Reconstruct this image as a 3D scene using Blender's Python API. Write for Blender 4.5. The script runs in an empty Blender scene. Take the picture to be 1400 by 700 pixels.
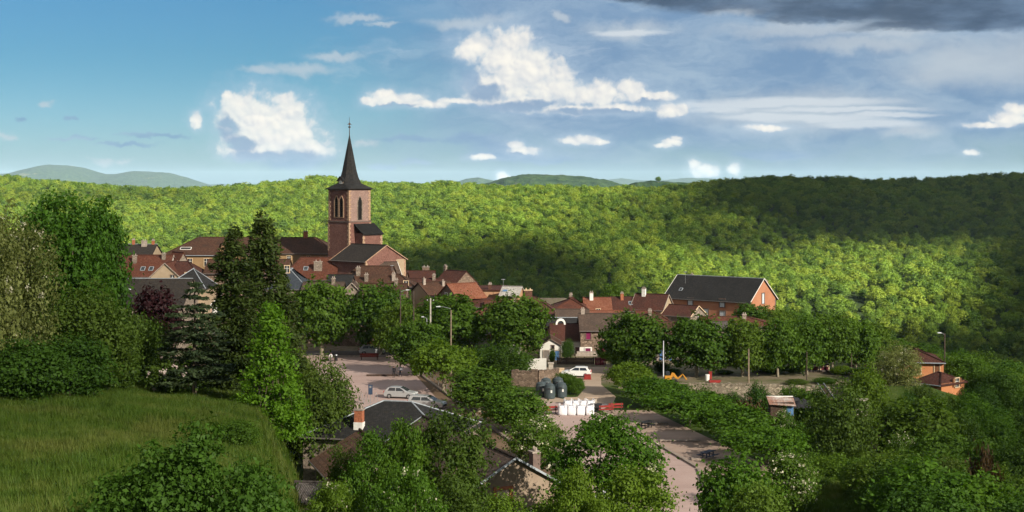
import bpy, bmesh, math, random
import numpy as np
from mathutils import Vector, Matrix, Euler

scene = bpy.context.scene
COL = scene.collection
rnd = random.Random(7)
R = math.radians
F = 1923.0          # focal length in pixels of a 1400 px wide frame
CAMZ = 28.0

# ---------------------------------------------------------------- camera
cam_d = bpy.data.cameras.new('camera')
cam = bpy.data.objects.new('camera', cam_d)
COL.objects.link(cam)
cam.location = (0, 0, CAMZ)
cam.rotation_euler = (R(90), 0, 0)
cam_d.sensor_fit = 'HORIZONTAL'
cam_d.sensor_width = 36.0
cam_d.lens = 36.0 * F / 1400.0
cam_d.shift_y = -100.0 / 1400.0        # horizon at y = 250 of 700
cam_d.clip_start = 1.0
cam_d.clip_end = 60000.0
scene.camera = cam

# ---------------------------------------------------------------- exposure
scene.render.engine = 'CYCLES'
vs = scene.view_settings
vs.view_transform = 'Standard'
vs.look = 'None'
vs.gamma = 1.0
vs.use_curve_mapping = False
vs.exposure = 2.12
cy = scene.cycles
cy.use_denoising = True
try:
    cy.denoiser = 'OPENIMAGEDENOISE'
    cy.denoising_prefilter = 'ACCURATE'
except Exception:
    pass
cy.max_bounces = 5
cy.diffuse_bounces = 2
cy.glossy_bounces = 2
cy.transmission_bounces = 4
cy.transparent_max_bounces = 8
cy.volume_bounces = 0
cy.use_adaptive_sampling = True
cy.adaptive_threshold = 0.015
cy.sample_clamp_indirect = 6.0

# ---------------------------------------------------------------- sun
SUN_EL, SUN_AZ = 27.0, 137.0     # azimuth clockwise from +Y (the view direction): the sun stands behind the camera, to the right
SDIR = Vector((math.sin(R(SUN_AZ)) * math.cos(R(SUN_EL)), math.cos(R(SUN_AZ)) * math.cos(R(SUN_EL)), math.sin(R(SUN_EL))))
sun_d = bpy.data.lights.new('sun', 'SUN')
sun_d.energy = 5.0
sun_d.angle = R(0.5)
sun_d.color = (1.0, 0.915, 0.77)
sun = bpy.data.objects.new('sun', sun_d)
COL.objects.link(sun)
sun.location = (200, -100, 300)
sun.rotation_euler = SDIR.to_track_quat('Z', 'Y').to_euler()

# ---------------------------------------------------------------- node helpers
class NT:
    def __init__(s, tree):
        s.t = tree
    def n(s, kind, **kw):
        nd = s.t.nodes.new(kind)
        for k, v in kw.items():
            setattr(nd, k, v)
        return nd
    def put(s, sock, v):
        if v is None:
            return
        if isinstance(v, bpy.types.NodeSocket):
            s.t.links.new(v, sock)
        else:
            try:
                sock.default_value = v
            except Exception:
                sock.default_value = (v[0], v[1], v[2], 1.0)
    def math(s, op, a, b=None, c=None, clamp=False):
        nd = s.n('ShaderNodeMath', operation=op)
        nd.use_clamp = clamp
        for i, v in enumerate((a, b, c)):
            s.put(nd.inputs[i], v)
        return nd.outputs[0]
    def vm(s, op, a, b=None, c=None):
        nd = s.n('ShaderNodeVectorMath', operation=op)
        for i, v in enumerate((a, b, c)):
            s.put(nd.inputs[i], v)
        return nd.outputs['Value'] if op in ('LENGTH', 'DOT_PRODUCT', 'DISTANCE') else nd.outputs[0]
    def ss(s, v, a, b, lo=0.0, hi=1.0):
        nd = s.n('ShaderNodeMapRange', interpolation_type='SMOOTHSTEP')
        s.put(nd.inputs[0], v); nd.inputs[1].default_value = a; nd.inputs[2].default_value = b
        nd.inputs[3].default_value = lo; nd.inputs[4].default_value = hi
        return nd.outputs[0]
    def mix(s, f, a, b, mode='MIX'):
        nd = s.n('ShaderNodeMix', data_type='RGBA', blend_type=mode)
        nd.clamp_factor = True
        s.put(nd.inputs[0], f)
        for sock, v in ((nd.inputs[6], a), (nd.inputs[7], b)):
            if isinstance(v, (tuple, list)):
                sock.default_value = (v[0], v[1], v[2], 1.0)
            else:
                s.put(sock, v)
        return nd.outputs[2]
    def noise(s, vec, scale, detail=3.0, rough=0.55, color=False, lac=2.0, dist=0.0):
        nd = s.n('ShaderNodeTexNoise')
        if vec is not None:
            s.put(nd.inputs['Vector'], vec)
        nd.inputs['Scale'].default_value = scale
        nd.inputs['Detail'].default_value = detail
        nd.inputs['Roughness'].default_value = rough
        nd.inputs['Lacunarity'].default_value = lac
        nd.inputs['Distortion'].default_value = dist
        return nd.outputs['Color'] if color else nd.outputs[0]

def srgb(r, g, b):
    f = lambda c: (c / 255 / 12.92) if c / 255 <= 0.04045 else ((c / 255 + 0.055) / 1.055) ** 2.4
    return (f(r), f(g), f(b))

# ---------------------------------------------------------------- sky with clouds (a function of direction only)
SKY_STR = 0.05
BACK_FILL = 0.75                           # brightness of unseen warm clouds added behind the viewer as fill light
world = bpy.data.worlds.new('World')
scene.world = world
world.use_nodes = True
world.cycles.sampling_method = 'MANUAL'
world.cycles.sample_map_resolution = 512
world.node_tree.nodes.clear()
W = NT(world.node_tree)
EXPK = 1.0 / (SKY_STR * 2 ** vs.exposure)
def skyc(r, g, b):                    # radiance that a cloud sends, given how it is exposed
    c = srgb(r, g, b)
    return tuple(v * EXPK for v in c)
def ae(px, py):                       # azimuth / elevation in degrees
    a = math.atan((px - 700) / F)
    return math.degrees(a), math.degrees(math.atan((250 - py) / F * math.cos(a)))
PXD = math.degrees(1 / F)

CUM = [  # cumulus lobes: centre and radii as seen in the sky
 (350,162,46,34),(330,142,22,18),(384,160,36,28),(406,182,32,24),(372,192,52,20),(318,190,14,10),(400,150,18,16),(345,205,44,11),(422,202,30,13),(312,132,10,8),(390,135,16,10),
 (271,166,8,11),
 (548,136,34,10),(526,129,18,10),(584,143,32,6),(508,137,14,6),
 (690,80,42,34),(652,62,26,17),(700,60,28,20),(722,95,44,32),(754,120,42,22),(690,118,44,20),(768,102,22,14),(792,130,36,13),(822,126,28,15),(720,142,56,10),(664,134,30,12),(636,70,12,12),(640,138,50,5),
 (860,122,20,12),(882,133,36,8),(838,149,54,7),(780,150,56,7),(920,152,24,9),(903,132,20,6),
 (798,192,26,6),(783,194,14,5),(816,193,14,4),
 (918,194,15,5),(906,199,11,4),(926,189,8,3),
 (958,235,17,9),(949,226,8,8),(972,238,9,6),(1004,232,9,7),(688,242,8,6),
 (1380,160,24,8),(1396,150,16,8),(1352,170,30,4),(1326,209,11,4),(1048,175,24,4),
 (715,206,24,6),(704,199,12,5),(660,215,18,4),
]
SHADE = [ # where those clouds turn away from the sun
 (312,176,15,20),(330,196,24,14),(395,216,56,13),(350,214,40,9),(644,108,14,20),(664,128,30,14),(700,146,60,8),(790,152,60,6),(850,154,40,5),(545,146,34,5),(885,140,26,4),(700,212,30,5),(740,140,26,6),
]
GREY = [ # grey-blue cloud bodies in shade
 (645,190,46,8),(700,212,66,9),(745,218,44,7),(680,200,36,8),(400,216,60,17),(345,212,36,10),(1060,212,60,9),(655,112,22,22),(700,143,58,9),
 (210,187,50,3),(100,190,34,3),(170,198,44,3),(560,190,50,4),(520,226,26,5),(570,222,26,4),(28,160,12,3),(95,162,8,3),
]
def field_group(name, blobs, k):
    g = bpy.data.node_groups.new(name, 'ShaderNodeTree')
    g.interface.new_socket('P', in_out='INPUT', socket_type='NodeSocketVector')
    g.interface.new_socket('D', in_out='OUTPUT', socket_type='NodeSocketFloat')
    T = NT(g)
    gi = T.n('NodeGroupInput'); go = T.n('NodeGroupOutput')
    acc = None
    for (px, py, rx, ry) in blobs:
        a, e = ae(px, py)
        ix, iy = 1 / (rx * PXD), 1 / (ry * PXD)
        l = T.vm('LENGTH', T.vm('MULTIPLY_ADD', gi.outputs[0], (ix, iy, 0), (-a * ix, -e * iy, 0)))
        acc = l if acc is None else T.math('SMOOTH_MIN', acc, l, k)
    T.put(go.inputs[0], acc)
    return g

coord = W.n('ShaderNodeTexCoord').outputs['Generated']
sep = W.n('ShaderNodeSeparateXYZ'); W.put(sep.inputs[0], coord)
az = W.math('MULTIPLY', W.math('ARCTAN2', sep.outputs[0], sep.outputs[1]), 180 / math.pi)
el = W.math('MULTIPLY', W.math('ARCSINE', sep.outputs[2]), 180 / math.pi)
cmb = W.n('ShaderNodeCombineXYZ'); W.put(cmb.inputs[0], az); W.put(cmb.inputs[1], el)
P = cmb.outputs[0]
sky = W.n('ShaderNodeTexSky', sky_type='NISHITA')
sky.sun_disc = False
sky.sun_elevation = R(SUN_EL)
sky.sun_rotation = R(SUN_AZ)
sky.air_density = 1.0; sky.dust_density = 0.6; sky.ozone_density = 1.4
base = W.mix(1.0, sky.outputs[0], W.mix(W.ss(el, -0.3, 5.5), tuple(v * 2 ** (1.55 - vs.exposure) for v in (0.32, 0.51, 0.77)), tuple(v * 2 ** (1.55 - vs.exposure) for v in (0.172, 0.365, 0.53))), 'MULTIPLY')
# billowing displacement of the cloud outlines
nz = W.noise(P, 0.55, 6.0, 0.6, color=True)
nz2 = W.noise(P, 1.6, 5.0, 0.6, color=True)
off = W.vm('ADD', W.vm('MULTIPLY', W.vm('SUBTRACT', nz, (0.5, 0.5, 0.5)), (0.9, 0.75, 0)), W.vm('MULTIPLY', W.vm('SUBTRACT', nz2, (0.5, 0.5, 0.5)), (0.55, 0.5, 0)))
PW = W.vm('ADD', P, off)
cum_g = field_group('cumulus_field', CUM, 0.35)
gre_g = field_group('grey_cloud_field', GREY, 0.4)
def call(g, vec):
    nd = W.n('ShaderNodeGroup'); nd.node_tree = g
    W.put(nd.inputs[0], vec); return nd.outputs[0]
# --- large veil of grey-blue cloud over the right half
Pw2 = W.vm('ADD', P, W.vm('MULTIPLY', W.vm('SUBTRACT', W.noise(W.vm('MULTIPLY', P, (1, 2.2, 1)), 0.22, 5.0, 0.6, color=True), (0.5, 0.5, 0.5)), (7.0, 3.0, 0)))
sv = W.n('ShaderNodeSeparateXYZ'); W.put(sv.inputs[0], Pw2)
paz, pel = sv.outputs[0], sv.outputs[1]
veil = W.math('MULTIPLY', W.ss(paz, -8.5, 1.5), W.ss(pel, 0.0, 2.2))
veil = W.math('MULTIPLY', veil, 0.93)
vn = W.noise(W.vm('MULTIPLY', Pw2, (0.6, 2.0, 1)), 0.35, 5.0, 0.6)
veil_c = W.mix(W.ss(vn, 0.35, 0.7), skyc(120, 151, 186), skyc(162, 184, 206))
c = W.mix(veil, base, veil_c)
# thin pale haze of cloud left of the veil
th = W.math('MULTIPLY', W.ss(W.noise(W.vm('MULTIPLY', Pw2, (0.5, 1.7, 1)), 0.3, 6.0, 0.62), 0.50, 0.72),
            W.math('MULTIPLY', W.ss(paz, -10.0, -4.0), W.math('SUBTRACT', 1.0, W.ss(paz, 3.0, 9.0))))
th = W.math('MULTIPLY', th, W.math('MULTIPLY', W.ss(pel, 3.0, 4.5), W.math('SUBTRACT', 1.0, W.ss(pel, 5.8, 7.0))))
c = W.mix(W.math('MULTIPLY', th, 0.7), c, skyc(196, 210, 222))
# --- long bright streaks and the cream patch on the right
STREAK = [(1080,140,150,7),(1000,143,90,5),(1040,160,60,6),(1120,163,90,6),(1180,170,80,7),(1040,174,30,5),(985,150,40,6),(1060,176,20,3),(860,45,50,4),(1150,150,120,4),(1210,158,70,4)]
PATCH = [(1330,85,110,34),(1390,80,60,40),(1280,100,60,22),(1100,42,120,12),(1230,44,60,10),(1010,14,50,8),(1180,60,120,12),(410,92,50,9),(360,95,30,6),(490,22,40,6),(520,32,26,4),(640,30,60,9),(460,75,40,7),(140,218,20,4),(175,219,12,4),(5,185,14,5),(66,141,11,3),(768,20,14,7),(500,194,20,5),(1090,150,160,30),(1250,180,40,10),(860,40,60,14)]
st_g = field_group('streak_field', STREAK, 0.3)
pa_g = field_group('patch_field', PATCH, 0.4)
Pst = W.vm('ADD', P, W.vm('MULTIPLY', W.vm('SUBTRACT', W.noise(W.vm('MULTIPLY', P, (0.5, 1.6, 1)), 0.9, 6.0, 0.65, color=True), (0.5, 0.5, 0.5)), (1.8, 0.55, 0)))
pa = W.ss(call(pa_g, W.vm('ADD', P, W.vm('MULTIPLY', W.vm('SUBTRACT', W.noise(P, 0.6, 6.0, 0.65, color=True), (0.5, 0.5, 0.5)), (2.4, 1.3, 0)))), 0.2, 1.4, 1.0, 0.0)
c = W.mix(W.math('MULTIPLY', pa, 0.62), c, skyc(200, 208, 214))
stv = W.ss(call(st_g, Pst), 0.45, 1.25, 1.0, 0.0)
c = W.mix(W.math('MULTIPLY', stv, 0.8), c, skyc(214, 222, 228))
# --- dark slab along the top right
DARK = [(1000,6,90,13),(930,-2,60,12),(1160,10,170,18),(1320,14,160,22),(1300,34,130,9),(1120,24,90,7),(1400,-10,200,30),(1180,-30,300,30),(860,-4,40,8)]
da_g = field_group('dark_field', DARK, 0.35)
da = W.ss(call(da_g, W.vm('ADD', P, W.vm('MULTIPLY', W.vm('SUBTRACT', W.noise(W.vm('MULTIPLY', P, (0.6, 1.3, 1)), 0.8, 6.0, 0.62, color=True), (0.5, 0.5, 0.5)), (2.0, 0.9, 0)))), 0.55, 1.25, 1.0, 0.0)
dn = W.noise(W.vm('MULTIPLY', P, (0.4, 1.4, 1)), 0.7, 5.0, 0.6)
c = W.mix(W.math('MULTIPLY', da, 0.86), c, W.mix(W.ss(dn, 0.35, 0.7), skyc(58, 76, 100), skyc(104, 126, 152)))
# --- grey bodies, then lit cumulus
gv = W.ss(call(gre_g, W.vm('ADD', P, W.vm('MULTIPLY', off, (1.6, 0.9, 0)))), 0.45, 1.25, 1.0, 0.0)
c = W.mix(W.math('MULTIPLY', gv, 0.72), c, W.mix(W.ss(dn, 0.35, 0.7), skyc(112, 146, 186), skyc(160, 184, 208)))
def vor(vec, sc):
    nd = W.n('ShaderNodeTexVoronoi', feature='F1')
    nd.inputs['Scale'].default_value = sc
    W.put(nd.inputs['Vector'], vec); return nd.outputs['Distance']
Pq = W.vm('ADD', P, W.vm('MULTIPLY', off, (0.7, 0.7, 0)))
def dome(vec):
    return W.math('ADD', W.math('MULTIPLY', vor(vec, 1.25), 0.62), W.math('MULTIPLY', vor(vec, 3.1), 0.30))
v0 = dome(Pq)
v1 = dome(W.vm('ADD', Pq, (0.10, 0.14, 0)))
nz3 = W.noise(Pq, 2.6, 8.0, 0.70)
bd = W.math('ADD', W.math('MULTIPLY', W.math('SUBTRACT', v0, 0.42), 0.95), W.math('MULTIPLY', W.math('SUBTRACT', nz3, 0.5), 1.15))
d0 = W.math('ADD', call(cum_g, W.vm('ADD', P, W.vm('MULTIPLY', off, (0.55, 0.55, 0)))), bd)
sh_g = field_group('cloud_shade_field', SHADE, 0.35)
sh = W.ss(W.math('ADD', call(sh_g, W.vm('ADD', P, W.vm('MULTIPLY', off, (0.9, 0.8, 0)))), W.math('MULTIPLY', bd, 0.5)), 0.35, 1.35, 1.0, 0.0)
relief = W.math('MULTIPLY', W.math('SUBTRACT', v1, v0), 1.05)
cov = W.ss(d0, 0.74, 1.34, 1.0, 0.0)
halo = W.ss(d0, 0.7, 2.3, 1.0, 0.0)
c = W.mix(W.math('MULTIPLY', halo, 0.42), c, skyc(188, 206, 224))
rimw = W.ss(d0, 0.1, 1.0, 1.0, 0.0)              # thin rims let the sky through
litf = W.ss(W.math('SUBTRACT', W.math('ADD', relief, 0.30), W.math('MULTIPLY', sh, 0.85)), -0.50, 0.28)
ccol = W.mix(litf, skyc(142, 166, 194), W.mix(W.ss(relief, -0.2, 0.25), skyc(236, 234, 230), skyc(255, 250, 238)))
c = W.mix(W.math('MULTIPLY', cov, W.math('ADD', 0.72, W.math('MULTIPLY', rimw, 0.27))), c, ccol)
# the unseen sky round and above the viewer: broken warm cloud added as fill
side_ = W.ss(W.math('ABSOLUTE', az), 27.0, 50.0)
up_ = W.ss(el, 14.0, 30.0)
rest = W.math('MAXIMUM', side_, up_)
bn = W.noise(coord, 2.3, 6.0, 0.6)
bc = W.mix(W.ss(bn, 0.3, 0.7), skyc(120, 135, 155), tuple(v * BACK_FILL for v in skyc(255, 245, 228)))
c = W.mix(W.math('MULTIPLY', rest, W.math('MULTIPLY', W.ss(bn, 0.40, 0.56), W.ss(el, -2.0, 6.0))), c, bc)
bg = W.n('ShaderNodeBackground'); bg.inputs[1].default_value = SKY_STR
W.put(bg.inputs[0], c)
wo = W.n('ShaderNodeOutputWorld'); W.put(wo.inputs[0], bg.outputs[0])

# ---------------------------------------------------------------- pixel <-> world
def wx(px, d):
    return (px - 700) / F * d
def wz(py, d):
    return CAMZ + (250 - py) / F * d
def at(px, py, d):
    return Vector((wx(px, d), d, wz(py, d)))

# ---------------------------------------------------------------- smooth value noise in numpy
def vnoise(x, y, seed=0):
    x = np.asarray(x, float); y = np.asarray(y, float)
    xi = np.floor(x).astype(np.int64); yi = np.floor(y).astype(np.int64)
    fx = x - xi; fy = y - yi
    fx = fx * fx * (3 - 2 * fx); fy = fy * fy * (3 - 2 * fy)
    def h(a, b):
        n = (a * 374761393 + b * 668265263 + seed * 974634287) & 0x7fffffff
        n = ((n ^ (n >> 13)) * 1274126177) & 0x7fffffff
        return ((n ^ (n >> 16)) & 0xffff) / 65535.0
    return (h(xi, yi) * (1 - fx) + h(xi + 1, yi) * fx) * (1 - fy) + (h(xi, yi + 1) * (1 - fx) + h(xi + 1, yi + 1) * fx) * fy
def fbm(x, y, seed=0, oct=4):
    s = 0; a = 0.5; t = 0
    for i in range(oct):
        s = s + a * vnoise(x * 2 ** i, y * 2 ** i, seed + i); t += a; a *= 0.5
    return s / t - 0.5
def sst(v, a, b):
    t = np.clip((np.asarray(v, float) - a) / (b - a), 0, 1)
    return t * t * (3 - 2 * t)

# ---------------------------------------------------------------- terrain
RIDGE = [(-900,232),(-400,236),(0,240),(80,248),(140,255),(200,259),(280,257),(340,252),(400,247),(425,241),(440,239),(460,246),(520,250),(560,251),(610,248),(660,253),(760,254),(850,256),(900,257),(960,250),(1000,246),(1050,243),(1080,241),(1150,241),(1200,246),(1250,246),(1300,243),(1400,238),(1800,232),(2300,230)]
RD = 1060.0
rp = np.array([a for a, b in RIDGE], float); ry_ = np.array([b for a, b in RIDGE], float)
def terr(x, y):
    x = np.asarray(x, float); y = np.asarray(y, float)
    c_ = np.interp(y, [-400,-20,0,12,30,55,80,90,232,245,262,290,318,345,480,505], [30,27.5,26.2,24.5,19,9.5,1.2,0,0,0.3,1.0,2.5,2,-8,-42,-46])
    l_ = np.interp(y, [-400,-20,0,30,50,80,100,115,130,150,180,228,260,290,320,345,480,505], [32, 28, 26.4, 20.5, 16.4, 14.2, 12.9, 11.2, 9.2, 6.6, 3.5, 1.2, 3, 5, 4, -8, -42, -46])
    l_ = l_ - 0.115 * np.clip(x + 33, 0, 22) * sst(y, 40, 90) * (1 - sst(y, 125, 165))
    r_ = np.interp(y, [-400,-20,0,40,70,90,130,160,190.5,193.5,225,240,270,318,345,480,505], [30,27,25,11,1.5,-3,-6,-5,-4,0,0,-1.0,-3.6,-5,-12,-43,-46])
    xl = np.interp(y, [0,60,110,160,230,300], [-2,-8,-17,-36,-46,-30])
    xr = np.interp(y, [0,60,95,138,174,190,195,230,300], [3,22,37,27,19,15,10,10,12])
    wr = sst(x - xr, 0, 9)
    wl = sst(xl + 1.0 - x, -2, 4.5)
    z = c_ * (1 - wl) * (1 - wr) + l_ * wl + r_ * wr * (1 - wl)
    far = sst(y, 235, 330)
    side = np.maximum(x - np.interp(y, [0,190,260,400], [40,57,60,90]), 0) * 0.34 * sst(y, 60, 120) * (1 - sst(y, 380, 480))
    z = z - np.minimum(side, 26)
    lside = np.maximum(-60 - x, 0) * 0.10 * (1 - sst(y, 200, 480))
    z = z + np.minimum(lside, 10)
    z = z + fbm(x / 9, y / 9, 3) * 0.9 * np.clip(np.maximum(wl * (y < 200), wr * (y < 188)), 0, 1)
    # the wooded hill across the valley
    p = 700 + x / RD * F
    zr = CAMZ + (250 - np.interp(p, rp, ry_)) / F * RD - 5.2
    t = (y - 500) / (RD - 500)
    prof = np.clip(t, 0, 1) ** 0.92
    hz = -46 + (zr + 46) * prof
    fold = fbm(x / 170 + 3.1, y / 260, 11, 3) * 34 * np.sin(np.clip(t, 0, 1) * math.pi) ** 1.0
    hz = hz + fold
    back = np.clip((y - RD) / 500, 0, 1)
    hz = np.where(y > RD, zr - 70 * back * back * (3 - 2 * back), hz)
    hz = np.where(y > RD + 500, hz + fbm(x / 900, y / 900, 5) * 30 * sst(y, 1600, 2500), hz)
    k = sst(y, 470, 520)
    return z * (1 - k) + hz * k
def tz(x, y):
    return float(terr(np.array([x]), np.array([y]))[0])

def mesh_from(name, V, Fq, mat=None, smooth=False):
    """V (n,3) array, Fq (m,k) index array with k = 3 or 4"""
    me = bpy.data.meshes.new(name)
    V = np.asarray(V, np.float32); Fq = np.asarray(Fq, np.int32)
    m, k = Fq.shape
    me.vertices.add(len(V)); me.vertices.foreach_set('co', V.ravel())
    me.loops.add(m * k); me.loops.foreach_set('vertex_index', Fq.ravel())
    me.polygons.add(m)
    me.polygons.foreach_set('loop_start', np.arange(0, m * k, k, dtype=np.int32))
    me.polygons.foreach_set('loop_total', np.full(m, k, np.int32))
    if smooth:
        me.polygons.foreach_set('use_smooth', np.ones(m, bool))
    me.update(calc_edges=True)
    me.validate()
    if mat:
        me.materials.append(mat)
    return me
def link(name, me, parent=None):
    o = bpy.data.objects.new(name, me)
    COL.objects.link(o)
    if parent is not None:
        o.parent = parent
    return o
def tag(o, label=None, cat=None, group=None, kind=None):
    if label: o['label'] = label
    if cat: o['category'] = cat
    if group: o['group'] = group
    if kind: o['kind'] = kind
    return o
def grid_faces(nx, ny):
    i = np.arange(nx - 1)[None, :] + np.arange(ny - 1)[:, None] * nx
    i = i.ravel()
    return np.stack([i, i + 1, i + nx + 1, i + nx], 1)

# ---------------------------------------------------------------- materials
def new_mat(name):
    m = bpy.data.materials.new(name); m.use_nodes = True
    m.node_tree.nodes.clear()
    T = NT(m.node_tree)
    out = T.n('ShaderNodeOutputMaterial')
    return m, T, out
def bsdf(T, out, col, rough=0.85, spec=0.2, metal=0.0, bump=None, bumpk=0.3, dist=0.05):
    b = T.n('ShaderNodeBsdfPrincipled')
    T.put(b.inputs['Base Color'], col)
    T.put(b.inputs['Roughness'], rough)
    b.inputs['Metallic'].default_value = metal
    b.inputs['Specular IOR Level'].default_value = spec
    if bump is not None:
        bn = T.n('ShaderNodeBump'); bn.inputs['Strength'].default_value = bumpk
        bn.inputs['Distance'].default_value = dist
        T.put(bn.inputs['Height'], bump); T.put(b.inputs['Normal'], bn.outputs[0])
    T.put(out.inputs['Surface'], b.outputs[0])
    return b
def plain(name, col, rough=0.7, var=0.12, scale=3.0, spec=0.25, metal=0.0):
    m, T, out = new_mat(name)
    oc = T.n('ShaderNodeTexCoord').outputs['Object']
    n = T.noise(oc, scale, 4.0, 0.6)
    c_ = T.mix(T.ss(n, 0.3, 0.7), tuple(v * (1 - var) for v in col), tuple(min(v * (1 + var), 1) for v in col))
    bsdf(T, out, c_, rough, spec, metal)
    return m
def leaf_mat(name, dark, light, warm=None, trans=0.35, rw=0.28, patch=None):
    """leaf colour varies from tuft to tuft and from tree to tree"""
    m, T, out = new_mat(name)
    at_ = T.n('ShaderNodeAttribute'); at_.attribute_name = 'tint'
    oi = T.n('ShaderNodeObjectInfo').outputs['Random']
    f = T.math('ADD', T.math('MULTIPLY', at_.outputs['Fac'], 1 - rw), T.math('MULTIPLY', oi, rw), clamp=True)
    c_ = T.mix(f, dark, light)
    if warm:
        oi2 = T.math('FRACT', T.math('MULTIPLY', oi, 7.31))
        c_ = T.mix(T.math('MULTIPLY', T.ss(oi2, 0.35, 1.0), 0.8), c_, warm)
    if patch:                                   # drier and lusher patches of the meadow
        ps = T.n('ShaderNodeNewGeometry').outputs['Position']
        c_ = T.mix(T.math('MULTIPLY', T.ss(T.noise(ps, .16, 5, .65), .46, .66), .75), c_, patch)
        c_ = T.mix(T.math('MULTIPLY', T.ss(T.noise(ps, .55, 4, .6), .54, .7), .6), c_, tuple(v * .5 for v in dark))
    d = T.n('ShaderNodeBsdfDiffuse'); T.put(d.inputs[0], c_)
    tr = T.n('ShaderNodeBsdfTranslucent')
    T.put(tr.inputs[0], T.mix(1.0, c_, (1.15, 1.25, 0.5), 'MULTIPLY'))
    mx = T.n('ShaderNodeMixShader'); mx.inputs[0].default_value = trans
    T.put(mx.inputs[1], d.outputs[0]); T.put(mx.inputs[2], tr.outputs[0])
    gl = T.n('ShaderNodeBsdfGlossy'); gl.inputs['Roughness'].default_value = 0.6
    T.put(gl.inputs[0], (0.8, 0.85, 0.8, 1))
    mx2 = T.n('ShaderNodeMixShader'); mx2.inputs[0].default_value = 0.010
    T.put(mx2.inputs[1], mx.outputs[0]); T.put(mx2.inputs[2], gl.outputs[0])
    T.put(out.inputs['Surface'], mx2.outputs[0])
    return m
M = {}
M['bark'] = plain('bark', (0.11, 0.085, 0.06), 0.9, 0.4, 6.0)
M['bark_pale'] = plain('bark_pale', (0.21, 0.18, 0.13), 0.9, 0.35, 5.0)

# ground sheet: meadow, soil and forest floor
m, T, out = new_mat('ground')
pos = T.n('ShaderNodeNewGeometry').outputs['Position']
n1 = T.noise(pos, 0.06, 5.0, 0.6); n2 = T.noise(pos, 0.9, 5.0, 0.65); n3 = T.noise(pos, 0.012, 4.0, 0.6)
gcol = T.mix(T.ss(n1, 0.35, 0.65), (0.030, 0.055, 0.010), (0.060, 0.090, 0.016))
gcol = T.mix(T.math('MULTIPLY', T.ss(n2, 0.45, 0.75), 0.5), gcol, (0.085, 0.10, 0.028))
gcol = T.mix(T.math('MULTIPLY', T.ss(n3, 0.60, 0.8), 0.5), gcol, (0.11, 0.085, 0.05))
sp = T.n('ShaderNodeSeparateXYZ'); T.put(sp.inputs[0], pos)
vil = T.math('MULTIPLY', T.math('MULTIPLY', T.ss(sp.outputs[1], 192.0, 200.0), T.math('SUBTRACT', 1.0, T.ss(sp.outputs[1], 315.0, 345.0))),
             T.math('SUBTRACT', 1.0, T.ss(T.math('ABSOLUTE', T.math('ADD', sp.outputs[0], 4.0)), 46.0, 60.0)))
gcol = T.mix(T.math('MULTIPLY', vil, T.ss(n2, 0.25, 0.6)), gcol, (0.19, 0.145, 0.105))
gcol = T.mix(T.ss(sp.outputs[1], 440.0, 520.0), gcol, (0.018, 0.030, 0.008))
gcol = T.mix(T.ss(sp.outputs[1], 1300.0, 1700.0), gcol, T.mix(T.ss(n3, 0.45, 0.6), (0.03, 0.055, 0.02), (0.10, 0.13, 0.05)))
bsdf(T, out, gcol, 0.95, 0.1, bump=n2, bumpk=0.6, dist=0.3)
M['ground'] = m

def axis(lo, hi, step, top, grow=1.13):
    v = list(np.arange(lo, hi + 1e-6, step)); s = step
    while v[-1] < top:
        s *= grow; v.append(v[-1] + s)
    return v
xs = axis(0, 110, 2.0, 14000, 1.12)
xs = np.array([-a for a in xs[:0:-1]] + xs)
yb = [-a for a in axis(0, 20, 4.0, 900, 1.3)[:0:-1]]
ys = np.array(yb + list(np.arange(0, 330, 1.5)) + axis(330, 1250, 9.0, 16000, 1.10))
X, Y = np.meshgrid(xs, ys)
Z = terr(X, Y)
g = link('ground', mesh_from('ground', np.stack([X.ravel(), Y.ravel(), Z.ravel()], 1), grid_faces(len(xs), len(ys)), M['ground'], True))
tag(g, kind='structure')

# ---------------------------------------------------------------- far hills
m, T, out = new_mat('far_hill_cover')
pos = T.n('ShaderNodeNewGeometry').outputs['Position']
n1 = T.noise(pos, 0.004, 6.0, 0.65); n2 = T.noise(pos, 0.03, 5.0, 0.7)
c_ = T.mix(T.ss(n2, 0.35, 0.65), (0.008, 0.022, 0.009), (0.026, 0.048, 0.016))
c_ = T.mix(T.ss(n1, 0.60, 0.70), c_, (0.13, 0.12, 0.05))
bsdf(T, out, c_, 0.95, 0.05, bump=n2, bumpk=0.9, dist=14.0)
M['far_hill'] = m
def hill(name, prof, d, depth, rough, seed):
    """a long ridge with its own depth; the crest heights follow prof"""
    px0, px1 = prof[0][0], prof[-1][0]
    n, k = 160, 40
    u = np.linspace(px0, px1, n)
    crest = CAMZ + (250 - np.interp(u, [a for a, b in prof], [b for a, b in prof])) / F * d
    xx = (u - 700) / F * d
    v = np.linspace(-1, 1, k)
    XX = np.repeat(xx[None], k, 0); VV = np.repeat(v[:, None], n, 1)
    shape = np.cos(np.clip(VV, -1, 1) * math.pi / 2) ** 1.2
    base = -70.0
    ZZ = base + (crest[None] - base) * shape * (1 + 0 * VV)
    ZZ = ZZ + fbm(XX / (depth * .35), VV * 3, seed, 5) * rough * np.sin(np.abs(VV) * math.pi)
    ZZ = ZZ + (fbm(XX / (depth * .05), VV * 16, seed + 3, 3)) * rough * 0.25
    YY = d + VV * depth + fbm(XX / depth, VV, seed + 9) * depth * .25
    o = link(name, mesh_from(name, np.stack([XX.ravel(), YY.ravel(), ZZ.ravel()], 1), grid_faces(n, k), M['far_hill'], True))
    tag(o, kind='structure')
hill('hill', [(-700,236),(-300,240),(-60,243),(20,236),(50,228),(66,225),(90,226),(110,229),(130,235),(145,239),(165,238),(185,234),(205,235),(230,236),(255,243),(275,250),(300,262)], 11500, 1100, 60, 21)
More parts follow.
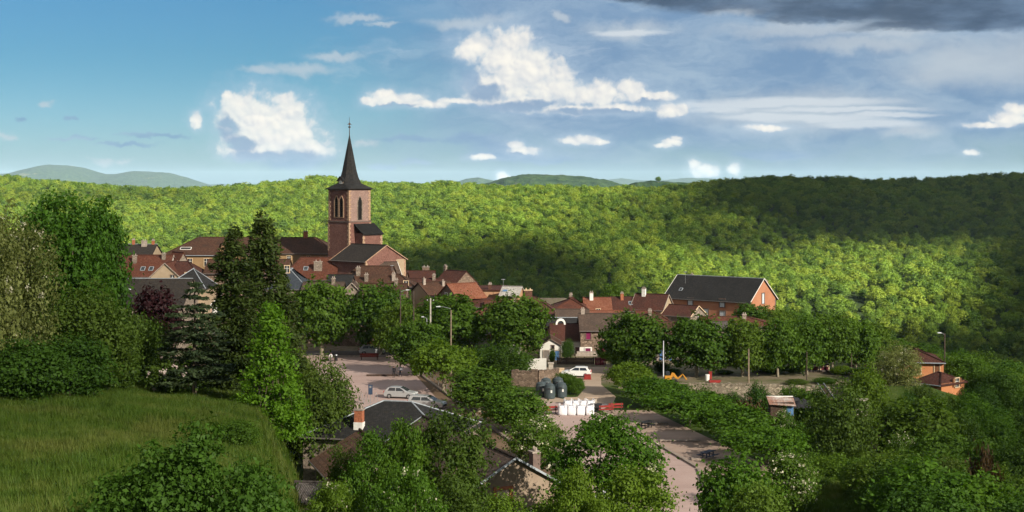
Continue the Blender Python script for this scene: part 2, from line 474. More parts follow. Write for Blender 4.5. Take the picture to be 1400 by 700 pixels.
hill('hill', [(200,262),(262,253),(300,252),(345,254),(420,258)], 14000, 700, 40, 22)
hill('hill', [(570,262),(625,248),(640,244),(655,243),(668,246),(690,250),(740,262)], 9000, 500, 30, 23)
hill('hill', [(620,266),(660,252),(690,244),(715,240),(735,239),(770,240),(800,242),(830,246),(860,254),(900,266)], 3200, 380, 26, 24)
hill('hill', [(790,262),(830,246),(850,244),(880,247),(910,246),(940,243),(975,244),(1010,250),(1060,262)], 14000, 700, 40, 25)
hill('hill', [(840,262),(870,249),(890,247),(920,249),(950,250),(1000,262)], 1900, 200, 12, 26)

# ---------------------------------------------------------------- foliage builders
def blob_leaves(rs, blobs, n, leaf, clump=0.55, cn=26, inner=0.55, asp=0.62, up=0.25, droop=0.0, jitter=1.0, drop=0.0):
    """n leaf faces gathered in tufts over a set of ellipsoid lobes.  Returns verts, quads, tint"""
    B = np.array(blobs, float)
    area = (B[:, 3] * B[:, 4] + B[:, 3] * B[:, 5] + B[:, 4] * B[:, 5])
    nc = max(4, n // cn)
    bi = rs.choice(len(B), nc, p=area / area.sum())
    d = rs.normal(size=(nc, 3)); d /= np.linalg.norm(d, axis=1, keepdims=True)
    d[:, 2] = np.where(d[:, 2] < -0.80, -d[:, 2] * 0.6, d[:, 2])
    d /= np.linalg.norm(d, axis=1, keepdims=True)
    rad = inner + (1.06 - inner) * rs.random(nc) ** 0.42
    rad *= 1 + 0.16 * rs.normal(size=nc) * jitter * 0.6
    sprig = rs.random(nc) < 0.16 * jitter               # shoots that stand out of the outline
    rad = np.where(sprig, 1.02 + 0.24 * rs.random(nc), rad)
    cc = B[bi, :3] + d * B[bi, 3:6] * rad[:, None]
    if drop > 0:
        keep = rs.random(nc) > drop
        cc, d, bi, sprig = cc[keep], d[keep], bi[keep], sprig[keep]; nc = len(cc)
    ctint = rs.random(nc)
    ci = rs.integers(0, nc, n)
    sg = clump * ((0.6 + 0.8 * rs.random(nc)) * np.where(sprig, .55, 1))[ci][:, None]
    o = rs.normal(size=(n, 3)) * sg * np.array([1, 1, 0.72])
    p = cc[ci] + o
    p[:, 2] -= droop * (o[:, 0] ** 2 + o[:, 1] ** 2)
    nrm = d[ci] * 1.0 + rs.normal(size=(n, 3)) * 0.6 + np.array([0, 0, up])
    nrm /= np.linalg.norm(nrm, axis=1, keepdims=True)
    t = rs.normal(size=(n, 3)); t -= (t * nrm).sum(1, keepdims=True) * nrm
    t /= np.linalg.norm(t, axis=1, keepdims=True)
    b = np.cross(nrm, t)
    s = leaf * (0.5 + 0.95 * rs.random(n) ** 1.4)[:, None]
    bend = nrm * s * 0.22
    V = np.stack([p - t * s, p - b * s * asp + bend, p + t * s, p + b * s * asp + bend], 1).reshape(-1, 3)
    Q = np.arange(n * 4).reshape(-1, 4)
    tint = np.clip(ctint[ci] * 0.7 + rs.random(n) * 0.3, 0, 1)
    return V, Q, tint
def leaf_mesh(name, V, Q, tint, mat):
    me = mesh_from(name, V, Q, mat)
    a = me.attributes.new('tint', 'FLOAT', 'FACE')
    if len(me.polygons) == len(tint):
        a.data.foreach_set('value', tint.astype(np.float32))
    return me
def tube(path, rad, seg=7):
    """tapered tube along a path: verts, quads"""
    P_ = np.array(path, float); r = np.array(rad, float); n = len(P_)
    tan = np.gradient(P_, axis=0); tan /= np.linalg.norm(tan, axis=1, keepdims=True) + 1e-9
    ref = np.array([1.0, 0.13, 0.07])
    a = np.cross(tan, ref); a /= np.linalg.norm(a, axis=1, keepdims=True) + 1e-9
    b = np.cross(tan, a)
    th = np.linspace(0, 2 * math.pi, seg, endpoint=False)
    V = (P_[:, None] + r[:, None, None] * (a[:, None] * np.cos(th)[None, :, None] + b[:, None] * np.sin(th)[None, :, None])).reshape(-1, 3)
    q = []
    for i in range(n - 1):
        for j in range(seg):
            q.append((i * seg + j, i * seg + (j + 1) % seg, (i + 1) * seg + (j + 1) % seg, (i + 1) * seg + j))
    top = len(V)
    V = np.vstack([V, P_[-1] + tan[-1] * r[-1] * .5])
    for j in range(seg):
        q.append(((n - 1) * seg + j, (n - 1) * seg + (j + 1) % seg, top, top))
    return V, np.array(q)
def merge(parts):
    Vs, Qs, o = [], [], 0
    for V, Q in parts:
        Vs.append(V); Qs.append(Q + o); o += len(V)
    return np.vstack(Vs), np.vstack(Qs)
def quad_mesh(name, V, Q, mat, smooth=True):
    me = bpy.data.meshes.new(name)
    me.from_pydata([tuple(v) for v in V], [], [tuple(dict.fromkeys(int(i) for i in q)) for q in Q])
    if smooth:
        me.polygons.foreach_set('use_smooth', np.ones(len(me.polygons), bool))
    me.materials.append(mat)
    return me
def limbs(rs, H0, r0, targets, lean=0.0, split=0.75):
    """a trunk up to H0 and a limb to each target point"""
    parts = []
    top = np.array([lean * H0, 0.3 * lean * H0, H0])
    k = 6
    tr = [np.array([0, 0, -0.5])] + [top * t + rs.normal(size=3) * np.array([.05, .05, 0]) * H0 * .3 * t * (1 - t) for t in np.linspace(0.02, 1, k)]
    parts.append(tube(tr, [r0 * 1.35] + list(np.linspace(r0 * 1.1, r0 * .55, k)), 8))
    for tg in targets:
        tg = np.array(tg, float)
        s = top * (split + (1 - split) * rs.random())
        mid = s + (tg - s) * 0.5 + np.array([0, 0, 0.12]) * np.linalg.norm(tg - s) + rs.normal(size=3) * 0.15
        pth = [s, s + (mid - s) * .5 + rs.normal(size=3) * .06, mid, mid + (tg - mid) * .55 + rs.normal(size=3) * .1, tg]
        parts.append(tube(pth, np.linspace(r0 * .42, r0 * .07, 5), 5))
    return merge(parts)
def set_parent(o, root):
    o.parent = root
def copy_thing(root, loc, rz=0.0, sc=(1, 1, 1), label=None, group=None):
    r = root.copy(); COL.objects.link(r)
    r.location = loc; r.rotation_euler = (0, 0, rz); r.scale = sc
    if label: r['label'] = label
    if group: r['group'] = group
    for ch in list(root.children):
        c1 = ch.copy(); COL.objects.link(c1); c1.parent = r
        for g2 in list(ch.children):
            c2 = g2.copy(); COL.objects.link(c2); c2.parent = c1
    return r

# ---------------------------------------------------------------- the wood on the hill across the valley: one mass of crowns
M['wood_leaf'] = leaf_mat('wood_leaf', (0.026, 0.062, 0.009), (0.145, 0.230, 0.028), (0.180, 0.232, 0.026), 0.30, 0.72)
kinds = bpy.data.collections.new('wood_crown_kinds')
rs = np.random.default_rng(5)
for i in range(7):
    bl = [(0, 0, 3.4, 2.3, 2.3, 2.6)]
    for j in range(7):
        a = rs.random() * 6.28; rr = 1.2 + rs.random() * 1.2
        bl.append((rr * math.cos(a), rr * math.sin(a), 2.4 + rs.random() * 2.9, .95 + rs.random() * .7, .95 + rs.random() * .7, 0.8 + rs.random() * .75))
    V, Q, tn = blob_leaves(rs, bl, 1500, 0.22, 0.36, 14, 0.8, 0.8, 0.40, jitter=.5)
    tv, tq = tube([(0, 0, -3), (0.1, 0, 1), (0.15, .1, 4)], [.22, .18, .06], 5)
    n0 = len(tv)
    me = leaf_mesh('wood_crown', V, Q, tn, M['wood_leaf'])
    o = bpy.data.objects.new('wood_crown', me)
    kinds.objects.link(o)
# where the trees stand
N = 140000
cx_ = rs.random(N) * 1900 - 850; cy_ = 345 + rs.random(N) ** 0.8 * 830
half = cy_ * 0.44 + 70
ok = np.abs(cx_) < half
cx_, cy_ = cx_[ok], cy_[ok]
cell = 4.3
key = {}
order = rs.permutation(len(cx_))
px_, py_ = [], []
for i in order:          # one crown to a cell, so that they stand shoulder to shoulder
    kk = (int(cx_[i] // cell), int(cy_[i] // cell))
    if kk in key: continue
    key[kk] = 1; px_.append(cx_[i]); py_.append(cy_[i])
px_ = np.array(px_); py_ = np.array(py_)
pz_ = terr(px_, py_) - 0.4
pm = bpy.data.meshes.new('hill_wood')
pm.vertices.add(len(px_)); pm.vertices.foreach_set('co', np.stack([px_, py_, pz_], 1).astype(np.float32).ravel())
a = pm.attributes.new('grow', 'FLOAT', 'POINT')
gs = 0.78 * (0.52 + 0.90 * rs.random(len(px_)) ** 1.5) * (0.85 + 0.5 * (fbm(px_ / 60, py_ / 60, 77) + .5))
a.data.foreach_set('value', gs.astype(np.float32))
def scatter(name, pm, coll, attr='grow', mat=None):
    o = link(name, pm)
    ng = bpy.data.node_groups.new(name + '_scatter', 'GeometryNodeTree')
    ng.interface.new_socket('Geometry', in_out='INPUT', socket_type='NodeSocketGeometry')
    ng.interface.new_socket('Geometry', in_out='OUTPUT', socket_type='NodeSocketGeometry')
    T = NT(ng)
    gi = T.n('NodeGroupInput'); go = T.n('NodeGroupOutput')
    ci = T.n('GeometryNodeCollectionInfo'); ci.inputs['Collection'].default_value = coll
    ci.inputs['Separate Children'].default_value = True; ci.inputs['Reset Children'].default_value = True
    ip = T.n('GeometryNodeInstanceOnPoints')
    T.put(ip.inputs['Points'], gi.outputs[0]); T.put(ip.inputs['Instance'], ci.outputs[0])
    ip.inputs['Pick Instance'].default_value = True
    rv = T.n('FunctionNodeRandomValue', data_type='FLOAT_VECTOR')
    rv.inputs[0].default_value = (0, 0, 0); rv.inputs[1].default_value = (0.14, 0.14, 6.283)
    T.put(ip.inputs['Rotation'], rv.outputs[0])
    na = T.n('GeometryNodeInputNamedAttribute', data_type='FLOAT'); na.inputs['Name'].default_value = attr
    T.put(ip.inputs['Scale'], na.outputs[0])
    T.put(go.inputs[0], ip.outputs[0])
    md = o.modifiers.new('scatter', 'NODES'); md.node_group = ng
    return o
wood = scatter('hill_wood', pm, kinds)
tag(wood, 'dense green oak wood covering the whole hill across the valley', 'wood', kind='stuff')
print('wood crowns', len(px_))

# ---------------------------------------------------------------- the clouds overhead that shade the valley (out of the picture, up towards the sun)
def shade_at(x, y):
    z = terr(x, y)
    yy = np.maximum(y, 20)
    u = 700 + x / yy * F
    v = 250 - (z + 4 - CAMZ) / yy * F
    n = fbm(x / 90, y / 130, 41, 4); n2 = fbm(x / 35, y / 50, 47, 3)
    def blob(cu, cv, ru, rv, soft=0.5, k=1.0):
        r = np.hypot((u - cu) / ru, (v - cv) / rv) + n * 0.55 + n2 * 0.22
        return (1 - sst(r, 1 - soft, 1 + soft)) * k
    far = sst(y, 430, 500)
    D = np.zeros_like(x)
    hillD = np.maximum.reduce([
        blob(1290, 268, 425, 64, .28, .97),
        blob(1425, 400, 125, 160, .35, .97),
        blob(655, 392, 270, 72, .35, .96),
        blob(1000, 320, 150, 26, .5, .75),
        blob(1350, 492, 270, 60, .35, .96),
        blob(800, 335, 60, 40, .6, .5),
        blob(130, 266, 160, 8, .6, .35),
        blob(560, 345, 160, 16, .7, .5),
    ])
    tongue = np.maximum(blob(1130, 385, 150, 45, .5, 1), blob(940, 378, 110, 26, .5, .8))
    hillD = hillD * (1 - 0.85 * tongue)
    near = 0.73 + 0.34 * n + 0.06 * sst(x, 20, 40) * (1 - sst(y, 150, 200)) + 0.11 * sst(-x, 3, 22) * (1 - sst(y, 118, 150))
    near = near + 0.18 * sst(x, 30, 60) * (1 - sst(y, 170, 220)) - 0.04 * sst(y, 215, 260) * (1 - sst(y, 400, 440))
    near = near + 0.05 * sst(x, -50, -40) * (1 - sst(x, 14, 22)) * sst(y, 120, 140) * (1 - sst(y, 222, 236))
    near = np.clip(near, 0.45, 0.95)
    D = near * (1 - far) + hillD * far
    edge = sst(-y, 60, 160)
    D = D * (1 - edge) * (1 - sst(y, 1250, 1500)) * (1 - sst(np.abs(x), 700, 900))
    return D, z
gx = np.linspace(-900, 900, 300); gy = np.concatenate([np.linspace(-170, 320, 110), np.linspace(326, 1500, 190)])
GX, GY = np.meshgrid(gx, gy)
D_, Z_ = shade_at(GX.ravel(), GY.ravel())
CH = 760.0
kk = (CH - Z_) / SDIR.z
bot = np.stack([GX.ravel() + SDIR.x * kk, GY.ravel() + SDIR.y * kk, Z_ + SDIR.z * kk], 1)
bil = fbm(bot[:, 0] / 120, bot[:, 1] / 120, 61, 4) + .5
thick = 4 + D_ * (30 + 60 * bil)
topv = bot + np.array([SDIR.x, SDIR.y, SDIR.z])[None] * (thick / SDIR.z)[:, None]
nn = len(bot); gf = grid_faces(300, 300)
rim = np.concatenate([np.arange(300), np.arange(1, 300) * 300 + 299, 299 * 300 + np.arange(298, -1, -1), np.arange(298, 0, -1) * 300])
rim2 = np.roll(rim, -1)
side = np.stack([rim, rim2, rim2 + nn, rim + nn], 1)
me = mesh_from('cloud', np.vstack([bot, topv]), np.vstack([gf[:, ::-1], gf + nn, side]), None, True)
al = 1 - np.sqrt(1 - np.clip(D_, 0, .985))
a = me.attributes.new('cover', 'FLOAT', 'POINT'); a.data.foreach_set('value', np.concatenate([al, al]).astype(np.float32))
m, T, out = new_mat('cloud_vapour')
at_ = T.n('ShaderNodeAttribute'); at_.attribute_name = 'cover'
df = T.n('ShaderNodeBsdfDiffuse'); df.inputs[0].default_value = (0.8, 0.8, 0.82, 1)
tp = T.n('ShaderNodeBsdfTransparent')
mx = T.n('ShaderNodeMixShader'); T.put(mx.inputs[0], at_.outputs['Fac']); T.put(mx.inputs[1], tp.outputs[0]); T.put(mx.inputs[2], df.outputs[0])
T.put(out.inputs[0], mx.outputs[0])
me.materials.append(m)
cl = link('cloud', me); tag(cl, kind='structure')

# ---------------------------------------------------------------- the air
m, T, out = new_mat('haze_air')
pv = T.n('ShaderNodeVolumePrincipled')
pv.inputs['Color'].default_value = (0.55, 0.78, 1.0, 1)
pv.inputs['Density'].default_value = 0.000025
pv.inputs['Anisotropy'].default_value = 0.0
T.put(out.inputs['Volume'], pv.outputs[0])
def box_mesh(name, lo, hi, mat):
    x0, y0, z0 = lo; x1, y1, z1 = hi
    me = bpy.data.meshes.new(name)
    me.from_pydata([(x0,y0,z0),(x1,y0,z0),(x1,y1,z0),(x0,y1,z0),(x0,y0,z1),(x1,y0,z1),(x1,y1,z1),(x0,y1,z1)], [],
                   [(0,3,2,1),(4,5,6,7),(0,1,5,4),(1,2,6,5),(2,3,7,6),(3,0,4,7)])
    me.materials.append(mat); return me
zmin = min(float(Z.min()), -75.0) - 1.0
hz_ = link('haze', box_mesh('haze', (-16500, -1200, zmin), (16500, 18500, 175.0), m))
tag(hz_, 'pale blue haze in the valley air over the far hills', 'haze', kind='stuff')

# ---------------------------------------------------------------- trees, each a thing: trunk and crown
M['plane_leaf'] = leaf_mat('plane_leaf', (0.030, 0.074, 0.007), (0.098, 0.180, 0.018), (0.090, 0.145, 0.015), 0.36)
M['lush_leaf'] = leaf_mat('lush_leaf', (0.028, 0.076, 0.006), (0.090, 0.185, 0.013), (0.115, 0.180, 0.015), 0.38)
M['dark_leaf'] = leaf_mat('dark_leaf', (0.018, 0.050, 0.006), (0.056, 0.122, 0.012), (0.060, 0.105, 0.012), 0.32)
M['big_leaf'] = leaf_mat('big_leaf', (0.020, 0.062, 0.006), (0.066, 0.155, 0.012), None, 0.34)
M['bright_leaf'] = leaf_mat('bright_leaf', (0.060, 0.145, 0.008), (0.150, 0.290, 0.018), None, 0.42)
M['olive_leaf'] = leaf_mat('olive_leaf', (0.034, 0.066, 0.008), (0.088, 0.142, 0.019), (0.080, 0.115, 0.017), 0.34)
M['pale_leaf'] = leaf_mat('pale_leaf', (0.064, 0.086, 0.018), (0.215, 0.240, 0.075), None, 0.32)
M['fir_leaf'] = leaf_mat('fir_leaf', (0.022, 0.040, 0.008), (0.068, 0.098, 0.019), None, 0.22)
M['cedar_leaf'] = leaf_mat('cedar_leaf', (0.026, 0.046, 0.020), (0.078, 0.108, 0.046), None, 0.2)
M['purple_leaf'] = leaf_mat('purple_leaf', (0.014, 0.004, 0.006), (0.034, 0.009, 0.012), None, 0.25)
M['rust_leaf'] = leaf_mat('rust_leaf', (0.035, 0.022, 0.010), (0.085, 0.050, 0.020), None, 0.25)
M['blossom'] = leaf_mat('blossom', (0.34, 0.33, 0.22), (0.66, 0.62, 0.48), None, 0.3)
M['pink_blossom'] = leaf_mat('pink_blossom', (0.42, 0.32, 0.30), (0.68, 0.58, 0.54), None, 0.3)

KIND = {}
def kind(name, blobs, n, leaf, mat, trunk_h, r0, h0, w0, seed, bark='bark', nl=8, lean=0.0, bloom=None, **kw):
    rs = np.random.default_rng(seed)
    V, Q, tn = blob_leaves(rs, blobs, n, leaf, **kw)
    cm = leaf_mesh(name + '_crown', V, Q, tn, M[mat])
    B = sorted(blobs, key=lambda b: -b[3])[:nl]
    tg = [(b[0] * .85, b[1] * .85, b[2] + b[5] * .25) for b in B]
    tv, tq = limbs(rs, trunk_h, r0, tg, lean)
    tm = quad_mesh(name + '_trunk', tv, tq, M[bark])
    bm_ = None
    if bloom:
        frac, bl, bmat = bloom
        V2, Q2, t2 = blob_leaves(np.random.default_rng(seed + 50), [(b[0], b[1], b[2] + .05, b[3] * 1.04, b[4] * 1.04, b[5] * 1.04) for b in blobs], int(n * frac), bl, clump=kw.get('clump', .5) * .55, cn=14, inner=.9, asp=.8, up=.5)
        bm_ = leaf_mesh(name + '_blossom', V2, Q2, t2, M[bmat])
    KIND[name] = (tm, cm, bm_, h0, w0)
TREES = []
def plant(k, x, y, h, w, name, label, cat='tree', group=None, rz=None, z=None, wy=None):
    tm, cm, bm_, h0, w0 = KIND[k]
    r = bpy.data.objects.new(name, None); COL.objects.link(r)
    r.location = (x, y, tz(x, y) if z is None else z)
    r.rotation_euler = (0, 0, rnd.random() * 6.28 if rz is None else rz)
    r.scale = (w / w0, (wy or w) / w0, h / h0)
    tag(r, label, cat, group)
    link('trunk' if cat != 'shrub' else 'stem', tm, r)
    link('crown', cm, r)
    if bm_: link('blossom', bm_, r)
    TREES.append((x, y, w))
    return r
def plant_px(k, px, d, top_py, wpx, name, label, cat='tree', group=None, z=None, **kw):
    x = wx(px, d); zb = tz(x, d) if z is None else z
    return plant(k, x, d, wz(top_py, d) - zb, wpx / F * d, name, label, cat, group, z=zb, **kw)

def round_blobs(seed, h, w, base, nlobe=13, up=0.0):
    rs = np.random.default_rng(seed)
    mid = (h + base) / 2; hh = (h - base) / 2
    bl = [(0, 0, mid, w * .37, w * .37, hh * .95)]
    for i in range(nlobe):
        a = i * 2.4 + rs.random() * .7; e = -0.95 + 1.88 * ((i + .5) / nlobe)
        rr = math.sqrt(max(0, 1 - min(e, .98) ** 2)) * w * .33
        s = .55 + .5 * rs.random()
        bl.append((rr * math.cos(a), rr * math.sin(a), mid + e * hh * .62 + up * rr * .2, w * .17 * s * 1.25, w * .17 * s * 1.25, hh * .36 * s * 1.2))
    return bl
for i in range(4):
    kind('plane%d' % i, round_blobs(30 + i, 9.5, 9.0, .9, 20), 11500, 0.235, 'plane_leaf', 2.6, .30, 9.5, 9.0, 60 + i, 'bark_pale', clump=.46, cn=26, inner=.72)
for i in range(3):   # clipped plane with spreading fans of young shoots
    bl = []
    rs = np.random.default_rng(90 + i)
    for j in range(17):
        a = j * 2.4; q = math.sqrt((j + .5) / 17)
        bl.append((q * 3.6 * math.cos(a), q * 3.6 * math.sin(a), 4.5 - 1.7 * q * q + rs.random() * .9, 1.35, 1.35, 1.25))
    kind('fan%d' % i, bl, 9500, 0.20, 'lush_leaf', 2.7, .22, 6.4, 9.2, 95 + i, 'bark_pale', nl=10, clump=.42, cn=24, inner=.5)
for i in range(3):   # open crowned tree near the viewer
    bl = []
    rs = np.random.default_rng(120 + i)
    for j in range(24):
        a = j * 2.4 + rs.random(); e = (j + .5) / 24
        q = (0.35 + .65 * rs.random()) * math.sqrt(max(.05, 1 - (2 * e - .9) ** 2 * .8))
        s = .6 + .6 * rs.random()
        bl.append((q * 3.2 * math.cos(a), q * 3.2 * math.sin(a), 2.2 + 7.0 * e + rs.random() * .6, 1.05 * s, 1.05 * s, .85 * s))
    kind('open%d' % i, bl, 24000, 0.098, ('lush_leaf', 'olive_leaf', 'lush_leaf')[i], 4.6, .17, 10, 7.4, 130 + i, 'bark', nl=18, clump=.30, cn=24, inner=.3, drop=.10, bloom=((None, None, (.03, .075, 'blossom'))[i]))
for i in range(5):
    bl = round_blobs(150 + i, 4.6, 5.0, 0.1, 12)
    kind('shrub%d' % i, bl, (11000, 12000, 13000, 11000, 12000)[i], (.125, .115, .105, .125, .11)[i], ('lush_leaf', 'dark_leaf', 'plane_leaf', 'olive_leaf', 'dark_leaf')[i], 1.2, .10, 4.6, 5.0, 160 + i, nl=6, clump=(.34, .42, .3, .45, .36)[i], cn=22, inner=.66)
kind('bloomshrub', round_blobs(171, 4.2, 4.6, .2, 11), 9000, .11, 'plane_leaf', 1.2, .1, 4.2, 4.6, 172, nl=6, clump=.36, cn=20, inner=.6, bloom=(.14, .075, 'blossom'))
kind('pinkshrub', round_blobs(173, 3.2, 4.0, .2, 9), 2600, .16, 'olive_leaf', 1.0, .09, 3.2, 4.0, 174, nl=6, clump=.36, cn=20, inner=.55, bloom=(.16, .13, 'pink_blossom'))
kind('purple', round_blobs(175, 8, 6.0, 1.5, 12), 5200, .22, 'purple_leaf', 2.4, .18, 8, 6, 176, clump=.45, cn=22, inner=.6)
kind('rust', round_blobs(177, 3, 6.0, .1, 10), 3600, .2, 'rust_leaf', .8, .1, 3, 6, 178, clump=.4, cn=20, inner=.6)
kind('big', round_blobs(180, 15.5, 10, .8, 26), 26000, .19, 'big_leaf', 5, .42, 15.5, 10, 181, nl=12, clump=.55, cn=34, inner=.72)
kind('big2', round_blobs(182, 14, 7, .8, 22), 18000, .19, 'big_leaf', 5, .36, 14, 7, 183, nl=12, clump=.5, cn=34, inner=.72)
kind('acacia', round_blobs(184, 13, 10, .6, 24), 24000, .14, 'pale_leaf', 5, .32, 13, 10, 185, nl=12, clump=.5, cn=24, inner=.5, drop=.08, bloom=(.05, .085, 'blossom'))
kind('thicket', round_blobs(186, 8, 7, .1, 18), 19000, .13, 'olive_leaf', 2.2, .16, 8, 7, 187, nl=9, clump=.5, cn=26, inner=.62)
bl = []
rs = np.random.default_rng(188)
for j in range(26):           # many leaning stems, tallest in the middle, ragged towards the sides
    a = rs.random() * 6.28; q_ = math.sqrt(rs.random()) ; s_ = .45 + .6 * rs.random()
    hh_ = (4.6 * (1 - .62 * q_ ** 1.3)) * (.72 + .4 * rs.random())
    bl.append((q_ * 3.9 * math.cos(a), q_ * 3.9 * math.sin(a), hh_ - .5, .95 * s_, .95 * s_, .8 * s_))
    bl.append((q_ * 3.6 * math.cos(a), q_ * 3.6 * math.sin(a), hh_ * .45, 1.2 * s_, 1.2 * s_, hh_ * .42))
kind('hazel', bl, 17000, .115, 'dark_leaf', 1.2, .10, 5, 8.5, 189, nl=18, clump=.34, cn=22, inner=.45, drop=.10)
# a young feathery conifer in spring green
bl = [(0, 0, 4.4, .75, .75, 4.4)]
rs = np.random.default_rng(200)
for j in range(64):
    e = (j + .5) / 64; a = j * 2.4; w_ = 2.75 * (1 - e) ** .92 + .12
    bl.append((w_ * .74 * math.cos(a), w_ * .74 * math.sin(a), .3 + 9.4 * e - .12 * w_, .30 + w_ * .24, .30 + w_ * .24, .30))
kind('larch', bl, 19000, .115, 'bright_leaf', 8.5, .16, 10, 5.6, 201, nl=20, clump=.24, cn=22, inner=.45)
def conifer(name, H, Wd, seed, mat, tiers, per, leaf, n, droop, gap=.0, bare=.08, rise=0.0, vs=.20):
    rs = np.random.default_rng(seed)
    Vs, Qs, Ts, o = [], [], [], 0
    parts = [tube([(0, 0, -.5), (0.03, 0, H * .3), (0, .04, H * .65), (0, 0, H * .985)], [H * .019, H * .015, H * .009, .02], 8)]
    for t in range(tiers):
        e = bare + (1 - bare) * (t + rs.random() * .6) / tiers
        if e > .985: continue
        rl = Wd / 2 * (1 - e) ** .62 * (0.70 + .5 * rs.random()) + .15
        k = max(3, int(per * (.55 + .6 * (1 - e))))
        a0 = rs.random() * 6.28
        for j in range(k):
            a = a0 + j * 6.283 / k + rs.normal() * .2
            L_ = rl * (.7 + .45 * rs.random())
            z0 = H * min(.985, e + rs.normal() * .010)
            s = np.linspace(0, 1, 5)
            zz = z0 + rise * L_ * s - droop * L_ * s ** 2 + droop * .55 * L_ * s ** 4
            pth = np.stack([L_ * s * math.cos(a), L_ * s * math.sin(a), zz], 1)
            parts.append(tube(pth, np.linspace(.015 + .012 * L_, .008, 5), 4))
            m_ = int(n * L_ / Wd) + 6
            q = rs.random(m_) ** .65
            base = np.stack([np.interp(q, s, pth[:, i]) for i in range(3)], 1)
            spread = (.16 + .36 * L_ * q * (1.15 - q))[:, None]
            lat = rs.normal(size=(m_, 1)) * spread
            pos = base + lat * np.array([-math.sin(a), math.cos(a), 0]) + np.array([0, 0, 1]) * (rs.normal(size=(m_, 1)) * vs - np.abs(lat) * .18)
            nr = np.array([0, 0, 1.0]) + rs.normal(size=(m_, 3)) * .55
            nr /= np.linalg.norm(nr, axis=1, keepdims=True)
            tt = np.array([math.cos(a), math.sin(a), -.25]) + rs.normal(size=(m_, 3)) * .5
            tt -= (tt * nr).sum(1, keepdims=True) * nr; tt /= np.linalg.norm(tt, axis=1, keepdims=True)
            bb = np.cross(nr, tt); sz = leaf * (.6 + .8 * rs.random((m_, 1)))
            V = np.stack([pos - tt * sz, pos - bb * sz * .42, pos + tt * sz, pos + bb * sz * .42], 1).reshape(-1, 3)
            Vs.append(V); Qs.append(np.arange(m_ * 4).reshape(-1, 4) + o); o += m_ * 4
            Ts.append(np.clip(rs.random() * .6 + rs.random(m_) * .4, 0, 1))
    cm = leaf_mesh(name + '_crown', np.vstack(Vs), np.vstack(Qs), np.concatenate(Ts), M[mat])
    tv, tq = merge(parts)
    KIND[name] = (quad_mesh(name + '_trunk', tv, tq, M['bark']), cm, None, H, Wd)
conifer('fir', 16, 8.2, 210, 'fir_leaf', 30, 8, .19, 520, .12, rise=.04)
conifer('fir2', 15, 7.6, 211, 'fir_leaf', 27, 8, .19, 480, .14, rise=.02)
conifer('cedar', 10, 8.0, 212, 'cedar_leaf', 14, 7, .17, 560, .20, bare=.14, rise=.10, vs=.055)

# --- village planes
SQ = 'plane trees round the village square'
plant_px('plane0', 440, 228, 383, 84, 'plane_tree', 'broad plane tree at the far left end of the square by the blue garage door', group=SQ, z=0)
plant_px('plane1', 520, 229, 389, 88, 'plane_tree', 'broad plane tree behind the red bench at the far end of the square', group=SQ, z=0)
plant_px('plane2', 612, 226, 405, 104, 'plane_tree', 'wide dark plane tree right behind the two tall concrete poles', group=SQ, z=0)
plant_px('plane3', 705, 222, 407, 98, 'plane_tree', 'round plane tree in front of the white house with mint shutters', group=SQ, z=0)
RW = 'clipped trees along the right edge of the square'
for k, px, d, top, w_, lab in (
    ('plane1', 545, 219, 415, 62, 'clipped tree at the far end of the row beside the square'),
    ('plane0', 572, 204, 437, 76, 'clipped tree beside the two standing men'),
    ('fan0', 606, 188, 466, 96, 'broad clipped tree behind the parked silver cars'),
    ('plane3', 655, 172, 505, 94, 'clipped tree between the silver cars and the bins, second nearest of its row'),
    ('plane2', 702, 158, 533, 92, 'nearest tree of the row, left of the white bulk bags')):
    plant_px(k, px, d, top, w_, 'clipped_tree', lab, group=RW, z=0)
TR = 'plane trees on the stone walled terrace'
for k, px, d, top, w_, lab in (
    ('plane1', 866, 206, 427, 94, 'broad plane tree beside the stone house with magenta shutters, left end of the terrace row'),
    ('plane0', 952, 203, 432, 90, 'broad plane tree behind the orange excavator on the terrace'),
    ('plane2', 1015, 203, 438, 70, 'plane tree in front of the dark open barn'),
    ('plane3', 1063, 203, 440, 64, 'plane tree just right of the pale wooden pole on the terrace'),
    ('plane0', 1103, 205, 433, 62, 'plane tree behind the thin dark pole on the terrace'),
    ('plane1', 1138, 207, 429, 64, 'tall plane tree over the low shed with maroon doors'),
    ('plane2', 1170, 209, 437, 58, 'plane tree near the right end of the terrace, second from the end'),
    ('plane3', 1193, 212, 444, 52, 'last plane tree of the terrace row before the pale flowering acacia')):
    plant_px(k, px, d, top, w_, 'plane_tree', lab, group=TR, z=-.2)
RD_ = 'spreading trees along the road'
for k, px, d, top, w_, lab in (
    ('fan1', 860, 186, 497, 68, 'spreading tree at the far end of the road row, beside the drive'),
    ('fan2', 896, 176, 516, 98, 'spreading tree below the orange excavator'),
    ('fan0', 944, 163, 535, 120, 'spreading tree of the road row in front of the bare stone wall'),
    ('fan1', 998, 151, 554, 124, 'spreading tree over the dark picnic table'),
    ('fan2', 1048, 140, 583, 124, 'near spreading tree of the road row, above the round trees')):
    plant_px(k, px, d, top, w_, 'spreading_tree', lab, group=RD_, z=0 if px < 1000 else None)
plant_px('shrub0', 1010, 109, 627, 112, 'round_tree', 'big round dense tree beside the road at the bottom')
plant_px('shrub2', 1040, 101, 663, 96, 'round_tree', 'pale green round tree below the big round one, at the bottom edge')
plant_px('plane2', 1030, 285, 417, 66, 'garden_tree', 'garden tree in front of the long pink building', z=-5)
plant_px('plane1', 838, 300, 388, 34, 'garden_tree', 'tree between the orange chimney and the bright orange roof', z=-5)
plant_px('acacia', 1226, 196, 470, 66, 'acacia_tree', 'pale flowering acacia left of the orange house', z=-3)
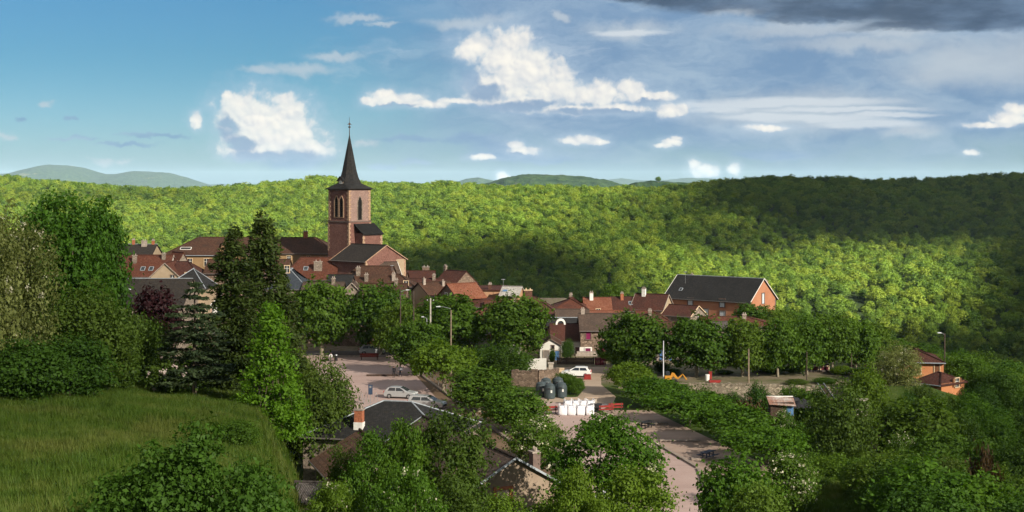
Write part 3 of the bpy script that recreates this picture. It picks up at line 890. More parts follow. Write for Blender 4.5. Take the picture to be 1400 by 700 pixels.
# --- left bank
plant_px('big', 86, 114, 262, 130, 'deciduous_tree', 'huge dark round tree rising above the skyline', z=12)
plant_px('big2', 136, 121, 277, 78, 'deciduous_tree', 'dark tree leaning out of the huge round one, on its village side', z=11)
plant_px('acacia', 4, 98, 288, 150, 'acacia_tree', 'pale flowering acacia at the left edge of the meadow', z=13)
plant_px('acacia', -45, 92, 262, 150, 'acacia_tree', 'pale acacia cut by the left frame edge', z=13)
plant_px('thicket', 118, 105, 395, 128, 'thicket_bush', 'olive green thicket under the huge dark tree', 'bush')
plant_px('thicket', 172, 116, 430, 84, 'thicket_bush', 'smaller olive thicket left of the purple tree', 'bush')
plant_px('shrub1', 30, 92, 468, 120, 'dark_shrub', 'dark shrub below the pale acacia on the meadow edge', 'shrub')
plant_px('shrub4', 95, 98, 462, 110, 'dark_shrub', 'dark shrub below the olive thicket on the meadow edge', 'shrub')
plant_px('shrub4', 150, 108, 470, 80, 'dark_shrub', 'dark low shrub at the middle of the meadow top', 'shrub')
plant_px('shrub1', 196, 128, 440, 80, 'dark_shrub', 'dark shrub below the purple tree', 'shrub')
plant_px('purple', 212, 152, 396, 74, 'purple_tree', 'dark purple leaved tree behind the cedar', z=6)
plant_px('pinkshrub', 226, 112, 492, 62, 'flowering_shrub', 'shrub with pale pink blossom at the meadow edge', 'shrub')
plant_px('cedar', 266, 113, 381, 150, 'cedar_tree', 'blue green cedar with layered drooping branches')
plant_px('fir2', 318, 122, 310, 122, 'fir_tree', 'tall dark fir just right of the cedar')
plant_px('fir', 358, 132, 290, 150, 'fir_tree', 'tallest dark fir, behind the bright green conifer')
plant_px('fir2', 388, 140, 372, 84, 'fir_tree', 'short dark fir at the right of the tall pair')
plant_px('larch', 371, 108, 410, 112, 'larch_tree', 'bright spring green conical conifer')
plant_px('shrub0', 290, 135, 470, 90, 'garden_shrub', 'green shrub behind the cedar trunk', 'shrub')
plant_px('shrub1', 345, 130, 480, 80, 'garden_shrub', 'dark shrub under the two tall firs', 'shrub')
plant_px('thicket', 440, 130, 497, 96, 'thicket_bush', 'bushy green tree left of the slate roofed house', 'bush', z=1)
plant_px('thicket', 405, 138, 478, 74, 'thicket_bush', 'dark green bush between the bright conifer and the square', 'bush')
plant_px('olive' if 'olive' in KIND else 'thicket', 425, 150, 508, 60, 'thicket_bush', 'thin bush at the near left corner of the square', 'bush', z=1)
# --- foreground
plant_px('hazel', 345, 36, 618, 140, 'hazel_bush', 'smaller dark bush at the foot of the spreading hazel bush', 'bush')
plant_px('hazel', 258, 33, 570, 265, 'hazel_bush', 'spreading hazel bush on the meadow at the bottom', 'bush')
plant_px('shrub2', 325, 82, 575, 60, 'young_shrub', 'young shrub on the meadow right of the hazel bush', 'shrub')
FG = 'open crowned trees in front of the near houses'
for k, px, d, top, w_, lab, zz in (
    ('open1', 610, 90, 562, 186, 'open crowned olive green tree in front of the slate roof', 0.5),
    ('open0', 512, 88, 590, 110, 'bright green tree below the brick chimney', 1),
    ('open2', 818, 92, 572, 205, 'wide pale flecked tree in front of the road', 0),
    ('open0', 553, 88, 576, 112, 'bright leafy tree between the brick chimney and the olive green tree', 0.5),
    ('open1', 470, 92, 612, 76, 'small leafy tree before the coarse brown tiled roof', 1.5),
    ('open0', 690, 80, 676, 130, 'low green tree under the gable with the pink window shutter', 1),
    ('open2', 562, 76, 640, 120, 'green tree at the bottom edge under the olive one', 3),
    ('open0', 870, 84, 640, 170, 'green tree at the bottom edge beside the road', 0),
    ('open1', 625, 78, 655, 110, 'olive tree at the bottom edge before the pink gable house', 3),
    ('open0', 785, 82, 640, 120, 'leafy tree at the bottom edge below the wide pale flecked tree', 1),
    ('open2', 462, 78, 660, 105, 'leafy tree at the bottom edge right of the grey shed', 4)):
    plant_px(k, px, d, top, w_, 'open_tree', lab, group=FG, z=zz)
plant_px('bloomshrub', 735, 140, 572, 80, 'flowering_shrub', 'white flowering bush behind the dark grey chimney', 'shrub', z=0)
plant_px('shrub1', 668, 206, 474, 84, 'dark_bush', 'dark bush under the plane tree by the white house', 'bush', z=0)
plant_px('shrub4', 700, 200, 478, 60, 'dark_bush', 'dark bush left of the white garden wall', 'bush', z=0)
plant_px('shrub2', 771, 190, 510, 34, 'hedge_bush', 'clipped hedge bush right behind the recycling bins', 'bush', z=0)
plant_px('shrub2', 786, 186, 516, 26, 'hedge_bush', 'clipped hedge bush at the bend of the drive', 'bush', z=0)
plant_px('shrub1', 776, 222, 465, 17, 'climbing_bush', 'dark bush against the white house wall right of the shed', 'bush', z=0)
plant_px('shrub0', 755, 219, 478, 9, 'small_tree', 'tiny tree in front of the white shed', z=0)
plant_px('shrub1', 832, 222, 480, 30, 'garden_bush', 'dark bush in front of the stone house with magenta shutters', 'bush', z=0)
plant_px('shrub0', 848, 214, 484, 30, 'garden_bush', 'green bush between the stone house and the terrace', 'bush', z=0)
plant_px('shrub4', 905, 207, 495, 22, 'terrace_shrub', 'grey green shrub beside the white metal pole', 'shrub', z=0)
plant_px('shrub4', 1040, 208, 495, 34, 'terrace_shrub', 'dark shrub right of the pale wooden pole', 'shrub', z=0)
plant_px('shrub1', 1036, 186, 527, 34, 'garden_bush', 'dark bush right below the end of the terrace wall', 'bush')
plant_px('shrub1', 960, 186, 532, 50, 'garden_bush', 'dark bush growing against the bare stone wall', 'bush')
plant_px('rust', 1022, 176, 552, 66, 'brown_bush', 'rust brown bush above the bare earth bank', 'bush')
plant_px('rust', 1345, 130, 625, 50, 'brown_bush', 'rust brown bush low on the wooded slope', 'bush')
plant_px('bloomshrub', 1072, 172, 562, 30, 'flowering_shrub', 'white flowering shrub below the rusty shed roof', 'shrub')
plant_px('thicket', 1150, 158, 528, 96, 'round_bush', 'large round bush below the ladder like handrail', 'bush')
plant_px('shrub0', 1185, 190, 505, 56, 'round_bush', 'green bush below the pale acacia', 'bush')
plant_px('thicket', 1262, 186, 528, 44, 'round_bush', 'bush directly in front of the orange house', 'bush')
plant_px('plane3', 1335, 218, 500, 70, 'garden_tree', 'tree right behind the orange house porch')
plant_px('bloomshrub', 1232, 150, 596, 44, 'flowering_shrub', 'white flowering shrub in the middle of the wooded slope', 'shrub')
plant_px('bloomshrub', 1080, 118, 622, 76, 'flowering_shrub', 'pale flowering shrub at the bottom of the wooded slope', 'shrub')
for i, (px, d, top, w_, k, lab) in enumerate(((882, 204, 500, 26, 'shrub2', 'green bush at the foot of the first terrace plane'), (920, 205, 504, 20, 'shrub0', 'low green bush right of the white metal pole'), (990, 206, 506, 24, 'shrub4', 'low dark bush in front of the dark barn'),
        (1060, 206, 498, 30, 'shrub1', 'dark bush between the pale wooden pole and the thin dark pole'), (1085, 207, 500, 26, 'shrub2', 'green bush left of the shed with maroon doors'), (1150, 205, 500, 30, 'shrub0', 'green bush right of the shed with maroon doors'), (1178, 203, 503, 34, 'shrub4', 'dark bush at the last terrace planes'), (1128, 196, 517, 34, 'shrub2', 'low bush on the terrace edge above the handrail'), (1090, 195, 519, 30, 'shrub3', 'low olive bush on the terrace edge below the thin dark pole'))):
    plant_px(k, px, d, top, w_, 'terrace_shrub', lab, 'shrub', z=0)
for px, d, top, w_, k, lab in ((905, 189, 527, 44, 'shrub0', 'bush growing against the terrace wall below the white metal pole'), (932, 188, 533, 40, 'shrub2', 'bush growing against the terrace wall below the orange excavator'), (1000, 187, 538, 36, 'shrub1', 'dark bush at the bare middle of the terrace wall'), (1085, 187, 528, 50, 'shrub2', 'green bush against the low end of the terrace wall'), (1120, 184, 532, 46, 'shrub0', 'green bush beside the upper end of the handrail')):
    plant_px(k, px, d, top, w_, 'wall_shrub', lab, 'shrub')
for px, d, top, w_, k, lab in ((1090, 275, 424, 52, 'plane0', 'round tree at the right corner of the long pink building'), (1062, 268, 422, 50, 'plane1', 'round tree under the gable of the long pink building')):
    plant_px(k, px, d, top, w_, 'garden_tree', lab, z=-4)
# --- the overgrown slope on the right: individual shrubs and small trees
rs = np.random.default_rng(77)
cnt = 0
LAB = {'shrub0': ('fresh green shrub of the overgrown slope right of the road', 'green shrubs on the slope'),
       'shrub1': ('dark green shrub of the overgrown slope right of the road', 'dark shrubs on the slope'),
       'shrub2': ('mid green fine leaved shrub of the overgrown slope right of the road', 'fine leaved shrubs on the slope'),
       'shrub3': ('olive shrub of the overgrown slope right of the road', 'olive shrubs on the slope'),
       'shrub4': ('dark close leaved shrub of the overgrown slope right of the road', 'close leaved shrubs on the slope'),
       'plane2': ('small green tree of the overgrown slope right of the road', 'small trees on the slope'),
       'thicket': ('olive small tree of the overgrown slope right of the road', 'olive trees on the slope')}
for d in np.concatenate([np.arange(84, 150, 5.0), np.arange(150, 235, 7.0), np.arange(235, 345, 11.0)]):
    x0 = np.interp(d, [84, 138, 170, 190, 200, 235, 345], [30, 33, 34, 36, 58, 64, 62])
    x1 = d * .40 + 10
    x = x0
    while x < x1:
        xx = x + rs.normal() * 1.2; dd = d + rs.normal() * 1.8
        step = 4.6 if d < 150 else (6.0 if d < 235 else 7.5)
        x += step * (.8 + .5 * rs.random())
        px = 700 + xx / dd * F
        if 1040 < px < 1205 and 172 < dd < 200: continue          # the garden with sheds
        if 1196 < px < 1318 and 180 < dd < 222: continue          # the orange house
        if px < 1085 and dd < 125 : continue
        k = rs.choice(['shrub0', 'shrub1', 'shrub2', 'shrub3', 'shrub4', 'plane2', 'thicket'], p=[.2, .18, .2, .1, .16, .08, .08])
        h = (3.2 + 3.2 * rs.random()) * (1.25 if k in ('plane2', 'thicket') else 1)
        zz = tz(xx, dd)
        if 1190 < px < 1340 and 140 < dd <= 184: h = min(h, max(1.6, wz(545, dd) - zz))
        if px < 1300 and 226 < dd: h = min(h, max(2.0, wz(486, dd) - zz))
        if 1060 < px < 1240 and 125 < dd < 185: h = min(h, 3.6)
        if px < 1100: h = min(h, 4.0)
        plant(k, xx, dd, h, h * (1.0 + .45 * rs.random()), 'slope_tree' if k in ('plane2', 'thicket') else 'slope_shrub', LAB[k][0], 'tree' if k in ('plane2', 'thicket') else 'shrub', LAB[k][1])
        cnt += 1
print('slope shrubs', cnt)
# trees at the back of the village, below the roofs and on the way down to the valley
bk = 0
for px, d, top, w_, k in ((700, 345, 428, 60, 'plane0'), (760, 340, 425, 60, 'plane2'), (640, 350, 420, 60, 'plane3'), (560, 345, 412, 60, 'plane1'), (880, 335, 418, 50, 'plane0'),
                          (1090, 325, 440, 60, 'plane1'), (1130, 322, 444, 60, 'plane3'), (1170, 318, 448, 60, 'plane0'), (1215, 300, 462, 60, 'plane2'), (1260, 300, 470, 60, 'plane1'), (180, 335, 345, 60, 'plane0'), (130, 330, 345, 60, 'plane1')):
    plant_px(k, px, d, top, w_, 'valley_tree', 'tree behind the village roofs on the way down to the valley', group='trees behind the village')
for i, (px, d, top, w_, k) in enumerate(((1300, 185, 541, 34, 'shrub2'), (1322, 188, 536, 40, 'shrub0'), (1345, 192, 530, 44, 'shrub4'), (1280, 182, 545, 32, 'shrub1'), (1372, 196, 527, 46, 'shrub2'), (1240, 180, 540, 36, 'shrub4'))):
    plant_px(k, px, d, top, w_, 'slope_shrub', ('low shrub under the window of the orange house wing', 'fresh green shrub at the outer corner of the orange house wing', 'dark shrub a few steps right of the orange house', 'dark shrub under the door side of the orange house', 'fine leaved shrub on the bank right of the orange house', 'dark shrub between the acacia and the orange house')[i], 'shrub', 'shrubs round the orange house')
# lone tree on the far ridge
plant_px('plane1', 900, 1880, 241.5, 8, 'lone_tree', 'lone round tree standing on the far ridge', z=wz(249, 1880))

# ---------------------------------------------------------------- meadow grass on the near bank
m = leaf_mat('grass_blade', (0.032, 0.068, 0.007), (0.080, 0.145, 0.015), (0.088, 0.130, 0.016), 0.35, patch=(0.135, 0.150, 0.034))
tufts = bpy.data.collections.new('grass_tuft_kinds')
for i in range(4):
    rs = np.random.default_rng(300 + i)
    nb = 46
    b0 = rs.normal(size=(nb, 2)) * .22
    a = rs.random(nb) * 6.28; ln = .28 + .34 * rs.random(nb); le = .10 + .22 * rs.random(nb)
    w_ = .016
    dx, dy = np.cos(a), np.sin(a)
    v0 = np.stack([b0[:, 0] - dy * w_, b0[:, 1] + dx * w_, np.zeros(nb)], 1); v1 = np.stack([b0[:, 0] + dy * w_, b0[:, 1] - dx * w_, np.zeros(nb)], 1)
    tp_ = np.stack([b0[:, 0] + dx * le, b0[:, 1] + dy * le, ln], 1)
    md = np.stack([b0[:, 0] + dx * le * .35, b0[:, 1] + dy * le * .35, ln * .62], 1)
    w2 = np.stack([-dy * w_ * .8, dx * w_ * .8, 0 * dx], 1)
    V = np.stack([v0, v1, md - w2, md + w2, tp_, tp_ + w2 * .2], 1).reshape(-1, 3)
    base = np.arange(nb)[:, None] * 6
    Q = np.concatenate([base + np.array([0, 1, 2, 3]), base + np.array([3, 2, 4, 5])], 0)
    me = leaf_mesh('grass_tuft', V, Q, rs.random(len(Q)), m)
    tufts.objects.link(bpy.data.objects.new('grass_tuft', me))
rs = np.random.default_rng(310)
N = 42000
gx_ = -48 + rs.random(N) * 48; gy_ = 34 + rs.random(N) ** .8 * 84
xl = np.interp(gy_, [0, 60, 110, 160], [-2, -8, -17, -36])
ok = (gx_ < xl + 2.2) & (np.abs(gx_) < gy_ * .40 + 3)
gx_, gy_ = gx_[ok], gy_[ok]
ex_, ey_ = 17 + rs.random(5000) * 26, 88 + rs.random(5000) * 46     # and on the ground right of the road
k_ = (ex_ > np.interp(ey_, [88, 98, 111, 124, 127, 140], [4, 9, 15, 18.6, 25, 27]))
gx_ = np.concatenate([gx_, ex_[k_]]); gy_ = np.concatenate([gy_, ey_[k_]])
pm = bpy.data.meshes.new('meadow_grass')
pm.vertices.add(len(gx_)); pm.vertices.foreach_set('co', np.stack([gx_, gy_, terr(gx_, gy_) - .03], 1).astype(np.float32).ravel())
a = pm.attributes.new('grow', 'FLOAT', 'POINT')
a.data.foreach_set('value', ((.55 + .6 * rs.random(len(gx_))) * (.7 + 1.0 * (fbm(gx_ / 7, gy_ / 7, 91) + .5))).astype(np.float32))
grass = scatter('meadow_grass', pm, tufts)
tag(grass, 'soft green grass of the sloping meadow on the near bank and beside the road', 'grass', kind='stuff')

# ---------------------------------------------------------------- building materials
def wall_mat(name, a, b, stone=0.0, scale=1.0, grime=0.35):
    """render, or rubble stone when stone > 0; stains have their own shape"""
    m, T, out = new_mat(name)
    oc = T.n('ShaderNodeTexCoord').outputs['Object']
    n1 = T.noise(oc, .45 * scale, 5, .65); n2 = T.noise(oc, 4.0 * scale, 4, .6)
    c_ = T.mix(T.ss(n1, .35, .68), a, b)
    c_ = T.mix(T.math('MULTIPLY', T.ss(n2, .5, .8), grime * .5), c_, tuple(v * .62 for v in a))
    bump = n2
    if stone:
        vo = T.n('ShaderNodeTexVoronoi', feature='F1'); vo.inputs['Scale'].default_value = 2.6 * scale
        T.put(vo.inputs['Vector'], T.vm('MULTIPLY', oc, (1, 1, 1.5)))
        sv = T.n('ShaderNodeSeparateColor'); T.put(sv.inputs[0], vo.outputs['Color'])
        c_ = T.mix(T.math('MULTIPLY', sv.outputs[0], stone), c_, tuple(min(1, v * 1.75) for v in b))
        c_ = T.mix(T.math('MULTIPLY', sv.outputs[1], stone * .8), c_, tuple(v * .35 for v in a))
        vd = T.n('ShaderNodeTexVoronoi', feature='DISTANCE_TO_EDGE'); vd.inputs['Scale'].default_value = 2.6 * scale
        T.put(vd.inputs['Vector'], T.vm('MULTIPLY', oc, (1, 1, 1.5)))
        ed = T.ss(vd.outputs['Distance'], 0.0, .07)
        c_ = T.mix(T.math('SUBTRACT', 1.0, ed), c_, tuple(v * .5 for v in a))
        bump = ed
    bsdf(T, out, c_, .92, .12, bump=bump, bumpk=.35, dist=.04)
    M[name] = m
def roof_mat(name, cols, moss=(0.05, 0.045, 0.02), mossk=.35, row=.34, colw=.23, bumpk=.8, rough=.85):
    """courses of tiles laid out in metres across the slope (uv), each with its own burnt tone, with lichen patches"""
    m, T, out = new_mat(name)
    uv = T.n('ShaderNodeUVMap').outputs[0]
    oc = T.n('ShaderNodeTexCoord').outputs['Object']
    br = T.n('ShaderNodeTexBrick')
    br.offset = .5; br.squash = 1.0
    T.put(br.inputs['Vector'], uv)
    br.inputs['Scale'].default_value = 1.0
    br.inputs['Brick Width'].default_value = colw; br.inputs['Row Height'].default_value = row
    br.inputs['Mortar Size'].default_value = .018; br.inputs['Mortar Smooth'].default_value = .4; br.inputs['Bias'].default_value = 0.0
    br.inputs['Color1'].default_value = (*cols[0], 1); br.inputs['Color2'].default_value = (*cols[1], 1)
    br.inputs['Mortar'].default_value = (*[v * .35 for v in cols[0]], 1)
    n1 = T.noise(oc, .38, 6, .68); n2 = T.noise(oc, 1.7, 5, .65); n3 = T.noise(uv, 2.6, 2, .5)
    c_ = T.mix(T.math('MULTIPLY', T.ss(n3, .42, .7), .75), br.outputs['Color'], cols[2])
    c_ = T.mix(T.math('MULTIPLY', T.ss(n1, .42, .66), .7), c_, cols[3])
    c_ = T.mix(T.math('MULTIPLY', T.ss(n2, .52, .74), mossk), c_, moss)
    wv = T.n('ShaderNodeTexWave', wave_type='BANDS', bands_direction='X', wave_profile='SIN')
    T.put(wv.inputs['Vector'], uv); wv.inputs['Scale'].default_value = 1 / colw / 2 / 3.14159 * 6.2832 / 2
    h = T.math('ADD', T.math('MULTIPLY', wv.outputs['Fac'], .6), T.math('MULTIPLY', br.outputs['Fac'], -.6))
    bsdf(T, out, c_, rough, .18, bump=h, bumpk=bumpk, dist=.07)
    M[name] = m
roof_mat('tile_brown', [(00.0672, 00.0320, 00.0205), (00.0960, 00.0448, 00.0282), (00.1152, 00.0608, 00.0397), (00.0480, 00.0269, 00.0192)], mossk=.45)
roof_mat('tile_red', [(00.1040, 00.0329, 00.0192), (00.1342, 00.0465, 00.0274), (00.1533, 00.0630, 00.0411), (00.0684, 00.0263, 00.0186)], mossk=.30)
roof_mat('tile_dark', [(00.0697, 00.0251, 00.0181), (00.0941, 00.0335, 00.0237), (00.1045, 00.0453, 00.0335), (00.0488, 00.0223, 00.0181)], mossk=.35)
roof_mat('tile_orange', [(00.2112, 00.0704, 00.0352), (00.2560, 00.0992, 00.0576), (00.2752, 00.1280, 00.0832), (00.1472, 00.0480, 00.0288)], mossk=.15)
roof_mat('tile_old', [(00.0823, 00.0561, 00.0434), (00.1122, 00.0748, 00.0561), (00.1309, 00.0935, 00.0711), (00.0636, 00.0449, 00.0374)], (.06, .055, .035), .5)
roof_mat('slate', [(.019, .019, .020), (.027, .026, .026), (.036, .034, .033), (.014, .014, .014)], (.040, .034, .022), .6, .26, .20, .35, .85)
roof_mat('slate_blue', [(0.0360, 0.0440, 0.0560), (0.0480, 0.0576, 0.0720), (0.0560, 0.0656, 0.0800), (0.0304, 0.0368, 0.0480)], (.05, .05, .045), .3, .26, .20, .35, .75)
roof_mat('slate_brown', [(0.0270, 0.0225, 0.0195), (0.0375, 0.0307, 0.0263), (0.0450, 0.0375, 0.0315), (0.0210, 0.0180, 0.0158)], (.055, .042, .028), .55, .28, .22, .4, .85)
roof_mat('sheet_pale', [(.36, .34, .31), (.42, .40, .37), (.48, .46, .43), (.26, .23, .20)], (.12, .09, .06), .5, 2.4, .24, .6, .7)
roof_mat('sheet_rusty', [(.30, .15, .10), (.40, .30, .26), (.22, .09, .05), (.52, .50, .47)], (.10, .05, .03), .5, 2.4, .22, .6, .7)
roof_mat('sheet_grey', [(.085, .072, .066), (.120, .105, .098), (.14, .125, .12), (.07, .055, .048)], (.06, .055, .03), .5, 2.4, .20, .7, .8)
wall_mat('render_ochre', (0.2448, 0.1548, 0.0792), (0.2952, 0.1944, 0.1044))
wall_mat('render_cream', (0.3200, 0.2400, 0.1600), (0.3840, 0.2960, 0.2080))
wall_mat('render_taupe', (0.2320, 0.1720, 0.1280), (0.2880, 0.2240, 0.1680))
wall_mat('render_tan', (0.3300, 0.1875, 0.1087), (0.3750, 0.2250, 0.1350))
wall_mat('render_salmon', (0.3900, 0.1677, 0.0936), (0.4368, 0.2028, 0.1170))
wall_mat('render_pink', (0.4930, 0.3060, 0.2380), (0.5610, 0.3740, 0.2975))
wall_mat('render_orange', (0.4640, 0.1880, 0.0840), (0.5120, 0.2280, 0.1080))
wall_mat('render_white', (0.5808, 0.5544, 0.5104), (0.6512, 0.6248, 0.5808))
wall_mat('render_grey', (.20, .17, .15), (.26, .225, .20))
wall_mat('stone_red', (.170, .082, .066), (.215, .112, .090), .22, 1.3)
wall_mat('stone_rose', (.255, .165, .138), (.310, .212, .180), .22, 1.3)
wall_mat('stone_brown', (.150, .105, .078), (.200, .145, .108), .6)
wall_mat('stone_grey', (.190, .150, .120), (.250, .205, .165), .55)
wall_mat('stone_bank', (.200, .165, .120), (.260, .220, .165), .8, 1.1)
wall_mat('brick_dark', (.085, .045, .032), (.115, .060, .042), .5, 2.0)
M['trim_stone'] = plain('trim_stone', (.56, .42, .27), .9, .15)
M['church_stone'] = plain('church_stone', (.36, .235, .155), .9, .2)
M['trim_dark'] = plain('trim_dark', (.14, .10, .085), .9, .15)
M['trim_white'] = plain('trim_white', (.70, .68, .64), .8, .1)
M['glass'] = plain('glass', (.030, .036, .042), .12, .1, spec=.6)
M['dark_open'] = plain('dark_open', (.012, .010, .009), .95, .1)
M['curtain'] = plain('curtain', (.55, .60, .66), .4, .1, spec=.5)
M['zinc'] = plain('zinc', (.30, .33, .36), .6, .15, metal=.2)
M['gutter'] = plain('gutter', (.16, .14, .13), .5, .15, metal=.3)
M['brick'] = plain('brick', (.32, .115, .060), .9, .3, 6.0)
M['mortar'] = plain('mortar', (.30, .25, .21), .9, .25)
M['shutter_magenta'] = plain('shutter_magenta', (.165, .010, .062), .6, .15)
M['shutter_blue'] = plain('shutter_blue', (.07, .16, .33), .6, .15)
M['shutter_brown'] = plain('shutter_brown', (.15, .065, .030), .6, .15)
M['shutter_mint'] = plain('shutter_mint', (.45, .70, .58), .6, .08)
M['shutter_pink'] = plain('shutter_pink', (.62, .44, .40), .7, .08)
M['door_blue'] = plain('door_blue', (.025, .260, .440), .5, .10)
M['door_maroon'] = plain('door_maroon', (.11, .012, .024), .6, .15)
M['door_wood'] = plain('door_wood', (.19, .060, .034), .75, .2)
M['timber'] = plain('timber', (.055, .034, .024), .85, .25)

# ---------------------------------------------------------------- building kit
class Bm:
    def __init__(s):
        s.v, s.f, s.uv = [], [], []
    def quad(s, *p, uv=None):
        i = len(s.v); s.v += [tuple(q) for q in p]; s.f.append(tuple(range(i, i + len(p)))); s.uv.append(uv)
    def box(s, c, h, ax=None):
        """centre, half sizes, optional three axis vectors"""
        c = Vector(c); X_, Y_, Z_ = ax or (Vector((1, 0, 0)), Vector((0, 1, 0)), Vector((0, 0, 1)))
        p = [c + X_ * (h[0] * a) + Y_ * (h[1] * b) + Z_ * (h[2] * e) for e in (-1, 1) for a, b in ((-1, -1), (1, -1), (1, 1), (-1, 1))]
        i = len(s.v); s.v += [tuple(q) for q in p]
        for f in ((0, 3, 2, 1), (4, 5, 6, 7), (0, 1, 5, 4), (1, 2, 6, 5), (2, 3, 7, 6), (3, 0, 4, 7)):
            s.f.append(tuple(i + k for k in f)); s.uv.append(None)
    def prism(s, poly, axis_from, axis_to):
        """closed solid: polygon (list of Vector offsets) swept from one point to another"""
        a = [Vector(axis_from) + Vector(p) for p in poly]; b = [Vector(axis_to) + Vector(p) for p in poly]
        i = len(s.v); n = len(poly); s.v += [tuple(q) for q in a + b]
        s.f.append(tuple(i + k for k in range(n - 1, -1, -1))); s.uv.append(None)
        s.f.append(tuple(i + n + k for k in range(n))); s.uv.append(None)
        for k in range(n):
            s.f.append((i + k, i + (k + 1) % n, i + n + (k + 1) % n, i + n + k)); s.uv.append(None)
    def tubep(s, path, rad, seg=8):
        V, Q = tube(path, rad, seg); i = len(s.v)
        s.v += [tuple(p) for p in V]
        for q in Q:
            s.f.append(tuple(dict.fromkeys(int(k) + i for k in q))); s.uv.append(None)
    def build(s, name, mat, parent=None, off=(0, 0, 0), bevel=0.0, smooth=False):
        me = bpy.data.meshes.new(name)
        o_ = Vector(off)
        me.from_pydata([tuple(Vector(v) - o_) for v in s.v], [], s.f)
        if any(u is not None for u in s.uv):
            uvl = me.uv_layers.new(name='UVMap')
            for p, u in zip(me.polygons, s.uv):
                if u is not None:
                    for li, c_ in zip(p.loop_indices, u):
                        uvl.data[li].uv = c_
        if smooth:
            me.polygons.foreach_set('use_smooth', np.ones(len(me.polygons), bool))
        bm = bmesh.new(); bm.from_mesh(me)
        bmesh.ops.recalc_face_normals(bm, faces=bm.faces[:])
        if bevel > 0:
            bmesh.ops.bevel(bm, geom=bm.edges[:], offset=bevel, segments=1, affect='EDGES')
        bm.to_mesh(me); bm.free()
        me.materials.append(M[mat] if isinstance(mat, str) else mat)
        return link(name, me, parent)

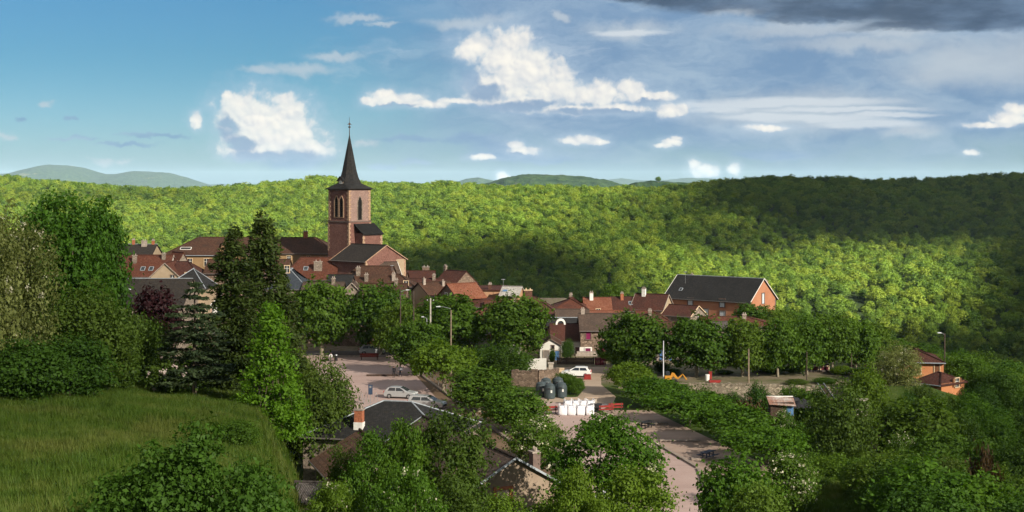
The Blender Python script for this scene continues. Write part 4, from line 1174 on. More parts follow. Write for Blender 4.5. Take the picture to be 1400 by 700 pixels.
class House:
    """a building: u runs along the ridge, v away from the viewer; angle turns the right end towards the viewer"""
    def __init__(s, name, label, cat, group=None, base=None):
        s.root = None; s.name, s.label, s.cat, s.group = name, label, cat, group
    def frame(s, x, y, zb, th):
        s.c = Vector((x, y, 0)); s.zb = zb; s.th = R(th)
        s.U = Vector((math.cos(s.th), -math.sin(s.th), 0)); s.Vv = Vector((math.sin(s.th), math.cos(s.th), 0))
        if s.root is None:
            r = bpy.data.objects.new(s.name, None); COL.objects.link(r); r.location = (x, y, zb)
            tag(r, s.label, s.cat, s.group); s.root = r; s.off = Vector((x, y, zb))
        return s
    def p(s, u, v, z):
        q = s.c + s.U * u + s.Vv * v
        return Vector((q.x, q.y, z))
    def corner(s, px, eave_py, apex_py, d, th, long_px, gab_px, zb, L=None, Wd=None, mirror=False):
        """near corner at px; with the long side going left and the gable going right (mirror: long right, gable left)"""
        t = R(th)
        L = L or long_px / F * d / math.cos(t); Wd = Wd or gab_px / F * d / math.sin(t)
        sg = -1 if mirror else 1
        U = Vector((math.cos(t), -sg * math.sin(t), 0)); V = Vector((sg * math.sin(t), math.cos(t), 0))
        cn = Vector((wx(px, d), d, 0))
        c = cn - U * (sg * L / 2) + V * (Wd / 2)
        s.frame(c.x, c.y, zb, sg * th)
        s.L, s.W = L, Wd
        s.ze = wz(eave_py, d); s.zr = wz(apex_py, d + Wd / 2 * math.cos(t))
        return s
    def front(s, px0, px1, eave_py, ridge_py, d, Wd, zb, th=0):
        """front wall at distance d"""
        s.frame(wx((px0 + px1) / 2, d + Wd / 2), d + Wd / 2, zb, th)
        s.L = (px1 - px0) / F * (d + Wd / 2) ; s.W = Wd
        s.ze = wz(eave_py, d); s.zr = wz(ridge_py, d + Wd / 2)
        return s
    def gable_front(s, px0, px1, eave_py, ridge_py, d, L, zb, th=0):
        """the gable faces the viewer at distance d, the ridge runs away"""
        x0 = wx((px0 + px1) / 2, d)
        s.frame(x0, d + L / 2, zb, 90 + th)
        s.W = (px1 - px0) / F * d; s.L = L
        s.ze = wz(eave_py, d); s.zr = wz(ridge_py, d)
        return s
    def walls(s, mat, hipL=0, hipR=0, L=None, name='wall'):
        b = Bm(); hl, hw = s.L / 2, s.W / 2; s.hipL, s.hipR = hipL, hipR
        zl = s.zb - 1.5
        apex = s.zr - .06; ee = s.ze
        P_ = s.p
        b.quad(P_(-hl, -hw, zl), P_(hl, -hw, zl), P_(hl, -hw, ee), P_(-hl, -hw, ee))
        b.quad(P_(hl, hw, zl), P_(-hl, hw, zl), P_(-hl, hw, ee), P_(hl, hw, ee))
        for sg, hip in ((1, hipR), (-1, hipL)):
            pts = [P_(sg * hl, -hw * sg, zl), P_(sg * hl, hw * sg, zl), P_(sg * hl, hw * sg, ee)]
            if not hip: pts.append(P_(sg * hl, 0, apex))
            pts.append(P_(sg * hl, -hw * sg, ee))
            b.quad(*pts)
        s.wall = b.build(name, mat, s.root, s.off)
        return s
    def roof(s, mat, ov=.38, gov=.22, cap='tile', gut=True, thick=.16, verge=None, name='roof', capmat=None):
        hl, hw = s.L / 2 + gov, s.W / 2 + ov
        sl = (s.zr - s.ze) / (s.W / 2)
        ze = s.ze - sl * ov + .05; zr = s.zr + .05
        lw = math.hypot(hw, zr - ze)
        rl, rr = -hl + (s.hipL and s.hipL + gov), hl - (s.hipR and s.hipR + gov)
        b = Bm(); P_ = s.p; t = thick
        for sg in (-1, 1):
            a = [P_(-hl, sg * hw, ze), P_(hl, sg * hw, ze), P_(rr, 0, zr), P_(rl, 0, zr)]
            b.quad(*a, uv=[(-hl, 0), (hl, 0), (rr, lw), (rl, lw)])
            b.quad(*[q - Vector((0, 0, t)) for q in a])
            b.quad(a[0], a[1], a[1] - Vector((0, 0, t)), a[0] - Vector((0, 0, t)))
            for e, (i, j), hip in ((-1, (0, 3), s.hipL), (1, (1, 2), s.hipR)):
                if not hip: b.quad(a[i], a[j], a[j] - Vector((0, 0, t)), a[i] - Vector((0, 0, t)))
        for e, hip, r0 in ((-1, s.hipL, rl), (1, s.hipR, rr)):
            if hip:
                a = [P_(e * hl, -hw, ze), P_(e * hl, hw, ze), P_(r0, 0, zr)]
                hh = math.hypot(abs(hl - abs(r0)), zr - ze)
                b.quad(*a, uv=[(-hw, 0), (hw, 0), (0, hh)])
                b.quad(*[q - Vector((0, 0, t)) for q in a])
                b.quad(a[0], a[1], a[1] - Vector((0, 0, t)), a[0] - Vector((0, 0, t)))
        s.roof_o = b.build(name, mat, s.root, s.off)
        s.rz = lambda v: zr - (zr - ze) * abs(v) / hw
        if cap:
            c_ = Bm(); n = max(3, int((rr - rl) / .42)) if cap == 'tile' else 1
            rad = .12 if cap == 'tile' else .08
            segs = [(P_(rl, 0, zr), P_(rr, 0, zr))]
            if s.hipL: segs += [(P_(-hl, g_ * hw, ze), P_(rl, 0, zr)) for g_ in (-1, 1)]
            if s.hipR: segs += [(P_(hl, g_ * hw, ze), P_(rr, 0, zr)) for g_ in (-1, 1)]
            for a, e in segs:
                if (e - a).length > .3:
                    n = max(1, int((e - a).length / .45)) if cap == 'tile' else 1
                    for i in range(n):      # overlapping ridge tiles, each a little wider at its lower end
                        f0, f1 = a.lerp(e, i / n), a.lerp(e, min(1, (i + 1.12) / n))
                        c_.tubep([f0, f1], [rad * 1.12, rad * .92], 6)
            c_.build('ridge_cap', capmat or (mat if cap == 'tile' else 'zinc'), s.roof_o, s.off)
        if gut:
            g_ = Bm()
            for sg in ((-1,) if not (s.hipL or s.hipR) else (-1,)):
                a, e = P_(-hl, sg * (hw + .05), ze - .06), P_(hl, sg * (hw + .05), ze - .06)
                g_.tubep([a, e], [.075, .075], 6)
            g_.build('gutter', gut if isinstance(gut, str) else 'gutter', s.root, s.off)
        if verge:
            g_ = Bm()
            for e, hip in ((-1, s.hipL), (1, s.hipR)):
                if hip: continue
                for sg in (-1, 1):
                    a, q = P_(e * (hl + .03), sg * hw, ze - .02), P_(e * (hl + .03), 0, zr - .02)
                    w_ = (q - a).normalized(); n_ = s.U
                    u_ = n_.cross(w_)
                    g_.box((a + q) / 2, ((q - a).length / 2, .035, .075), (w_, n_, u_))
            g_.build('verge_board', verge, s.root, s.off)
        return s
    def chimney(s, u, v, h, w=.55, d=.45, mat='brick', cap='mortar', base=None):
        h *= .8; z0 = s.rz(v) - .5; top = s.rz(v) + h
        b = Bm(); b.box(s.p(u, v, (z0 + top) / 2), (w / 2, d / 2, (top - z0) / 2), (s.U, s.Vv, Vector((0, 0, 1))))
        o = b.build('chimney', mat, s.root, s.off)
        c_ = Bm()
        c_.box(s.p(u, v, top + .05), (w / 2 + .07, d / 2 + .07, .06), (s.U, s.Vv, Vector((0, 0, 1))))
        for k in (-.25, .25) if w > .5 else (0,):
            q = s.p(u + k * w, v, top + .1)
            c_.tubep([q, q + Vector((0, 0, .3))], [.10, .085], 8)
        k_ = c_.build('chimney_cap', cap, o, s.off)
        if base:
            c_ = Bm(); c_.box(s.p(u, v, z0 + .35 + h * .10), (w / 2 + .05, d / 2 + .05, .35 + h * .10), (s.U, s.Vv, Vector((0, 0, 1)))); c_.build('flashing', base, o, s.off)
        return s
    def side(s, side):
        """origin function of a wall face: (t along the wall, out, z)"""
        hl, hw = s.L / 2, s.W / 2
        if side == 'f': return (lambda t, o, z: s.p(t, -hw - o, z)), s.U, -s.Vv
        if side == 'b': return (lambda t, o, z: s.p(t, hw + o, z)), s.U, s.Vv
        if side == 'r': return (lambda t, o, z: s.p(hl + o, t, z)), s.Vv, s.U
        return (lambda t, o, z: s.p(-hl - o, t, z)), s.Vv, -s.U
    def window(s, side, t, z, w, h, frame='trim_stone', pane='glass', shutters=None, bars=True, sill=True, fw=.11, arch=False):
        """z is the middle height"""
        f, A, N = s.side(side); Zu = Vector((0, 0, 1))
        b = Bm()
        for k in (-1, 1):
            b.box(f(t + k * (w / 2 + fw / 2), .04, z), (fw / 2, .06, h / 2), (A, N, Zu))
        b.box(f(t, .042, z + h / 2 + fw / 2), (w / 2 + fw + .03, .07, fw / 2), (A, N, Zu))
        if sill: b.box(f(t, .07, z - h / 2 - .05), (w / 2 + fw + .05, .11, .05), (A, N, Zu))
        fr = b.build('window', frame, s.root, s.off)
        q = Bm(); q.box(f(t, .004, z), (w / 2 - .002, .012, h / 2 - .002), (A, N, Zu)); q.build('pane', pane, fr, s.off)
        if bars and pane in ('glass', 'curtain'):
            q = Bm()
            q.box(f(t, .024, z), (.03, .012, h / 2 - .004), (A, N, Zu))
            q.box(f(t, .021, z + h * .12), (w / 2 - .004, .010, .022), (A, N, Zu))
            q.build('sash', 'trim_white', fr, s.off)
        if shutters:
            for k in (-1, 1):
                q = Bm(); q.box(f(t + k * (w * .5 + fw + w * .26), .05, z), (w * .25, .03, h / 2), (A, N, Zu))
                q.box(f(t + k * (w * .5 + fw + w * .26), .085, z + h * .3), (w * .25 - .03, .012, .05), (A, N, Zu))
                q.box(f(t + k * (w * .5 + fw + w * .26), .085, z - h * .3), (w * .25 - .03, .012, .05), (A, N, Zu))
                q.build('shutter', shutters, s.root, s.off)
        return s
    def door(s, side, t, zb, w, h, mat, frame='trim_stone', arch=False, name='door', fw=.13):
        f, A, N = s.side(side); Zu = Vector((0, 0, 1))
        q = Bm()
        n = 6
        for i in range(n):      # boards
            q.box(f(t - w / 2 + w * (i + .5) / n, .03 + .006 * (i % 2), zb + h / 2), (w / n / 2 - .012, .04, h / 2), (A, N, Zu))
        if arch:
            for i in range(9):
                a0 = -w / 2 + w * (i + .5) / 9
                hh = math.sqrt(max(.02, 1 - (2 * a0 / w) ** 2)) * w * .28
                q.box(f(t + a0, .032, zb + h + hh / 2), (w / 18 + .002, .039, hh / 2), (A, N, Zu))
        d_ = q.build(name, mat, s.root, s.off)
        b = Bm()
        for k in (-1, 1): b.box(f(t + k * (w / 2 + fw / 2), .05, zb + h / 2), (fw / 2, .08, h / 2), (A, N, Zu))
        if not arch: b.box(f(t, .052, zb + h + fw / 2), (w / 2 + fw, .085, fw / 2), (A, N, Zu))
        else:
            pr = None
            for i in range(12):
                a0 = math.pi * i / 12; a1 = math.pi * (i + 1) / 12
                c0 = Vector((0, 0, 0)); m_ = (a0 + a1) / 2
                b.box(f(t - math.cos(m_) * (w / 2 + fw / 2), .05, zb + h + math.sin(m_) * (w * .28 + fw / 2)), (w * .10, .08, fw * .55), (A, N, Zu))
        b.build('door_frame', frame, d_, s.off)
        hb = Bm(); hb.box(f(t + w * .36, .10, zb + min(1.05, h * .5)), (.05, .03, .07), (A, N, Zu)); hb.build('handle', 'zinc', d_, s.off)
        return s
    def patch(s, side, t, z, w, h, mat, name='wall_panel', out=.015):
        f, A, N = s.side(side)
        q = Bm(); q.box(f(t, out / 2 + .002, z), (w / 2, out / 2, h / 2), (A, N, Vector((0, 0, 1)))); q.build(name, mat, s.root, s.off); return s
    def quoins(s, side_t, mat='trim_stone'):
        """corner stones at (u sign, v sign)"""
        for (a, e) in side_t:
            q = Bm(); n = int((s.ze - s.zb) / .42)
            for i in range(n):
                w_ = .34 if i % 2 else .52; v_ = .52 if i % 2 else .34
                c = s.p(a * (s.L / 2 - w_ / 2 + .02), e * (s.W / 2 - v_ / 2 + .02), s.ze - .22 - i * .42)
                q.box(c, (w_ / 2, v_ / 2, .195), (s.U, s.Vv, Vector((0, 0, 1))))
            q.build('quoin_stones', mat, s.root, s.off)
        return s
    def skylight(s, u, v, w=.8, h=1.1, mat='glass', frame='zinc'):
        sl = math.atan2(s.rz(0) - s.rz(1), 1.0)
        sg = -1 if v < 0 else 1
        A = s.U; Bv = (s.Vv * (-sg) * math.cos(sl) + Vector((0, 0, 1)) * math.sin(sl)); N = A.cross(Bv); N = N if N.z > 0 else -N
        c = s.p(u, v, s.rz(v))
        b = Bm()
        for k in (-1, 1):
            b.box(c + A * (k * w / 2) + N * .05, (.05, h / 2, .07), (A, Bv, N)); b.box(c + Bv * (k * h / 2) + N * .05, (w / 2 - .05, .05, .065), (A, Bv, N))
        o = b.build('skylight', frame, s.root, s.off)
        q = Bm(); q.box(c + N * .05, (w / 2 - .05, h / 2 - .05, .02), (A, Bv, N)); q.build('pane', mat, o, s.off)
        return s
HG = None

# ================================================================ the church
ch = House('church', 'tall pink sandstone church with a pointed slate spire', 'church')
TD = 283.0; th = 45.0
t_ = R(50)
near = Vector((wx(477, TD), TD, 0))
U = Vector((math.cos(t_), math.sin(t_), 0)); V2 = Vector((-math.sin(t_), math.cos(t_), 0))   # right face runs along U, left face along V2
wR = 26 / F * TD / math.cos(t_) * 1.0; wL = 31 / F * TD / math.sin(t_)
S_ = (wR + wL) / 2
cc_ = near + U * (S_ / 2) + V2 * (S_ / 2)
ch.frame(cc_.x, cc_.y, 3.5, -50)
ch.L, ch.W = S_, S_; ch.U, ch.Vv = U, V2
z_eave = wz(258, TD); z_band = wz(304, TD); z_spire = wz(184, TD + 4); z_foot = 3.0
ch.zb = 3.5; ch.ze = z_eave; ch.zr = z_eave
Zu = Vector((0, 0, 1))
b = Bm(); b.box(ch.p(0, 0, (z_foot + z_band) / 2), (S_ / 2 + .10, S_ / 2 + .10, (z_band - z_foot) / 2), (U, V2, Zu))
ch.wall = b.build('tower_base', 'stone_red', ch.root, ch.off)
# belfry stage: the weather side is paler, as in the photograph, so each face is a wall of its own
hs = S_ / 2
b = Bm()
b.box(ch.p(0, 0, (z_band + z_eave) / 2), (hs - .01, hs - .01, (z_eave - z_band) / 2), (U, V2, Zu)); b.build('belfry', 'stone_red', ch.root, ch.off)
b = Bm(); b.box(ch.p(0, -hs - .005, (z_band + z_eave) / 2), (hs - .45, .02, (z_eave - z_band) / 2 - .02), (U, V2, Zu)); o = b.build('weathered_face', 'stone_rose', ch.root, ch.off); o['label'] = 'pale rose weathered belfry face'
b = Bm(); b.box(ch.p(0, 0, z_band + .1), (hs + .2, hs + .2, .12), (U, V2, Zu)); b.box(ch.p(0, 0, z_eave - .15), (hs + .18, hs + .18, .14), (U, V2, Zu)); b.build('string_course', 'trim_dark', ch.root, ch.off)
b = Bm()
for (a, e) in ((-1, -1), (1, -1), (-1, 1)):
    n = int((z_eave - z_band - .4) / .44)
    for i in range(n):
        w_ = .42 if i % 2 else .66; v_ = .66 if i % 2 else .42
        b.box(ch.p(a * (hs - w_ / 2 + .05), e * (hs - v_ / 2 + .05), z_eave - .5 - i * .44), (w_ / 2, v_ / 2, .20), (U, V2, Zu))
    n = int((z_band - wz(345, TD)) / .44)
    for i in range(n):
        w_ = .30 if i % 2 else .55; v_ = .55 if i % 2 else .30
        b.box(ch.p(a * (hs + .14 - w_ / 2), e * (hs + .14 - v_ / 2), z_band - .35 - i * .44), (w_ / 2, v_ / 2, .20), (U, V2, Zu))
b.build('quoin_stones', 'church_stone', ch.root, ch.off)
def lancet(face, t, z0, z1, w, frame='church_stone', fw=.26):
    """pointed bell opening with louvres on face 'f' (right) or 'l' (left)"""
    f, A, N = ch.side('f' if face == 'f' else 'l')
    ah = w * .9; n = 10
    def outline(wd, ext):
        pts = [(-wd / 2, z0 - (ext * .4)), (wd / 2, z0 - ext * .4)]
        for i in range(n + 1):
            k = i / n
            pts.append((wd / 2 * (1 - k) ** 1.0 * math.sqrt(1 - k * k * .35), z1 - ah + (ah + ext) * math.sin(k * math.pi / 2)))
        for i in range(1, n + 1):
            k = 1 - i / n
            pts.append((-wd / 2 * (1 - k) * math.sqrt(1 - k * k * .35), z1 - ah + (ah + ext) * math.sin(k * math.pi / 2)))
        return pts
    b = Bm()
    a_in, a_out = outline(w, 0), outline(w + 2 * fw, fw)
    for i in range(len(a_in)):
        j = (i + 1) % len(a_in)
        (x0, y0), (x1, y1), (x2, y2), (x3, y3) = a_in[i], a_in[j], a_out[j], a_out[i]
        b.quad(f(t + x0, .10, y0), f(t + x1, .10, y1), f(t + x2, .10, y2), f(t + x3, .10, y3))
        b.quad(f(t + x3, .10, y3), f(t + x2, .10, y2), f(t + x2, -.01, y2), f(t + x3, -.01, y3))
        b.quad(f(t + x0, .10, y0), f(t + x1, .10, y1), f(t + x1, -.01, y1), f(t + x0, -.01, y0))
    fr = b.build('window', frame, ch.root, ch.off)
    b = Bm(); b.quad(*[f(t + x, .03, y) for x, y in a_in]); b.build('pane', 'dark_open', fr, ch.off)
    b = Bm(); k = z0 + .2
    while k < z1 - w * .45:
        b.box(f(t, .06, k), (w / 2 - .02, .05, .035), (A, (N + Vector((0, 0, -.6))).normalized(), Zu)); k += .38
    b.build('louvre', 'slate', fr, ch.off)
for dt in (-.72, .72):
    lancet('l', dt - .1, wz(297, TD), wz(269, TD), .92)
lancet('f', 0.0, wz(301, TD), wz(269.5, TD), 1.05, 'stone_grey', .2)
# spire: a flared octagon on a square skirt
b = Bm()
def ring(half, z, n8):
    """between a square (n8 = 0) and an octagon (n8 = 1), 8 points"""
    pts = []
    for i in range(8):
        a = math.pi / 4 * i + math.pi / 8
        sq = half / max(abs(math.cos(a)), abs(math.sin(a)))
        # the square's corner points are pulled to the real corners
        if n8 == 0:
            sx = [1, 1, -1, -1, -1, -1, 1, 1][i]; sy = [1, 1, 1, 1, -1, -1, -1, -1][i]
            k_ = .985
            pt = (half * (1 if i in (0, 7, 3, 4) else k_) * sx, half * (1 if i in (1, 2, 5, 6) else k_) * sy)
        else:
            r = half / math.cos(math.pi / 8); pt = (r * math.cos(a), r * math.sin(a))
        pts.append(ch.p(pt[0], pt[1], z))
    return pts
H_ = z_spire - z_eave
rings = [ring(hs + .62, z_eave - .05, 0), ring(hs * .80, z_eave + H_ * .10, 1), ring(hs * .61, z_eave + H_ * .21, 1), ring(hs * .49, z_eave + H_ * .33, 1), ring(hs * .255, z_eave + H_ * .66, 1), ring(.05, z_spire, 1)]
for r0, r1 in zip(rings, rings[1:]):
    for i in range(8):
        j = (i + 1) % 8
        l0 = (r0[i] - r0[j]).length; l1 = (r1[i] - r1[j]).length; hh = ((r0[i] + r0[j]) / 2 - (r1[i] + r1[j]) / 2).length
        b.quad(r0[i], r0[j], r1[j], r1[i], uv=[(0, r0[i].z), (l0, r0[j].z), (l1, r0[i].z + hh), (0, r0[i].z + hh)])
b.quad(*rings[0])
b.build('spire', 'slate', ch.root, ch.off)
b = Bm()
b.tubep([ch.p(0, 0, z_spire - .4), ch.p(0, 0, wz(160, TD + 4))], [.10, .035], 6)
zc = wz(170, TD + 4)
b.box(ch.p(0, 0, zc), (.55, .05, .05), (U, V2, Zu)); b.box(ch.p(0, 0, zc - .55), (.16, .16, .16), (U, V2, Zu)); b.box(ch.p(0, 0, zc + .1), (.22, .04, .22), ((U + Zu).normalized(), V2, (Zu - U).normalized()))
b.build('cross', 'timber', ch.root, ch.off)
# clock dormers on the skirt
for sd in ('l', 'f'):
    f, A, N = ch.side(sd)
    q0 = f(0, -.55, z_eave + 1.05)
    if sd == 'f': continue
    b = Bm()
    b.prism([A * -.75 + Zu * -1.0, A * .75 + Zu * -1.0, A * .75 + Zu * .55, Zu * 1.35, A * -.75 + Zu * .55], q0, q0 - N * 1.5)
    dm = b.build('clock_dormer', 'stone_grey', ch.root, ch.off)
    b = Bm()
    for k in (-1, 1):
        dv = (A * (k * .95) + Zu * -.95)
        mid_ = q0 + Zu * 1.42 + dv * .5 - N * .65
        w_ = dv.normalized(); n_ = N; b.box(mid_, (dv.length / 2, .95, .06), (w_, n_, w_.cross(n_)))
    b.build('dormer_roof', 'slate', dm, ch.off)
    b = Bm(); c0 = q0 + N * .02 + Zu * .1
    pts = [c0 + N * .05 + A * (.48 * math.cos(i * math.pi / 10)) + Zu * (.48 * math.sin(i * math.pi / 10)) for i in range(20)]
    b.quad(*pts); b.quad(*[p_ - N * .05 for p_ in pts[::-1]])
    for i in range(20): b.quad(pts[i], pts[(i + 1) % 20], pts[(i + 1) % 20] - N * .05, pts[i] - N * .05)
    fc = b.build('clock_face', 'trim_white', dm, ch.off)
    b = Bm(); b.box(c0 + N * .065 + Zu * .13, (.03, .012, .16), (A, N, Zu)); b.box(c0 + N * .065 + A * .13, (.16, .012, .028), (A, N, Zu)); b.build('clock_hand', 'timber', fc, ch.off)
# lean-to stair house on the right face
b = Bm()
lw = 4.2; uo = hs * .1
zlt, zlb = wz(307, TD - 3), wz(320, TD - 4)
q = lambda u, v, z: ch.p(u, v, z)
b.box(q(uo + .9, -hs - 1.3, (zlb + z_foot) / 2), (2.6, 1.2, (zlb - z_foot) / 2), (U, V2, Zu)); b.build('stair_house', 'stone_red', ch.root, ch.off)
b = Bm()
b.prism([Vector((0, 0, 0)) + V2 * -2.85 + Zu * (zlb - .15), V2 * .0 + Zu * (zlt + .1), V2 * 0 + Zu * (zlt - .1), V2 * -2.85 + Zu * (zlb - .35)], q(uo - 2.05, -hs, 0), q(uo + 3.8, -hs, 0))
b.build('lean_to_roof', 'slate', ch.root, ch.off)
b = Bm()
for e in (-1, 1):
    for i in range(9):
        w_ = .34 if i % 2 else .2
        b.box(q(uo + .9 + e * (2.62 - w_ / 2), -hs - 2.49, zlb - .5 - i * .44), (w_, .05, .2), (U, V2, Zu))
b.build('quoin_stones', 'church_stone', ch.root, ch.off)
# nave, in front of and below the tower
nv = House('church', '', 'church'); nv.root = ch.root; nv.off = ch.off
nv.corner(500, 358, 335.5, 262, 40, 52, 50, 3.0)
nv.ze = wz(357, 262)
nv.walls('stone_red', name='nave_wall').roof('slate_brown', verge='church_stone', name='nave_roof')
nv.quoins([(1, 1), (1, -1)], 'church_stone')
nv.patch('r', nv.W * .36, nv.ze - 2.2, nv.W * .2, 4.4, 'render_cream', 'rendered_panel')

# ================================================================ houses of the village
def H(label, name='village_house', cat='house', group='houses of the village'):
    return House(name, label, cat, group)
# long convent building and its wing
h = H('long ochre building with hipped brown tile roof left of the church tower', 'long_building', 'building').front(300, 464, 346, 325, 296, 13, 4)
h.walls('render_ochre', 0, 5).roof('tile_brown').chimney(wx(418, 302) - wx(382, 302), 0, 1.6, .9, .6)
for t in np.linspace(-.36, .44, 6): h.window('f', t * h.L, h.ze - 1.0, .8, .8, 'trim_stone', 'glass')
h = H('ochre building with wide hipped brown roof and a white dormer behind the fir trees', 'long_building', 'building').front(233, 306, 348, 324.5, 290, 13, 4)
h.walls('render_ochre', 6, 0).roof('tile_brown', gut='zinc')
h.window('f', -h.L * .38, h.ze - 1.6, .9, 1.5).window('f', h.L * .0, h.ze - 1.6, .9, 1.5).window('f', h.L * .3, h.ze - 1.6, .9, 1.5)
h.skylight(-h.L * .12, -4.4, 2.2, .9, 'dark_open', 'trim_white')
h = H('dark slate roofed house with chimneys at the far left of the village').front(164, 214, 349, 334, 296, 9, 3).walls('render_cream').roof('slate_brown', cap='metal').chimney(1.5, -.8, 1.3, 1.1, .7, 'mortar').chimney(-1, 0, 1.1).chimney(3.2, 0, .9)
h.window('f', -1, h.ze - 1.2, .8, 1.2)
h = H('red tiled house with two roof windows left of the long ochre building').front(150, 236, 377, 349, 272, 10, 2)
h.walls('render_white').roof('tile_red', verge='mortar').skylight(h.L * .10, -3.4).skylight(h.L * .23, -3.4).chimney(-.8, -1.8, 1.6, .8, .6, 'stone_grey').chimney(h.L * .38, -1, 1.2, .7, .5, 'stone_grey')
h.window('f', -h.L * .3, h.ze - 1.4, .9, 1.3, pane='curtain')
h = H('cream gabled house below the two roof windows').gable_front(206, 245, 378, 360, 262, 9, 2)
h.walls('render_cream').roof('tile_red', verge='mortar').window('r', 1.4, h.ze - .4, .6, 1.3, 'trim_dark', 'glass').window('r', -1.2, h.ze - 1.6, .8, 1.2)
h = H('house with grey stone gable behind the cream gabled one').corner(241, 362, 345.5, 276, 45, 18, 15, 3).walls('stone_grey').roof('tile_red')
h = H('low dark red roofed house in front of the ochre building').front(243, 286, 382, 358, 262, 10, 2).walls('render_cream', 0, 4).roof('tile_dark', gut='gutter').window('f', 0, h.ze - 1.2, .8, 1.1)
h = H('wide brown slate roof with pale metal ridge behind the purple tree').front(132, 262, 420, 381, 226, 14, 1).walls('stone_grey').roof('slate_brown', cap='metal').chimney(h.L * .32, -5.2, 1.2, .5, .5)
h.window('f', 2, h.ze - 1.2, .9, 1.2)
h = H('small slate hip roof with pale metal hips behind the cedar').front(232, 288, 393, 367, 238, 9, 1).walls('render_cream', 4.2, 3).roof('slate', cap='metal').window('f', 0, h.ze - 1.3, .8, 1.2)
h = H('pale pink house half hidden behind the cedar and the fir').gable_front(288, 352, 418, 386, 158, 10, 5.5)
h.walls('render_pink').roof('tile_brown', verge='trim_white')
for t, z_ in ((-1.5, -.6), (1.3, -.6), (-1.5, -3.2), (1.3, -3.2)): h.window('r', t, h.ze + z_, .8, 1.2, 'trim_white', 'glass', 'trim_white')
h = H('blue grey slate hip roof right of the tall firs').front(370, 426, 394, 367, 246, 9, 1).walls('stone_grey', 4, 4).roof('slate_blue', cap='metal').window('f', 0, h.ze - 1.3, .8, 1.2)
h = H('red roofed house with stone gable below the long ochre building').front(390, 463, 381, 352, 264, 11, 2).walls('stone_grey', 3, 0).roof('tile_red').chimney(h.L * .22, -3.2, 1.8, 1.5, .8, 'stone_grey').skylight(-h.L * .1, -3.0)
h.window('f', 0, h.ze - 1.3, .8, 1.2)
h = H('small house with dark slate roof below the stone gable').front(450, 482, 391, 376, 250, 7, 1).walls('stone_brown').roof('slate')
h = H('tiny stone gable between the two plane crowns').gable_front(472, 490, 396, 387, 246, 5, 1).walls('stone_grey').roof('tile_old', verge='mortar')
h = H('broad brown roof with a grey chimney below the church nave').front(462, 538, 391, 364, 254, 12, 1.5, 6).walls('stone_brown', 4, 0).roof('tile_brown').chimney(-h.L * .16, -2.8, 1.6, .7, .6, 'stone_grey').chimney(h.L * .22, -4.6, 1.4, .6, .5, 'stone_grey')
h.window('f', -2, h.ze - 1.2, .8, 1.2)
h = H('small mossy orange roofed house right against the church nave').corner(512, 376, 359, 262, 20, 0, 0, 1, L=5.0, Wd=6.0, mirror=True).walls('stone_brown').roof('tile_old', verge='trim_white').chimney(-1.2, -2.4, .7, .5, .4)
h = H('brown roofed house with blue grey wall right of the mossy roof').front(532, 568, 391, 375, 254, 8, 1).walls('render_grey', 0, 3).roof('tile_brown').chimney(-1.4, -2.2, 1.4, .6, .5, 'mortar').window('f', 1, h.ze - 1.1, .8, 1.1)
h = H('dark low roof beyond the bush right of the church').front(546, 594, 385, 370.5, 280, 8, 1).walls('stone_brown').roof('tile_dark').chimney(h.L * .36, 1, 1.4, 1.4, .8, 'stone_brown')
h = H('house with bare brown stone gable right of the church').corner(622, 389, 371, 280, 42, 30, 30, 1).walls('stone_brown').roof('tile_dark', gov=.1).chimney(-h.L * .42, 0, .9, .6, .5, 'stone_grey')
h = H('cream gabled house with long brown roof behind the poles').corner(587, 404, 387, 249, 40, 0, 0, 1, L=6.8, Wd=6.2, mirror=True).walls('render_cream').roof('tile_brown', verge='timber').chimney(-2.6, -.4, 1.1, .5, .4, 'mortar').chimney(1.2, -1, .9, .5, .4, 'mortar')
h.window('f', 1.2, h.ze - 1.2, .8, 1.1)
h = H('bright orange tiled house with open loft in the middle of the village').corner(624, 405, 388.5, 243, 32, 0, 0, 1, L=5.6, Wd=6.2, mirror=True)
h.walls('stone_brown').roof('tile_orange', ov=.7, gut=False).patch('f', .4, h.ze - .75, 3.8, .9, 'dark_open', 'loft_opening').window('l', .4, h.ze - .3, .7, 1.2, 'trim_white', 'dark_open')
h = H('blank tan walled house with tall dark chimney').front(646, 692, 396, 391, 258, 9, 1).walls('render_tan').roof('tile_dark', gut=False).chimney(.2, -4.2, 1.1, .6, .5, 'brick_dark')
h.window('f', -1.2, h.ze - 2.2, .6, .8, 'trim_dark').window('f', 1.0, h.ze - 2.3, .6, .8, 'trim_dark')
h = H('small house with pale sheet roof right of the tan walled house').front(688, 713, 404, 392, 252, 6, 1, 12).walls('render_tan').roof('sheet_pale').skylight(-1.0, -1.6, .9, .7, 'shutter_blue')
h = H('low dark roof in front of the tan walled house').front(634, 672, 419, 408, 242, 7, 1).walls('render_tan').roof('tile_dark')
h = H('dark red hip roof with large square chimney behind the round plane tree').front(708, 762, 429, 406, 252, 10, 0).walls('render_cream', 0, 4).roof('tile_dark').chimney(-h.L * .36, -1, 2.2, 1.5, .9, 'brick_dark', 'trim_stone')
h.window('f', h.L * .3, h.ze - 1.0, .7, .9)
h = H('red hip roofed house with peaked roof in the middle distance').front(756, 801, 422, 407, 266, 9, -1).walls('render_cream', 4, 3.4).roof('tile_red').chimney(.3, .6, .9, .6, .5, 'stone_grey').window('f', 2.0, h.ze - .9, .7, .9)
h = H('brown roofed house below the peaked red roof').front(760, 804, 441, 423, 246, 8, 0).walls('stone_brown').roof('tile_old')
h = H('bright orange roofed house with white chimney').front(798, 834, 424, 407, 280, 9, -3).walls('render_cream').roof('tile_orange').chimney(-h.L * .20, -.8, 1.7, .7, .6, 'trim_white').window('f', 0, h.ze - 1.2, .8, 1.1)
